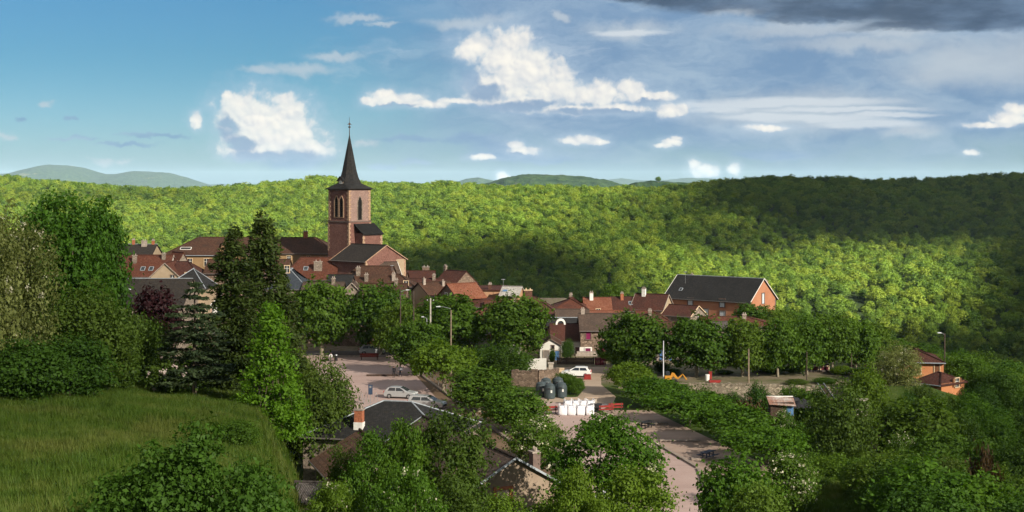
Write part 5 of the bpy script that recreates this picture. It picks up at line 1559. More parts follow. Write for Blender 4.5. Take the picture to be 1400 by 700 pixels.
h = H('low bright red roof behind the stone house with magenta shutters').front(800, 850, 433, 425, 250, 6, -1).walls('stone_brown').roof('tile_orange')
h = H('dark red roofed house with orange chimney').front(836, 868, 424, 406, 284, 8, -4).walls('render_cream').roof('tile_dark').chimney(-.3, -.8, 1.5, .6, .6, 'brick').skylight(1.4, -2)
h = H('dark red roofed house with white chimney left of the long pink building').corner(906, 423, 403, 282, 24, 42, 15, -4, Wd=7.0).walls('render_cream').roof('tile_dark', verge='mortar').chimney(-h.L * .34, -.4, 1.7, .75, .6, 'trim_white')
h.window('f', 0, h.ze - 1.2, .7, .9)
h = H('small stone gabled house in front of the long pink building').corner(944, 432, 418.5, 270, 35, 36, 25, -3).walls('stone_grey').roof('tile_dark', verge='trim_stone').window('r', 0, h.ze - .6, .5, .7, 'trim_dark')
h = H('low bright red roof left of the small stone gabled house').front(870, 914, 440, 425, 254, 8, -2).walls('stone_brown', 0, 3).roof('tile_red')
h = H('long low red roof behind the terrace planes').front(958, 1058, 446, 433, 246, 8, -2).walls('stone_grey', 0, 5).roof('tile_red').chimney(h.L * .18, -1, .9, .7, .6, 'stone_grey')
h = H('small grey arched roof beside the long low red roof').front(972, 996, 449, 440, 238, 5, -2).walls('stone_grey').roof('sheet_grey', gut=False)
h = H('long low red brown roof in front of the ochre building, behind the fir trees').front(286, 396, 373, 355, 266, 9, 2).walls('stone_brown').roof('tile_brown').chimney(h.L * .1, -.5, 1.1, .6, .5, 'stone_grey')
# houses that fill the cluster below the church
for args, roof, lab, chim in (
    ((556, 606, 394, 381, 268, 8, 1), 'tile_dark', 'dark roofed house squeezed between the bare stone gable and the cream gable', 1),
    ((500, 556, 402, 388, 242, 8, .5), 'tile_brown', 'low brown roof behind the broad plane tree at the red bench', 1),
    ((596, 640, 419, 406, 236, 7, .3), 'tile_brown', 'brown roof just below the bright orange tiled one', 0),
    ((664, 716, 422, 411, 239, 7, .2), 'tile_red', 'red roof below the pale sheet roof, behind the round plane tree', 1),
    ((694, 738, 434, 420, 236, 7, .1), 'tile_dark', 'dark roof in front of the large square chimney', 0),
    ((416, 470, 402, 386, 243, 8, .5), 'tile_old', 'old grey brown roof behind the left plane tree of the square', 1),
    ((730, 768, 448, 435, 241, 7, 0), 'tile_dark', 'dark roof left of the steep brown roofed white house', 0),
    ((846, 902, 441, 430, 243, 7, -.3), 'tile_brown', 'brown roof right of the stone house with magenta shutters', 1),
    ((520, 556, 382, 370, 270, 8, 1), 'tile_brown', 'brown roof between the mossy roof and the bush beside the church', 0)):
    h = H(lab).front(*args).walls('stone_brown').roof(roof)
    if chim: h.chimney(h.L * .25, -.6, 1.1, .6, .5, 'stone_grey')
    h.window('f', -h.L * .2, h.ze - 1.2, .8, 1.1).window('f', h.L * .2, h.ze - 1.2, .8, 1.1)
# the long pink building
h = House('pink_building', 'long salmon pink building with huge dark slate roof', 'building').corner(1025, 412, 381, 304, 38, 107, 47, -7)
h.walls('render_salmon').roof('slate', ov=.5, gov=.35, cap='metal', verge='trim_white', thick=.2)
for fx, py, w_, hh_ in ((.31, 413.5, 1.15, 1.7), (.685, 414.5, 1.15, 1.7), (.49, 430, 1.3, 2.3), (.69, 431, 1.3, 1.7)):
    t = -h.L / 2 + fx * h.L; dd = (h.p(t, -h.W / 2, 0)).y
    h.window('f', t, wz(py, dd), w_, hh_, 'trim_dark', 'curtain', fw=.22)
h.window('r', 0, wz(408, 309), 1.0, 2.2, 'trim_dark', 'curtain', fw=.2)
h.quoins([(1, -1), (1, 1)], 'trim_dark').chimney(-h.L * .36, .8, .8).chimney(h.L * .47, 2.6, 1.5, .7, .6).skylight(-h.L * .36, -4.0, .7, .9)
# stone house with magenta shutters
h = House('stone_house', 'stone house with magenta shutters by the drive', 'house').front(792, 851, 451, 429, 230, 9, 0)
h.walls('stone_brown').roof('tile_old').chimney(-h.L * .42, 0, .8, .6, .5, 'mortar')
X_ = lambda px: wx(px, 230) - wx((792 + 851) / 2, 234.5)
h.patch('f', X_(801), wz(484, 230), 17 / F * 230, 19 / F * 230, 'render_white')
h.window('f', X_(804.5), wz(458.5, 230), .75, 1.3, 'trim_dark', 'shutter_magenta', bars=False)
h.window('f', X_(825), wz(481.5, 230), .85, 1.45, 'trim_dark', 'shutter_magenta', bars=False)
h.door('f', X_(803.8), wz(493.5, 230), .85, 2.1, 'shutter_magenta', 'trim_white')
h.patch('f', X_(796), wz(482, 230), .32, .45, 'dark_open', 'meter_box', .06)
b = Bm(); b.box((wx(803, 228.4), 228.6, .25), (1.7, .8, .30)); b.box((wx(803, 228), 227.7, .12), (1.9, .5, .14)); b.build('door_step', 'mortar', h.root, h.off)
# white house with a tall dark roof
h = House('white_house', 'white house with steep brown roof and a slate top left of the stone house', 'house').front(753, 794, 465, 443, 232, 8, 0)
h.walls('render_white').roof('tile_dark', gut=True)
X_ = lambda px: wx(px, 232) - wx(773.5, 236)
h.door('f', X_(789.5), wz(491, 232), .75, 2.0, 'door_maroon', 'trim_white')
g2 = House('x', '', ''); g2.root, g2.off = h.root, h.off
g2.front(748, 790, 445, 434.5, 237, 8, 0); g2.walls('stone_brown', name='rear_wall').roof('slate', cap='metal', name='slate_roof')
b = Bm(); c0 = Vector((wx(766.5, 236), 236, wz(443, 236)))
for i in range(14):
    a0, a1 = i * math.pi / 7, (i + 1) * math.pi / 7
    p0 = [Vector((math.cos(a_) * r_, 0, math.sin(a_) * r_ * 1.05)) for a_, r_ in ((a0, .55), (a1, .55), (a1, .85), (a0, .85))]
    b.prism(p0, c0 + Vector((0, -.25, 0)), c0 + Vector((0, .9, 0)))
dm = b.build('round_dormer', 'trim_white', h.root, h.off)
b = Bm(); b.quad(*[c0 + Vector((math.cos(i * math.pi / 7) * .56, -.05, math.sin(i * math.pi / 7) * .58)) for i in range(14)]); b.build('pane', 'glass', dm, h.off)
# white shed
h = House('white_shed', 'small white painted shed with its gable to the drive', 'shed').gable_front(738.5, 767, 472, 463.5, 222, 7, 0)
h.walls('render_white').roof('tile_brown', ov=.2, gut=False, verge='trim_dark')
h.window('r', .35, wz(474.5, 222), .35, .5, 'trim_dark', 'dark_open', bars=False).door('r', -.7, 0, .8, 1.5, 'render_grey', 'mortar').door('r', 1.05, 0, .7, 1.5, 'shutter_blue', 'mortar')
# white house with mint shutters beneath the round plane
h = House('white_house', 'white house with mint shutters behind the round plane tree', 'house').front(630, 712, 440, 424, 230, 9, 0)
h.walls('render_white').roof('tile_red').window('f', -3.2, 1.9, 1.0, 2.3, 'door_wood', 'glass', 'shutter_mint').window('f', 2.2, 2.2, .9, 1.3, 'trim_white', 'glass', 'shutter_mint').window('f', -1.2, 4.4, .8, 1.2).window('f', 2.6, 4.5, .8, 1.2)
b = Bm()
for i in range(6):
    a = Vector((wx(676, 228.4) + (i - 2.5) * .42, 228.4, 2.95)); b.box(a, (.205, .7, .03 + .004 * (i % 2)), (Vector((1, 0, 0)), Vector((0, .86, .5)), Vector((0, -.5, .86))))
b.build('awning', 'brick', h.root, h.off)
# at the far end of the square
h = House('stone_house', 'stone house with big blue arched garage door at the end of the square', 'house').front(398, 456, 424, 405, 244, 9, 1)
h.walls('stone_grey').roof('tile_brown')
xg = wx(431, 244) - wx(427, 248.5)
h.door('f', xg, wz(467.5, 244), 2.3, 1.75, 'door_blue', 'trim_stone', True, 'garage_door', .18).window('f', -2.5, 4.6, .8, 1.2).window('f', 2.3, 5.0, .8, 1.2)
h = House('stone_house', 'rough brown stone building with wooden garage door beside the square', 'house').front(462, 530, 441, 426, 240, 9, .4)
h.walls('stone_brown').roof('tile_dark').door('f', wx(510, 240) - wx(496, 244.5), wz(481, 240), 2.2, 1.8, 'door_wood', 'trim_dark', False, 'garage_door')
h.window('f', -1.5, 4.6, .7, 1.1).window('f', 2.2, 4.6, .7, 1.1)
# terrace level
h = House('stone_house', 'grey house with blue shutters under the terrace planes', 'house').front(894, 966, 461, 440, 222, 9, -.3)
h.walls('render_grey').roof('tile_brown')
X_ = lambda px: wx(px, 222) - wx(930, 226.5)
h.window('f', X_(910), wz(487, 222), .8, 1.9, 'trim_dark', 'glass', 'shutter_blue').window('f', X_(928), wz(498, 222), .8, 1.3, 'trim_dark', 'shutter_blue', bars=False).window('f', X_(950), wz(485, 222), .8, 1.3, 'trim_dark', 'glass', 'shutter_blue')
h.door('f', X_(955.5), wz(520, 222), .8, 2.0, 'shutter_blue', 'trim_stone').window('f', X_(938), wz(470, 222), .8, 1.1)
h = House('open_barn', 'dark brick barn with low red roof under the terrace planes', 'barn').front(966, 1014, 496, 485, 215, 7, -.2)
h.walls('brick_dark').roof('tile_dark', ov=.6).patch('f', -.6, 1.0, 3.6, 1.8, 'timber', 'barn_door', .05)
b = Bm()
for px in (1011, 968): b.box((wx(px, 213.6), 213.9, 1.3), (.14, .14, 1.4))
b.build('timber_post', 'timber', h.root, h.off)
h = House('low_shed', 'low grey roofed shed with two maroon doors under the planes', 'shed').front(1098, 1138, 506, 499, 208, 5, -.6)
h.walls('render_cream').roof('sheet_grey', gut=False).door('f', wx(1113, 208) - wx(1118, 210.5), -.3, 1.1, 1.15, 'door_maroon').door('f', wx(1127.5, 208) - wx(1118, 210.5), -.3, 1.1, 1.15, 'door_maroon')
h = House('low_shed', 'low reddish roofed hut right of the terrace planes', 'shed').front(1160, 1206, 505, 500, 212, 5, -2).walls('stone_brown').roof('tile_dark', gut='zinc')
# orange house on the right
h = House('orange_house', 'orange rendered house with brown roofs alone on the right slope', 'house')
h.front(1222, 1283, 494, 477, 203, 8, -3.6, 8).walls('render_orange', 3.6, 3.6).roof('tile_dark', ov=.5, gut='zinc')
h.window('f', h.L * .36, wz(503.5, 203), .7, 1.3, 'trim_stone', 'shutter_brown', bars=False).window('f', -h.L * .04, wz(505, 203), .7, 1.3, 'trim_stone', 'shutter_brown', bars=False)
w2 = House('x', '', ''); w2.root, w2.off = h.root, h.off
w2.corner(1287, 525, 512, 194, 52, 0, 0, -3.4, L=4.4, Wd=5.4)
w2.zr = w2.ze + 1.1
w2.walls('render_orange', 1.9, 1.9, name='wing_wall').roof('tile_dark', ov=.55, gut='zinc', name='wing_roof')
w2.hipL = w2.hipR = 1.9
w2.window('r', w2.W * .16, wz(527.5, 193), .9, 1.2, 'trim_stone', 'glass', 'shutter_brown').door('f', w2.L * .15, -2.9, .9, 2.0, 'door_wood')
# ================================================================ houses close below the viewer
h = House('slate_house', 'low house with dark slate hip roof and brick chimney near the silver cars', 'house').front(436, 640, 598, 549, 126, 10, 0, 14)
h.walls('stone_grey', 6, 5.2).roof('slate', ov=.5, cap='metal').chimney(-h.L * .14, -3.9, 2.0, .75, .6, 'brick', 'mortar', 'trim_white')
h = House('gabled_house', 'rendered gabled house with long brown tile roof among the near trees', 'house')
h.frame(-4.6 + 1.0, 109.5, .5, 66.6); h.L, h.W = 19.0, 8.6; h.ze, h.zr = 5.8, 8.3
h.walls('render_taupe').roof('tile_old', ov=.5, gov=.3, verge='zinc', gut='zinc')
h.window('r', -.9, 5.3, 1.0, 1.6, 'brick', 'shutter_pink', bars=False, fw=.22).window('r', -.6, 2.2, 1.0, 1.5, 'brick', 'shutter_pink', bars=False, fw=.22).chimney(5.5, 3.4, 1.7, .75, .6, 'trim_dark')
h = House('tiled_outbuilding', 'outbuilding with coarse brown tiles and a mossy wall at the foot of the meadow', 'outbuilding')
h.frame(-11.6, 116.5, .5, 72); h.L, h.W = 9.5, 7.6; h.ze, h.zr = 4.6, 6.7
roof_mat('tile_coarse', [(0.1148, 0.0612, 0.0382), (0.1615, 0.0892, 0.0561), (0.1827, 0.1105, 0.0748), (0.0723, 0.0442, 0.0323)], mossk=.4, row=.42, colw=.32, bumpk=1.0)
h.walls('stone_bank').roof('tile_coarse', ov=.55)
h = House('garden_wall', 'short white wall with orange coping tiles above the outbuilding', 'wall')
h.frame(wx(436, 130), 130, 3.0, 10)
b = Bm(); b.box(h.p(0, 0, 3.6), (2.1, .15, 1.6), (h.U, h.Vv, Vector((0, 0, 1)))); b.build('wall', 'render_white', h.root, h.off)
b = Bm()
for i in range(11):
    q0 = h.p(-2.2 + i * .4, 0, 5.36 - i * .0); b.tubep([q0, q0 + h.U * .44], [.20, .17], 8)
b.build('coping', 'tile_orange' if False else 'brick', h.root, h.off)
h = House('grey_shed', 'low shed with weathered grey sheet roof at the bottom of the meadow', 'shed').front(388, 446, 684, 660, 98, 4.5, 4.5, 8)
h.walls('stone_bank').roof('sheet_grey', gut=False)

# ================================================================ paving and the open ground of the village
def paving(name, cols, scale, rough=.9, lines=0.0):
    m, T, out = new_mat(name)
    pos = T.n('ShaderNodeNewGeometry').outputs['Position']
    n1 = T.noise(pos, .11 * scale, 5, .65); n2 = T.noise(pos, 1.4 * scale, 5, .7); n3 = T.noise(T.vm('MULTIPLY', pos, (.16, .9, 1)), .5, 4, .6)
    c_ = T.mix(T.ss(n1, .32, .68), cols[0], cols[1])
    c_ = T.mix(T.math('MULTIPLY', T.ss(n2, .5, .75), .45), c_, cols[2])
    c_ = T.mix(T.math('MULTIPLY', T.ss(n3, .52, .7), .40), c_, tuple(v * .72 for v in cols[0]))
    bsdf(T, out, c_, rough, .15, bump=n2, bumpk=.3, dist=.03)
    M[name] = m
paving('paving_rose', [(.360, .255, .225), (.410, .305, .272), (.450, .355, .318)], 1)
paving('paving_sand', [(.330, .245, .180), (.400, .310, .235), (.440, .350, .270)], 1)
paving('paving_gravel', [(.290, .205, .165), (.340, .255, .205), (.270, .205, .160)], 2)
paving('asphalt', [(.085, .078, .074), (.115, .105, .098), (.14, .13, .12)], 1)
paving('soil', [(.120, .080, .050), (.165, .110, .070), (.210, .150, .100)], 1.5)
M['kerb'] = plain('kerb', (.25, .20, .165), .9, .2)
M['concrete'] = plain('concrete', (.40, .35, .29), .9, .18)
def sheet(name, pts, mat, z=None, lift=.0, n=1):
    """ground sheet given by a polygon of (x, y)"""
    me = bpy.data.meshes.new(name)
    bm = bmesh.new()
    vs_ = [bm.verts.new((x, y, (z if z is not None else tz(x, y)) + lift)) for x, y in pts]
    f = bm.faces.new(vs_); f.normal_update()
    if f.normal.z < 0: f.normal_flip()
    bmesh.ops.triangulate(bm, faces=[f])
    bm.to_mesh(me); bm.free(); me.materials.append(M[mat])
    return tag(link(name, me), kind='structure')
def G(px, py, z=0.0):
    d = (CAMZ - z) * F / (py - 250); return (wx(px, d), d)
sq_r = [G(545, 491), G(622, 548)]
ex = lambda a, b, y: a[0] + (b[0] - a[0]) * (y - a[1]) / (b[1] - a[1])
xq = lambda y: ex(sq_r[0], sq_r[1], y)
sheet('village_square', [(-41, 226), (xq(226), 226), (xq(150), 150), (xq(150), 120), (-9, 120), (-15, 138), (-30, 165)], 'paving_rose', 0, .030)
sheet('road', [G(704, 552), (wx(706, 180), 180), (wx(838, 178), 178), (10.6, 172), (18.0, 138), (17.4, 124), (13.5, 111), (8, 98), (xq(120) + 1, 118), (xq(150) + 3, 150)], 'paving_rose', 0, .034)
sheet('driveway', [(wx(706, 180), 180.0), (wx(838, 178), 178.0), (wx(842, 184), 184), (wx(822, 195), 195), (wx(822, 203), 203), (wx(838, 208), 208), (wx(838, 214), 214), (wx(745, 213), 213), (wx(752, 203), 203), (wx(797, 200), 200), (wx(800, 192), 192), (wx(790, 184), 184), (wx(770, 182), 182), (wx(730, 188), 188), (wx(706, 188), 188)], 'paving_sand', 0, .038)
sheet('tree_verge', [(xq(224) + .4, 224), (xq(224) + 5, 224), (-1.0, 181), (xq(150) + 4.2, 150), (xq(150) + 3.6, 128), (xq(150) + .4, 128)], 'soil', 0, .042)
sheet('path', [(-41, 226.2), (-44, 240), (wx(540, 240), 240), (xq(226), 226.2)], 'asphalt', .0, .046)
sheet('verge_strip', [(10.9, 173), (18.3, 138), (17.7, 124), (24, 126), (25.5, 138), (17, 173)], 'paving_gravel', 0, .050)
paving('paving_weedy', [(.085, .095, .035), (.205, .160, .115), (.060, .085, .025)], 2)
sheet('terrace', [(wx(852, 194), 194.2), (57, 194.2), (57, 216), (wx(845, 216), 216)], 'paving_weedy', 0.0, .030)
sheet('bare_bank', [(wx(1005, 180), 180.5), (wx(1062, 180), 180.5), (wx(1085, 172), 172), (wx(1020, 168), 168)], 'soil', None, .25)
def kerb(name, a, b, w=.30, h=.14, mat='kerb', label=None, z=.03):
    a, b = Vector((a[0], a[1], 0)), Vector((b[0], b[1], 0)); dr = (b - a); n = int(dr.length / 1.2); dr.normalize(); nr = Vector((-dr.y, dr.x, 0))
    k = Bm()
    for i in range(n):
        c = a + dr * ((i + .5) * (b - a).length / n)
        k.box((c.x, c.y, z + h / 2 - .1), ((b - a).length / n / 2 - .008, w / 2, h / 2 + .1), (dr, nr, Vector((0, 0, 1))))
    return tag(k.build(name, mat, bevel=.012), label, 'kerb')
kerb('kerb', (10.7, 173.2), (18.2, 137.8), .4, .18, label='long stone kerb along the road below the spreading trees')
kerb('kerb', (18.2, 137.4), (17.6, 124.5), .35, .16, label='kerb continuing the road edge beside the big round tree')
kerb('kerb', (xq(224), 224), (xq(150), 150), .35, .22, label='stone kerb along the right edge of the square under the clipped trees')
kerb('kerb', (-40, 226.0), (xq(226), 226.0), .4, .25, label='low stone kerb across the far end of the square')
for i, y in enumerate((163, 152, 142)):
    x0 = 10.9 + (173 - y) * (18.3 - 10.9) / 35 + .5
    k = Bm(); k.box((x0 + 2.3, y, .10), (2.2, .4, .14)); o = k.build('parking_divider', 'kerb', bevel=.03)
    tag(o, 'flat pale concrete strip dividing the parking bays beside the road kerb', 'parking divider', 'strips between the parking bays')
k = Bm(); x0, y0 = G(501, 514.5); x1, y1 = G(545, 514.5); k.box(((x0 + x1) / 2, y0, .15), ((x1 - x0) / 2, .12, .13)); tag(k.build('timber_beam', 'timber', bevel=.02), 'long dark timber beam lying across the square', 'beam')

# ---------------------------------------------------------------- stone walls
def stone_wall(name, pts, h, label, mat='stone_bank', th=.5, cap=True, base=None, cat='wall'):
    """pts: (x, y, top z); a wall of its own with a course of cap stones"""
    r = bpy.data.objects.new(name, None); COL.objects.link(r); r.location = (pts[0][0], pts[0][1], pts[0][2] - h); tag(r, label, cat)
    off = r.location.copy()
    b = Bm(); c_ = Bm()
    rs = np.random.default_rng(int(abs(pts[0][0] * 100)) + 3)
    for (x0, y0, z0), (x1, y1, z1) in zip(pts, pts[1:]):
        a, e = Vector((x0, y0, 0)), Vector((x1, y1, 0)); dr = (e - a).normalized(); nr = Vector((-dr.y, dr.x, 0)); L_ = (e - a).length
        n = max(1, int(L_ / .9))
        for i in range(n):
            f0, f1 = i / n, (i + 1) / n; p0, p1 = a.lerp(e, f0), a.lerp(e, f1); zz = z0 + (z1 - z0) * (f0 + f1) / 2 + rs.normal() * .04
            b.box((p0 + p1) / 2 + Vector((0, 0, zz - h / 2)), (L_ / n / 2, th / 2, h / 2), (dr, nr, Vector((0, 0, 1))))
            if cap:
                for q in range(2):
                    cc = p0.lerp(p1, .25 + .5 * q); hh = .09 + .06 * rs.random()
                    c_.box(cc + Vector((0, 0, zz + hh)), (L_ / n / 4 - .02, th / 2 + .05, hh), (dr, nr, Vector((0, 0, 1))))
    b.build('wall_body', mat, r, off)
    if cap: c_.build('cap_stones', mat, r, off)
    return r
stone_wall('retaining_wall', [(wx(846, 192), 192.6, .55), (wx(930, 191.6), 191.9, .5), (wx(1000, 191.2), 191.5, .45), (wx(1062, 191.0), 191.3, .35)], 5.4, 'long rubble stone retaining wall holding up the plane tree terrace')
stone_wall('retaining_wall', [(wx(1062, 191), 191.4, .3), (wx(1120, 191), 191.4, .1), (wx(1200, 191), 191.6, -.5)], 3.0, 'lower overgrown end of the terrace wall above the sheds')
stone_wall('garden_wall', [(wx(700, 194), 194, 1.9), (wx(735, 193), 193, 2.05), (wx(757, 195), 195, 1.9), (wx(762, 199), 199, 1.5)], 2.4, 'old brown stone wall behind the recycling bins', 'stone_brown')
r = stone_wall('garden_wall', [(wx(718, 201), 201, 2.9), (wx(747, 201), 201, 2.9)], 2.9, 'white painted garden wall above the old brown stone wall', 'render_white', .2, False)
k = Bm(); k.box((wx(753, 204), 204, .9), (.35, .35, .9)); k.box((wx(753, 204), 204, 1.86), (.45, .45, .08)); tag(k.build('gate_post', 'concrete', bevel=.03), 'square pale gate post right of the white garden wall', 'gate post')
k = Bm(); k.box((wx(766, 205), 205, .45), (.55, .4, .45)); k.box((wx(766, 205), 205, .95), (.6, .45, .05)); tag(k.build('utility_box', 'trim_stone', bevel=.03), 'small cream box standing left of the white car', 'utility box')
def fence(name, x0, x1, y, h, mat, label, pitch=.16, gap=.02):
    r = bpy.data.objects.new(name, None); COL.objects.link(r); r.location = (x0, y, 0); tag(r, label, 'fence')
    b = Bm(); n = int((x1 - x0) / pitch)
    for i in range(n): b.box((x0 + (i + .5) * pitch, y, h / 2 + .02 * math.sin(i * 2.3)), (pitch / 2 - gap / 2, .02, h / 2))
    b.build('board_panel', mat, r, r.location)
    k = x0
    while k <= x1 + .01:
        b = Bm(); b.box((k, y + .08, h / 2 + .05), (.06, .05, h / 2 + .08)); b.build('post', mat, r, r.location); k += (x1 - x0) / 4
    b = Bm()
    for z in (.3, h - .25): b.box(((x0 + x1) / 2, y + .04, z), ((x1 - x0) / 2, .018, .05))
    b.build('rail', mat, r, r.location)
fence('board_fence', wx(762, 217), wx(812, 217), 217, 1.05, 'stone_grey' if False else 'timber', 'dark board fence behind the white car')
fence('board_gate', wx(814, 216), wx(828, 216), 216, 1.15, 'door_maroon', 'dark maroon board gate right of the white car')

# ---------------------------------------------------------------- vehicles
M['car_white'] = plain('car_white', (.72, .72, .70), .25, .03, spec=.5)
M['car_silver'] = plain('car_silver', (.46, .47, .48), .28, .03, spec=.5, metal=.4)
M['tyre'] = plain('tyre', (.02, .02, .02), .9, .1)
M['rim'] = plain('rim', (.35, .35, .36), .4, .1, metal=.6)
M['red_lamp'] = plain('red_lamp', (.40, .02, .02), .25, .1, spec=.5)
M['lamp_glass'] = plain('lamp_glass', (.60, .62, .62), .15, .05, spec=.6)
M['black_plastic'] = plain('black_plastic', (.020, .020, .022), .6, .1)
def car(name, label, x, y, rz, mat, kind='hatch', z=0.03, L=4.2):
    """front points to local +x"""
    r = bpy.data.objects.new(name, None); COL.objects.link(r); r.location = (x, y, z); r.rotation_euler = (0, 0, rz); tag(r, label, 'car', 'parked cars')
    hl = L / 2; W2 = .86
    # side profile (x, z): lower body then greenhouse
    if kind == 'estate':
        low = [(-hl, .42), (-hl + .03, .95), (-hl + .35, 1.02), (hl - 1.25, 1.0), (hl - .35, .86), (hl - .02, .62), (hl, .34), (hl - .2, .22), (-hl + .15, .22)]
        top = [(-hl + .10, .98), (-hl + .28, 1.46), (-hl + .7, 1.55), (hl - 2.3, 1.53), (hl - 1.75, 1.36), (hl - 1.15, .99)]
    else:
        low = [(-hl, .42), (-hl + .02, .88), (-hl + .3, 1.0), (hl - 1.2, .97), (hl - .35, .82), (hl - .02, .60), (hl, .34), (hl - .2, .22), (-hl + .15, .22)]
        top = [(-hl + .12, .96), (-hl + .55, 1.40), (-hl + 1.1, 1.48), (hl - 2.1, 1.46), (hl - 1.6, 1.28), (hl - 1.0, .95)]
    def shell(prof, w0, w1, zlo, zhi):
        b = Bm(); n = len(prof)
        def wd(z): return w0 + (w1 - w0) * max(0, min(1, (z - zlo) / (zhi - zlo)))
        i0 = len(b.v)
        for sg in (-1, 1):
            for (px, pz) in prof: b.v.append((px, sg * wd(pz), pz))
        b.f.append(tuple(range(n))); b.uv.append(None); b.f.append(tuple(range(2 * n - 1, n - 1, -1))); b.uv.append(None)
        for k in range(n):
            b.f.append((k, (k + 1) % n, n + (k + 1) % n, n + k)); b.uv.append(None)
        return b
    bd = shell(low, W2, W2 - .05, .3, 1.0).build('body', mat, r, bevel=.05, smooth=False)
    shell(top, W2 - .06, W2 - .22, .95, 1.5).build('cabin', mat, r, bevel=.03)
    # side windows, windscreen, rear window
    tx = [p[0] for p in top]
    for sg in (-1, 1):
        for (a, e) in ((tx[0] + .42, (tx[0] + tx[-1]) / 2 - .1), ((tx[0] + tx[-1]) / 2, tx[-1] - .52)):
            b = Bm(); y0, y1 = sg * (W2 - .068 + .012), sg * (W2 - .19 + .012)
            xx0 = a + .22 if a < 0 and a == tx[0] + .42 else a; xx1 = e - (.48 if e == tx[-1] - .52 else 0)
            b.quad((a, y0, 1.0), (e + (.12 if e == tx[-1] - .52 else 0), y0, 1.0), (xx1, y1, 1.38), (xx0, y1, 1.38))
            b.build('side_window', 'glass', r)
    b = Bm(); x0, z0 = top[-1]; x1, z1 = top[-2]; x2, z2 = top[-3]
    b.quad((x0 - .04, -.70, z0 + .05), (x0 - .04, .70, z0 + .05), (x1 + .0, .62, z1 + .03), (x1 + .0, -.62, z1 + .03)); b.quad((x1, -.62, z1 + .03), (x1, .62, z1 + .03), (x2 + .12, .58, z2 + .005), (x2 + .12, -.58, z2 + .005)); b.build('windscreen', 'glass', r)
    b = Bm(); x0, z0 = top[0]; x1, z1 = top[1]
    dx, dz = x1 - x0, z1 - z0
    b.quad((x0 + dx * .2 - .035, -.68, z0 + dz * .2), (x0 + dx * .2 - .035, .68, z0 + dz * .2), (x0 + dx * .9 - .035, .6, z0 + dz * .9), (x0 + dx * .9 - .035, -.6, z0 + dz * .9)); b.build('rear_window', 'glass', r)
    for sx in (-hl + .78, hl - .82):
        for sg in (-1, 1):
            b = Bm(); c = Vector((sx, sg * (W2 - .09), .31)); n = 18
            ro = [(c.x + math.cos(i * 2 * math.pi / n) * .31, c.z + math.sin(i * 2 * math.pi / n) * .31) for i in range(n)]
            b.prism([Vector((q[0], 0, q[1])) for q in ro], (0, c.y - .10, 0), (0, c.y + .10, 0))
            w_ = b.build('wheel', 'tyre', r)
            b = Bm(); b.prism([Vector((c.x + math.cos(i * math.pi / 5) * .19, 0, c.z + math.sin(i * math.pi / 5) * .19)) for i in range(10)], (0, c.y + sg * .09, 0), (0, c.y + sg * .115, 0)); b.build('rim', 'rim', w_)
    for sg in (-1, 1):
        b = Bm(); b.box((hl - .16, sg * .62, .68), (.14, .17, .075)); b.build('headlight', 'lamp_glass', r, bevel=.02)
        b = Bm(); b.box((-hl + .05, sg * .68, .82), (.07, .12, .13)); b.build('tail_light', 'red_lamp', r, bevel=.02)
        b = Bm(); b.box((hl - 1.32, sg * (W2 + .05), 1.0), (.08, .09, .06)); b.build('wing_mirror', mat, r, bevel=.02)
    b = Bm(); b.box((hl - .02, 0, .42), (.05, .6, .12)); b.build('grille', 'black_plastic', r, bevel=.01)
    b = Bm(); b.box((-hl - .005, 0, .62), (.02, .27, .06)); b.build('number_plate', 'trim_white', r)
    return r
car('parked_car', 'white hatchback parked side on at the top of the drive', wx(788, 203), 203, math.pi - .12, 'car_white', L=4.3)
car('parked_car', 'silver hatchback parked at the near end of the square, left of the silver estate', wx(548, 183), 183, -.22, 'car_silver')
car('parked_car', 'silver estate car parked at the near end of the square', wx(584, 175), 175, -.30, 'car_silver', 'estate', L=4.7)
car('parked_car', 'silver car parked behind the red bench', wx(508, 229.5), 229.8, .15, 'car_silver', z=.05)
car('parked_car', 'white car half hidden by leaves at the bottom of the road', wx(845, 122), 122, .5, 'car_white')

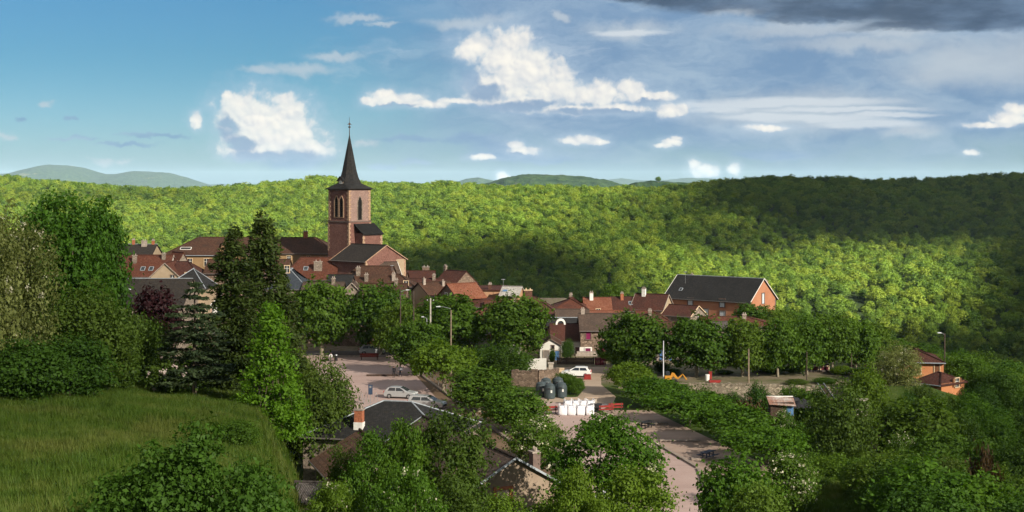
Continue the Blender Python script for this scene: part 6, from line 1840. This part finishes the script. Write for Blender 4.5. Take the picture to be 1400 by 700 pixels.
# ---------------------------------------------------------------- people
M['skin'] = plain('skin', (.42, .24, .16), .6, .08)
M['cloth_dark'] = plain('cloth_dark', (.020, .020, .024), .9, .2)
M['cloth_grey'] = plain('cloth_grey', (.18, .19, .23), .9, .2)
M['cloth_white'] = plain('cloth_white', (.74, .73, .72), .9, .08)
M['cloth_blue'] = plain('cloth_blue', (.045, .055, .085), .9, .2)
M['hair'] = plain('hair', (.035, .025, .018), .8, .2)
def person(label, x, y, z, rz, shirt, trouser, sit=False):
    me = bpy.data.meshes.new('person')
    if sit:
        J = {'pel': (0, 0, .50), 'bel': (0, -.02, .68), 'che': (0, -.01, .90), 'nec': (0, .02, 1.05), 'hed': (0, .05, 1.15), 'top': (0, .05, 1.27)}
        for s_, g in ((-1, 'l'), (1, 'r')):
            J.update({g + 'hip': (s_ * .10, .02, .50), g + 'kne': (s_ * .16, .45, .50), g + 'ank': (s_ * .17, .42, .09), g + 'toe': (s_ * .18, .60, .04),
                      g + 'sho': (s_ * .19, 0, .98), g + 'elb': (s_ * .25, .10, .72), g + 'wri': (s_ * .17, .33, .60), g + 'han': (s_ * .15, .42, .57)})
    else:
        J = {'pel': (0, 0, .93), 'bel': (0, .01, 1.08), 'che': (0, .0, 1.30), 'nec': (0, .01, 1.47), 'hed': (0, .03, 1.57), 'top': (0, .03, 1.69)}
        for s_, g in ((-1, 'l'), (1, 'r')):
            J.update({g + 'hip': (s_ * .10, 0, .92), g + 'kne': (s_ * .12, .04 - .05 * s_, .50), g + 'ank': (s_ * .13, -.02 + .06 * s_, .09), g + 'toe': (s_ * .16, .16 + .06 * s_, .04),
                      g + 'sho': (s_ * .19, 0, 1.40), g + 'elb': (s_ * .26, -.03, 1.13), g + 'wri': (s_ * .25, .10 + .04 * s_, .90), g + 'han': (s_ * .24, .14 + .04 * s_, .80)})
    rad = {'pel': (.155, .115), 'bel': (.14, .105), 'che': (.165, .115), 'nec': (.058, .058), 'hed': (.086, .098), 'top': (.055, .062)}
    for g in 'lr':
        rad.update({g + 'hip': (.09, .09), g + 'kne': (.062, .062), g + 'ank': (.042, .042), g + 'toe': (.038, .030), g + 'sho': (.064, .064), g + 'elb': (.044, .044), g + 'wri': (.030, .030), g + 'han': (.032, .020)})
    names = list(J); E = [('pel', 'bel'), ('bel', 'che'), ('che', 'nec'), ('nec', 'hed'), ('hed', 'top')]
    for g in 'lr': E += [('pel', g + 'hip'), (g + 'hip', g + 'kne'), (g + 'kne', g + 'ank'), (g + 'ank', g + 'toe'), ('che', g + 'sho'), (g + 'sho', g + 'elb'), (g + 'elb', g + 'wri'), (g + 'wri', g + 'han')]
    me.from_pydata([J[n] for n in names], [(names.index(a), names.index(b_)) for a, b_ in E], [])
    o = link('person', me)
    sk = o.modifiers.new('skin', 'SKIN')
    me.skin_vertices  # layer made by the modifier
    lay = me.skin_vertices[0] if len(me.skin_vertices) else None
    if lay:
        for i, n in enumerate(names):
            lay.data[i].radius = rad[n]; lay.data[i].use_root = (n == 'pel')
    sb = o.modifiers.new('smooth', 'SUBSURF'); sb.levels = 1; sb.render_levels = 1
    o.location = (x, y, z); o.rotation_euler = (0, 0, rz)
    # clothing and skin by height on the one body
    m, T, out = new_mat('person_look')
    sp = T.n('ShaderNodeSeparateXYZ'); T.put(sp.inputs[0], T.n('ShaderNodeTexCoord').outputs['Object'])
    waist = .60 if sit else .98; neck = J['nec'][2] + .03
    c_ = T.mix(T.ss(sp.outputs[2], waist - .005, waist + .005), trouser, shirt)
    c_ = T.mix(T.ss(sp.outputs[2], neck - .004, neck + .004), c_, (.42, .24, .16))
    bsdf(T, out, c_, .85, .15); me.materials.append(m)
    tag(o, label, 'person')
    b = Bm(); hx, hy, hz = J['hed']
    for i in range(5):
        for j in range(10):
            a0, a1 = j * math.pi / 5, (j + 1) * math.pi / 5; e0, e1 = i * .3, (i + 1) * .3
            q = lambda a, e: (hx + math.cos(a) * math.cos(e) * .100, hy - .015 + math.sin(a) * math.cos(e) * .112, hz + .035 + math.sin(e) * .105)
            b.quad(q(a0, e0), q(a1, e0), q(a1, e1), q(a0, e1))
    b.build('hair', 'hair', o, smooth=True)
    # face: eyes, nose, mouth, ears
    b = Bm()
    for s_ in (-1, 1): b.box((hx + s_ * .034, hy + .094, hz + .012), (.012, .008, .007))
    b.build('eyes', 'cloth_dark', o)
    b = Bm(); b.box((hx, hy + .104, hz - .018), (.012, .016, .024)); 
    for s_ in (-1, 1): b.box((hx + s_ * .090, hy, hz - .008), (.012, .022, .030))
    b.build('nose_and_ears', 'skin', o, bevel=.004)
    b = Bm()
    for s_, g in ((-1, 'l'), (1, 'r')):       # fingers and thumb
        w_ = Vector(J[g + 'han']); dr = (w_ - Vector(J[g + 'wri'])).normalized(); sd = dr.cross(Vector((1, 0, 0))).normalized()
        for k in range(4):
            p0 = w_ + sd * ((k - 1.5) * .019) - dr * .01; ln = (.075, .085, .08, .062)[k]
            b.tubep([p0, p0 + dr * ln * .5 + Vector((-s_ * .004, 0, 0)), p0 + dr * ln + Vector((-s_ * .018, 0, 0))], [.010, .009, .007], 6)
        p0 = w_ - dr * .05 + sd * .030
        b.tubep([p0, p0 + dr * .03 + sd * .022, p0 + dr * .06 + sd * .03], [.012, .010, .008], 6)
    b.build('fingers', 'skin', o)
    return o
x0, y0 = G(538.5, 517); person('man in dark clothes standing on the square, left of the pair', x0, y0, .03, .4, (.018, .018, .022), (.016, .016, .018))
x0, y0 = G(547.5, 515.5); person('man in pale grey jacket and dark trousers standing on the square', x0, y0, .03, 2.6, (.24, .25, .28), (.02, .022, .03))
x0, y0 = G(452.5, 493.5); person('person in a white shirt sitting at the far left of the square', x0, y0 - .1, .03, 2.9, (.74, .73, .72), (.04, .045, .06), True)
bx, by = x0, y0
# ---------------------------------------------------------------- benches, signs, racks on the square
M['bench_red'] = plain('bench_red', (.20, .032, .022), .6, .2)
M['sign_blue'] = plain('sign_blue', (.03, .05, .09), .5, .1)
M['steel'] = plain('steel', (.30, .31, .32), .45, .15, metal=.5)
def bench(label, x, y, L_, mat, rz=0, leg='timber', name='bench', h=.46, back=True):
    r = bpy.data.objects.new(name, None); COL.objects.link(r); r.location = (x, y, .03); r.rotation_euler = (0, 0, rz); tag(r, label, 'bench')
    b = Bm()
    for i in range(3): b.box((0, -.16 + i * .16, h), (L_ / 2, .068, .03))
    b.build('seat', mat, r, bevel=.008)
    if back:
        b = Bm()
        for i in range(3): b.box((0, .27 + i * .02, h + .16 + i * .17), (L_ / 2, .022, .07))
        b.build('backrest', mat, r, bevel=.008)
    for s_ in (-1, 1):
        b = Bm(); b.box((s_ * (L_ / 2 - .2), -.16, h / 2 - .016), (.05, .05, h / 2 - .016)); b.box((s_ * (L_ / 2 - .2), .2, h / 2 - .016), (.05, .05, h / 2 - .016)); b.box((s_ * (L_ / 2 - .2), .36, h + .16), (.045, .03, .40 if back else .02)); b.build('leg', leg, r)
    return r
x0, y0 = G(505, 492); bench('dark red wooden bench standing at the far edge of the square', x0, y0, 2.9, 'bench_red', math.pi * 0 + 3.14159)
bench('plain low bench under the person in the white shirt', bx, by + .02, 1.7, 'timber', 3.14159 + 2.9 - math.pi, back=False)
x0, y0 = G(459.5, 493.5)
b = Bm()
for i in range(10):
    a = i * math.pi / 5; b.box((x0 + .22 * math.cos(a), y0 + .22 * math.sin(a), .48), (.06, .022, .43), (Vector((-math.sin(a), math.cos(a), 0)), Vector((math.cos(a), math.sin(a), 0)), Vector((0, 0, 1))))
r = b.build('litter_bin', 'black_plastic'); tag(r, 'dark slatted litter bin beside the sitting person', 'litter bin')
b = Bm(); b.tubep([(x0, y0, .9), (x0, y0, .98)], [.27, .24], 12); b.build('rim', 'steel', r)
x0, y0 = G(506.5, 553)
r = bpy.data.objects.new('notice_board', None); COL.objects.link(r); r.location = (x0, y0, .03); tag(r, 'dark narrow notice board on a post at the near edge of the square', 'notice board')
b = Bm(); b.box((0, 0, 1.2), (.04, .04, 1.2)); b.build('post', 'steel', r)
b = Bm(); b.box((0, -.07, 1.85), (.27, .025, .62)); b.build('board', 'sign_blue', r, bevel=.01)
b = Bm(); b.box((0, -.102, 2.2), (.13, .006, .12)); b.build('notice_sheet', 'steel', r)
for px in (494, 500.5, 514):
    x0, y0 = G(px, 552)
    b = Bm(); b.tubep([(x0 - .3, y0, 0), (x0 - .12, y0, 1.25), (x0, y0, 1.5), (x0 + .12, y0, 1.25), (x0 + .3, y0, 0)], [.03] * 5, 6); b.tubep([(x0 - .2, y0, .6), (x0 + .2, y0, .6)], [.02, .02], 6)
    tag(b.build('bike_stand', 'steel'), {494: 'leftmost pointed metal bicycle stand at the near edge of the square', 500.5: 'pointed metal bicycle stand just left of the notice board', 514: 'pointed metal bicycle stand right of the notice board'}[px], 'bicycle stand', 'bicycle stands')
# railing along the right edge of the square
r = bpy.data.objects.new('railing', None); COL.objects.link(r); r.location = (xq(205), 205, 0); tag(r, 'low metal railing behind the two standing men along the square edge', 'railing')
off = Vector((xq(205), 205, 0))
b = Bm()
for z in (.5, .95): b.tubep([Vector((xq(214) + .6, 214, z)) - off, Vector((xq(186) + .6, 186, z)) - off], [.028, .028], 6)
b.build('rail', 'steel', r)
for i in range(11):
    y = 214 - 2.8 * i; b = Bm(); b.tubep([Vector((xq(y) + .6, y, 0)) - off, Vector((xq(y) + .6, y, 1.0)) - off], [.035, .035], 6); b.build('post', 'steel', r)

# ---------------------------------------------------------------- recycling bins, bulk bags and clutter by the road
M['bin_grey'] = plain('bin_grey', (.050, .066, .072), .55, .15)
M['bag_white'] = plain('bag_white', (.72, .71, .74), .85, .06)
M['red_paint'] = plain('red_paint', (.24, .026, .022), .5, .15)
M['orange_paint'] = plain('orange_paint', (.46, .21, .025), .6, .1)
M['paper'] = plain('paper', (.75, .74, .70), .8, .08)
def lathe(b, prof, n=20, c=(0, 0, 0)):
    for (r0, z0), (r1, z1) in zip(prof, prof[1:]):
        for i in range(n):
            a0, a1 = i * 2 * math.pi / n, (i + 1) * 2 * math.pi / n
            b.quad((c[0] + r0 * math.cos(a0), c[1] + r0 * math.sin(a0), c[2] + z0), (c[0] + r0 * math.cos(a1), c[1] + r0 * math.sin(a1), c[2] + z0), (c[0] + r1 * math.cos(a1), c[1] + r1 * math.sin(a1), c[2] + z1), (c[0] + r1 * math.cos(a0), c[1] + r1 * math.sin(a0), c[2] + z1))
def recycling(x, y, label):
    r = bpy.data.objects.new('recycling_bin', None); COL.objects.link(r); r.location = (x, y, .04); r.rotation_euler = (0, 0, rnd.uniform(-.2, .2)); tag(r, label, 'recycling bin', 'recycling bins by the stone wall')
    b = Bm(); lathe(b, [(.0, .0), (.66, .0), (.72, .12), (.74, 1.25), (.70, 1.5), (.60, 1.66)]); b.build('body', 'bin_grey', r, smooth=False)
    b = Bm(); lathe(b, [(.62, 1.66), (.63, 1.72), (.46, 1.86), (.2, 1.95), (.0, 1.97)]); b.build('lid', 'bin_grey', r)
    b = Bm(); b.box((-.1, -.72, 1.32), (.17, .05, .09)); b.build('slot', 'black_plastic', r)
    b = Bm(); b.box((.22, -.715, .98), (.10, .03, .17)); b.build('sticker', 'paper', r)
    b = Bm(); b.tubep([(-.2, 0, 1.9), (-.2, 0, 2.08), (.2, 0, 2.08), (.2, 0, 1.9)], [.025] * 4, 6); b.build('lifting_bar', 'steel', r)
for px, py, lab in ((751.5, 545, 'dark grey domed recycling bin at the front left of its group'), (767.5, 543.5, 'dark grey domed recycling bin at the front right of its group, against the hedge'),
                    (740, 542.5, 'dark grey domed recycling bin at the left end of its group, in the wall shade'), (746.5, 537, 'dark grey domed recycling bin in the back row behind the front left one'), (763, 536, 'dark grey domed recycling bin in the back row, tallest against the wall')):
    x0, y0 = G(px, py); recycling(x0, y0, lab)
def bulk_bag(x, y, s_, label, seed):
    rs = np.random.default_rng(seed)
    r = bpy.data.objects.new('bulk_bag', None); COL.objects.link(r); r.location = (x, y, .035); r.rotation_euler = (0, 0, rs.normal() * .12); tag(r, label, 'bulk bag', 'white bulk bags beside the road')
    n, k = 24, 9; V = []
    for j in range(k):
        t = j / (k - 1); z = t * 1.12 * s_
        bul = 1 + .10 * math.sin(math.pi * min(1, t * 1.15)) - .10 * max(0, t - .8) * 4
        for i in range(n):
            a = i * 2 * math.pi / n; c, q = math.cos(a), math.sin(a)
            e = .50 * s_ * bul / max(abs(c), abs(q)) ** .72
            e *= 1 + .025 * math.sin(5 * a + seed) + .02 * rs.normal()
            V.append((e * c, e * q, z + .03 * rs.normal() * (t > .7)))
    V += [(0, 0, 1.02 * s_), (0, 0, 0)]
    Q = [(j * n + i, j * n + (i + 1) % n, (j + 1) * n + (i + 1) % n, (j + 1) * n + i) for j in range(k - 1) for i in range(n)]
    Q += [((k - 1) * n + i, (k - 1) * n + (i + 1) % n, k * n) for i in range(n)] + [((i + 1) % n, i, k * n + 1) for i in range(n)]
    me = bpy.data.meshes.new('sack'); me.from_pydata(V, [], Q); me.polygons.foreach_set('use_smooth', np.ones(len(Q), bool)); me.materials.append(M['bag_white']); link('sack', me, r)
    for i in range(4):
        a = math.pi / 4 + i * math.pi / 2; c = Vector((math.cos(a), math.sin(a), 0)) * .60 * s_; d_ = Vector((-math.sin(a), math.cos(a), 0)) * .16
        b = Bm(); b.tubep([c - d_ + Vector((0, 0, .95 * s_)), c - d_ * .5 + Vector((0, 0, 1.32 * s_)), c + d_ * .5 + Vector((0, 0, 1.33 * s_)), c + d_ + Vector((0, 0, .95 * s_))], [.028] * 4, 5); b.build('strap', 'bag_white', r)
FR = ('leftmost white bulk bag of the front row', 'second white bulk bag of the front row, counted from the recycling bins', 'third white bulk bag of the front row, counted from the recycling bins', 'right end white bulk bag of the front row')
for i, px in enumerate((769.5, 781.5, 793.5, 806)):
    x0, y0 = G(px, 567.5); bulk_bag(x0, y0, 1.0, FR[i], 400 + i)
BK = ('white bulk bag in the back row, at its end near the recycling bins', 'white bulk bag in the middle of the back row, left one of two', 'white bulk bag in the middle of the back row, right one of two', 'white bulk bag in the back row, at its end near the black cart')
for i, px in enumerate((776.5, 787, 797, 807)):
    x0, y0 = G(px, 561); bulk_bag(x0, y0, 1.02, BK[i], 420 + i)
for px, py, lab in ((781, 553, 'pale stone picnic bench just behind the bulk bags'), (808.5, 552, 'pale stone picnic bench behind the black cart')):
    x0, y0 = G(px, py)
    r = bpy.data.objects.new('stone_table', None); COL.objects.link(r); r.location = (x0, y0, .035); tag(r, lab, 'table', 'stone tables by the drive')
    b = Bm(); b.box((0, 0, .78), (.85, .4, .06)); b.build('tabletop', 'paving_sand', r, bevel=.015)
    for s_ in (-1, 1): b = Bm(); b.box((s_ * .55, 0, .36), (.12, .3, .36)); b.build('leg', 'concrete', r)
x0, y0 = G(815, 563)
r = bpy.data.objects.new('hand_cart', None); COL.objects.link(r); r.location = (x0, y0, .035); tag(r, 'black hand cart standing right of the bulk bags', 'cart')
b = Bm()
b.prism([Vector((-.7, 0, .95)), Vector((.7, 0, .95)), Vector((.45, 0, .4)), Vector((-.5, 0, .4))], (0, -.4, 0), (0, .4, 0)); b.build('tub', 'black_plastic', r)
for s_ in (-1, 1):
    b = Bm(); b.prism([Vector((math.cos(i * math.pi / 7) * .3, 0, .3 + math.sin(i * math.pi / 7) * .3)) for i in range(14)], (0, s_ * .48 - .04, 0), (0, s_ * .48 + .04, 0)); b.build('wheel', 'tyre', r)
    b = Bm(); b.tubep([(.3, s_ * .3, .7), (1.3, s_ * .28, .9)], [.025, .025], 6); b.build('handle', 'steel', r)
def barrier(px, py, lab):
    x0, y0 = G(px, py)
    r = bpy.data.objects.new('barrier', None); COL.objects.link(r); r.location = (x0, y0, .035); r.rotation_euler = (0, 0, .15); tag(r, lab, 'barrier', 'red barriers beside the bulk bags')
    b = Bm(); b.box((0, 0, .8), (.9, .03, .12)); b.box((0, 0, .45), (.9, .028, .08)); b.build('board', 'red_paint', r)
    for s_ in (-1, 1):
        b = Bm(); b.box((s_ * .7, 0, .5), (.04, .035, .5)); b.box((s_ * .7, 0, .04), (.06, .35, .04)); b.build('leg', 'timber', r)
barrier(829, 565, 'red and dark barrier right of the black cart'); barrier(842, 562, 'red barrier at the start of the road kerb'); barrier(752, 566, 'dark red barrier left of the bulk bags')
x0, y0 = G(803, 519)
b = Bm(); b.prism([Vector((-.55, 0, 0)), Vector((.55, 0, 0)), Vector((.45, 0, .65)), Vector((-.4, 0, .65))], (x0, y0 - .35, .04), (x0, y0 + .35, .04)); r = b.build('waste_skip', 'red_paint', bevel=.03); tag(r, 'small red container at the rear of the white hatchback', 'container')
b = Bm(); b.box((x0, y0, .725), (.50, .38, .03)); b.build('lid', 'red_paint', r)
def picnic(px, py, lab, mat):
    x0, y0 = G(px, py)
    r = bpy.data.objects.new('picnic_table', None); COL.objects.link(r); r.location = (x0, y0, .05); r.rotation_euler = (0, 0, .9); tag(r, lab, 'picnic table', 'picnic tables under the spreading trees')
    b = Bm()
    for i in range(5): b.box((0, -.32 + i * .16, .75), (.95, .072, .025))
    b.build('tabletop', mat, r)
    for s_ in (-1, 1):
        b = Bm(); b.box((0, s_ * .68, .45), (.95, .13, .025)); b.build('seat', mat, r)
        b = Bm(); b.box((s_ * .65, 0, .40), (.04, .72, .045)); b.box((s_ * .65, .22, .36), (.04, .045, .36)); b.box((s_ * .65, -.22, .36), (.04, .045, .36)); b.build('leg', mat, r)
picnic(884, 586, 'dark picnic table beneath the far spreading trees', 'black_plastic')
picnic(968, 628, 'dark blue picnic table beneath the near spreading trees', 'cloth_blue')

# ---------------------------------------------------------------- excavator on the terrace
x0, y0 = wx(928, 197), 197
r = bpy.data.objects.new('excavator', None); COL.objects.link(r); r.location = (x0, y0, .03); r.scale = (.82, .82, .82); tag(r, 'orange mini excavator with folded arm behind the terrace wall', 'excavator')
b = Bm()
b.prism([Vector((-1.6, 0, .75)), Vector((-1.2, 0, 1.75)), Vector((-.75, 0, 1.6)), Vector((-.2, 0, .85)), Vector((-.4, 0, .6)), Vector((-1.0, 0, 1.1)), Vector((-1.25, 0, .65))], (0, -.16, 0), (0, .16, 0)); b.build('boom', 'orange_paint', r, bevel=.03)
b = Bm(); b.prism([Vector((-.35, 0, .7)), Vector((.55, 0, 1.45)), Vector((.75, 0, 1.35)), Vector((-.15, 0, .55))], (0, -.13, 0), (0, .13, 0)); b.build('arm', 'orange_paint', r, bevel=.03)
b = Bm(); b.prism([Vector((.55, 0, 1.5)), Vector((.8, 0, 1.4)), Vector((1.45, 0, .55)), Vector((1.2, 0, .45)), Vector((.95, 0, .85))], (0, -.25, 0), (0, .25, 0)); b.build('bucket', 'orange_paint', r, bevel=.03)
b = Bm(); b.box((-1.9, .1, .85), (.55, .55, .35)); b.build('body', 'orange_paint', r, bevel=.06)
b = Bm(); b.box((-1.9, .2, 1.55), (.35, .4, .35)); b.build('cab', 'glass', r, bevel=.05)
for s_ in (-1, 1):
    b = Bm(); b.prism([Vector((-1.0 + math.cos(i * math.pi / 8) * .22 + (.55 if math.cos(i * math.pi / 8) > 0 else -1.35) , 0, .22 + math.sin(i * math.pi / 8) * .22)) for i in range(16)], (0, s_ * .55 - .14, 0), (0, s_ * .55 + .14, 0)); b.build('track', 'tyre', r)
x0, y0 = wx(967, 199), 199
b = Bm(); lathe(b, [(0, 0), (.28, 0), (.32, .8), (.30, .86), (0, .9)], 14); o = b.build('drum', 'trim_white'); o.location = (x0, y0, .03); tag(o, 'small white drum standing in front of the dark barn', 'drum')
b = Bm(); b.box((wx(971, 200), 200, .60), (.22, .2, .5)); b.box((wx(971, 200), 200, 1.15), (.25, .23, .05)); tag(b.build('cabinet', 'red_paint', bevel=.02), 'narrow dark red cabinet in front of the dark barn', 'cabinet')
x0, y0 = wx(977, 197), 197
b = Bm(); b.prism([Vector((-.7, 0, 0)), Vector((.7, 0, 0)), Vector((.9, 0, .32)), Vector((-.9, 0, .32))], (x0, y0 - .35, .05), (x0, y0 + .35, .05)); r = b.build('trough', 'red_paint', bevel=.02); tag(r, 'low red trough on the grass before the barn', 'trough')

# ---------------------------------------------------------------- garden below the terrace
r = bpy.data.objects.new('rusty_shed', None); COL.objects.link(r); xs_, ys_ = wx(1070, 174), 174; zs_ = wz(567, 174); r.location = (xs_, ys_, zs_); tag(r, 'lean-to shed with rusty and white patched sheet roof in the garden', 'shed')
b = Bm(); b.box((0, 1.1, .35), (1.45, .9, 1.1)); b.build('wall', 'timber', r)
b = Bm(); b.box((.95, .18, .45), (.42, .03, .6)); b.build('door', 'shutter_blue', r)
b = Bm(); p4 = [Vector((-1.7, -.2, 1.35)), Vector((1.6, -.4, 1.15)), Vector((1.8, 2.3, 1.75)), Vector((-1.6, 2.4, 1.95))]
b.quad(*p4, uv=[(0, 0), (3.9, 0), (3.9, 3.2), (0, 3.2)]); b.quad(*[q - Vector((0, 0, .06)) for q in p4])
for i in range(4): b.quad(p4[i], p4[(i + 1) % 4], p4[(i + 1) % 4] - Vector((0, 0, .06)), p4[i] - Vector((0, 0, .06)))
b.build('roof', 'sheet_rusty', r)
b = Bm(); b.box((.1, 2.42, 1.90), (1.65, .1, .05)); b.build('ridge_flashing', 'trim_white', r)
def tarp(px, py, d, lab, mat, sx, sy, seed):
    rs = np.random.default_rng(seed); n = 14; V = []
    for j in range(n):
        for i in range(n):
            u, v = i / (n - 1) * 2 - 1, j / (n - 1) * 2 - 1
            V.append((u * sx, v * sy, .9 * (1 - (abs(u) ** 2.5)) * (1 - abs(v) ** 2.5) + .06 * rs.normal() - .02))
    me = mesh_from('tarpaulin', np.array(V), grid_faces(n, n), M[mat], True); o = link('tarpaulin', me); o.location = (wx(px, d), d, wz(py, d)); tag(o, lab, 'tarpaulin'); return o
tarp(1082, 552, 178, 'dark tarpaulin over a heap behind the rusty shed', 'black_plastic', 1.6, 1.0, 1); tarp(1098, 556, 176, 'dark tarpaulin over a heap, the nearer one right of the rusty shed', 'cloth_dark', 1.5, 1.0, 2)
r = bpy.data.objects.new('handrail', None); COL.objects.link(r); r.location = (wx(1122, 186), 186, wz(524, 186)); tag(r, 'slanting grey handrail with steps going down from the terrace', 'handrail')
e = Vector((wx(1137, 178), 178, wz(545, 178))) - r.location
for k in (-.4, .4):
    b = Bm(); b.tubep([Vector((k, 0, 0)), e + Vector((k, 0, 0))], [.07, .07], 6); b.build('rail', 'steel', r)
b = Bm()
for i in range(9): q = e * ((i + .5) / 9); b.box(q - Vector((0, 0, .15)), (.42, .32, .05))
b.build('steps', 'timber', r)
stone_wall('concrete_wall', [(wx(1168, 176), 176, wz(544, 176)), (wx(1187, 176), 176, wz(547, 176))], 2.2, 'short pale concrete wall in the bushes below the terrace end', 'concrete', .3, False)
h = House('garden_hut', 'low hut with flat reddish roof in the bushes of the slope', 'hut').front(1196, 1236, 575, 568, 165, 4, -3.4 - 2).walls('stone_brown').roof('tile_dark', gut=False)

# ---------------------------------------------------------------- poles and lamps
M['pole_wood'] = plain('pole_wood', (.22, .17, .12), .9, .25)
M['pole_dark'] = plain('pole_dark', (.075, .055, .042), .9, .25)
M['pole_concrete'] = plain('pole_concrete', (.46, .42, .36), .85, .12)
M['pole_white'] = plain('pole_white', (.62, .64, .66), .5, .08)
def pole(px, d, top, label, mat, r0=.13, z=0.0, arms=(), name='utility_pole', cat='pole', spool=0):
    r = bpy.data.objects.new(name, None); COL.objects.link(r); x = wx(px, d); r.location = (x, d, z); tag(r, label, cat)
    h = wz(top, d) - z
    b = Bm(); b.tubep([(0, 0, -.4), (0, 0, h * .5), (.01, 0, h)], [r0, r0 * .85, r0 * .68], 8); b.build('post', mat, r)
    for (dx, dz, ln) in arms:
        b = Bm(); b.tubep([(0, 0, h + dz), (dx * .6, 0, h + dz + .25), (dx, 0, h + dz + .3)], [.045, .04, .035], 6); a = b.build('arm', 'steel', r)
        b = Bm(); b.prism([Vector((-.08, 0, .06)), Vector((.08, 0, .10)), Vector((ln, 0, .05)), Vector((ln, 0, -.03)), Vector((-.08, 0, -.05))] if dx > 0 else [Vector((.08, 0, .06)), Vector((-.08, 0, .10)), Vector((-ln, 0, .05)), Vector((-ln, 0, -.03)), Vector((.08, 0, -.05))], (dx, -.15, h + dz + .3), (dx, .15, h + dz + .3)); b.build('lamp_head', 'pole_white', r)
    for i in range(spool):
        b = Bm(); b.box((0, 0, h - .35 - i * .5), (.55, .05, .05)); b.build('cross_arm', 'timber', r)
        for s_ in (-1, 1):
            b = Bm(); lathe(b, [(0, 0), (.05, 0), (.06, .08), (.04, .14), (0, .15)], 8, (s_ * .45, 0, h - .30 - i * .5)); b.build('insulator', 'pole_white', r)
pole(588.5, 206, 408, 'pale concrete pole in front of the wide dark plane tree, left of the lamp pole', 'pole_concrete', .15, spool=1)
pole(616.5, 204, 424, 'pale wooden pole carrying a street lamp in front of the wide dark plane tree', 'pole_wood', .14, arms=((-1.6, .2, .55),), name='street_lamp', cat='street lamp')
pole(565.5, 205, 398, 'dark wooden pole rising left of the concrete pole', 'pole_dark', .13)
pole(547.5, 215, 392, 'dark thin wooden pole at the far end of the clipped tree row', 'pole_dark', .11, arms=((.9, -.8, .45),), name='street_lamp', cat='street lamp')
pole(583.5, 209, 436, 'thin short lamp post beside the concrete pole', 'pole_white', .05, arms=((-.5, 0, .3),), name='street_lamp', cat='street lamp')
pole(907, 197, 466, 'white metal pole at the left of the terrace', 'pole_white', .09)
pole(1023.5, 196.5, 477, 'pale wooden pole on the terrace wall', 'pole_wood', .14)
pole(1103, 199, 481, 'thin dark pole in front of the terrace planes', 'pole_dark', .09)
pole(1164, 206, 478, 'thin dark pole near the right end of the terrace planes', 'pole_dark', .08)
pole(1291.5, 216, 456, 'dark pole with two lamp heads behind the orange house', 'pole_dark', .13, z=-6, arms=((-.6, -.2, .5),), name='street_lamp', cat='street lamp')
pole(153, 150, 397, 'thin grey lamp post in front of the brown slate roof', 'steel', .06, z=tz(wx(153, 150), 150), arms=((1.5, -.2, .5),), name='street_lamp', cat='street lamp')
# roof aerials
def aerial(px, top, bot, d, label):
    r = bpy.data.objects.new('aerial', None); COL.objects.link(r); r.location = (wx(px, d), d, wz(bot, d)); tag(r, label, 'aerial')
    h = wz(top, d) - wz(bot, d); b = Bm(); b.tubep([(0, 0, -.4), (0, 0, h)], [.035, .03], 6); b.build('mast', 'steel', r)
    b = Bm(); b.tubep([(-.1, -.5, h - .15), (.1, .7, h - .15)], [.02, .02], 5)
    for i in range(6): b.tubep([(-.35, -.4 + i * .2, h - .15), (.35, -.4 + i * .2, h - .15)], [.012, .012], 4)
    b.build('antenna', 'steel', r)
aerial(937, 371, 385, 312, 'roof aerial at the left end of the long pink building roof')
aerial(688, 381, 392, 256, 'roof aerial on the small pale sheet roofed house')
aerial(536, 362, 374, 258, 'roof aerial beside the brown roofed house right of the mossy roof')
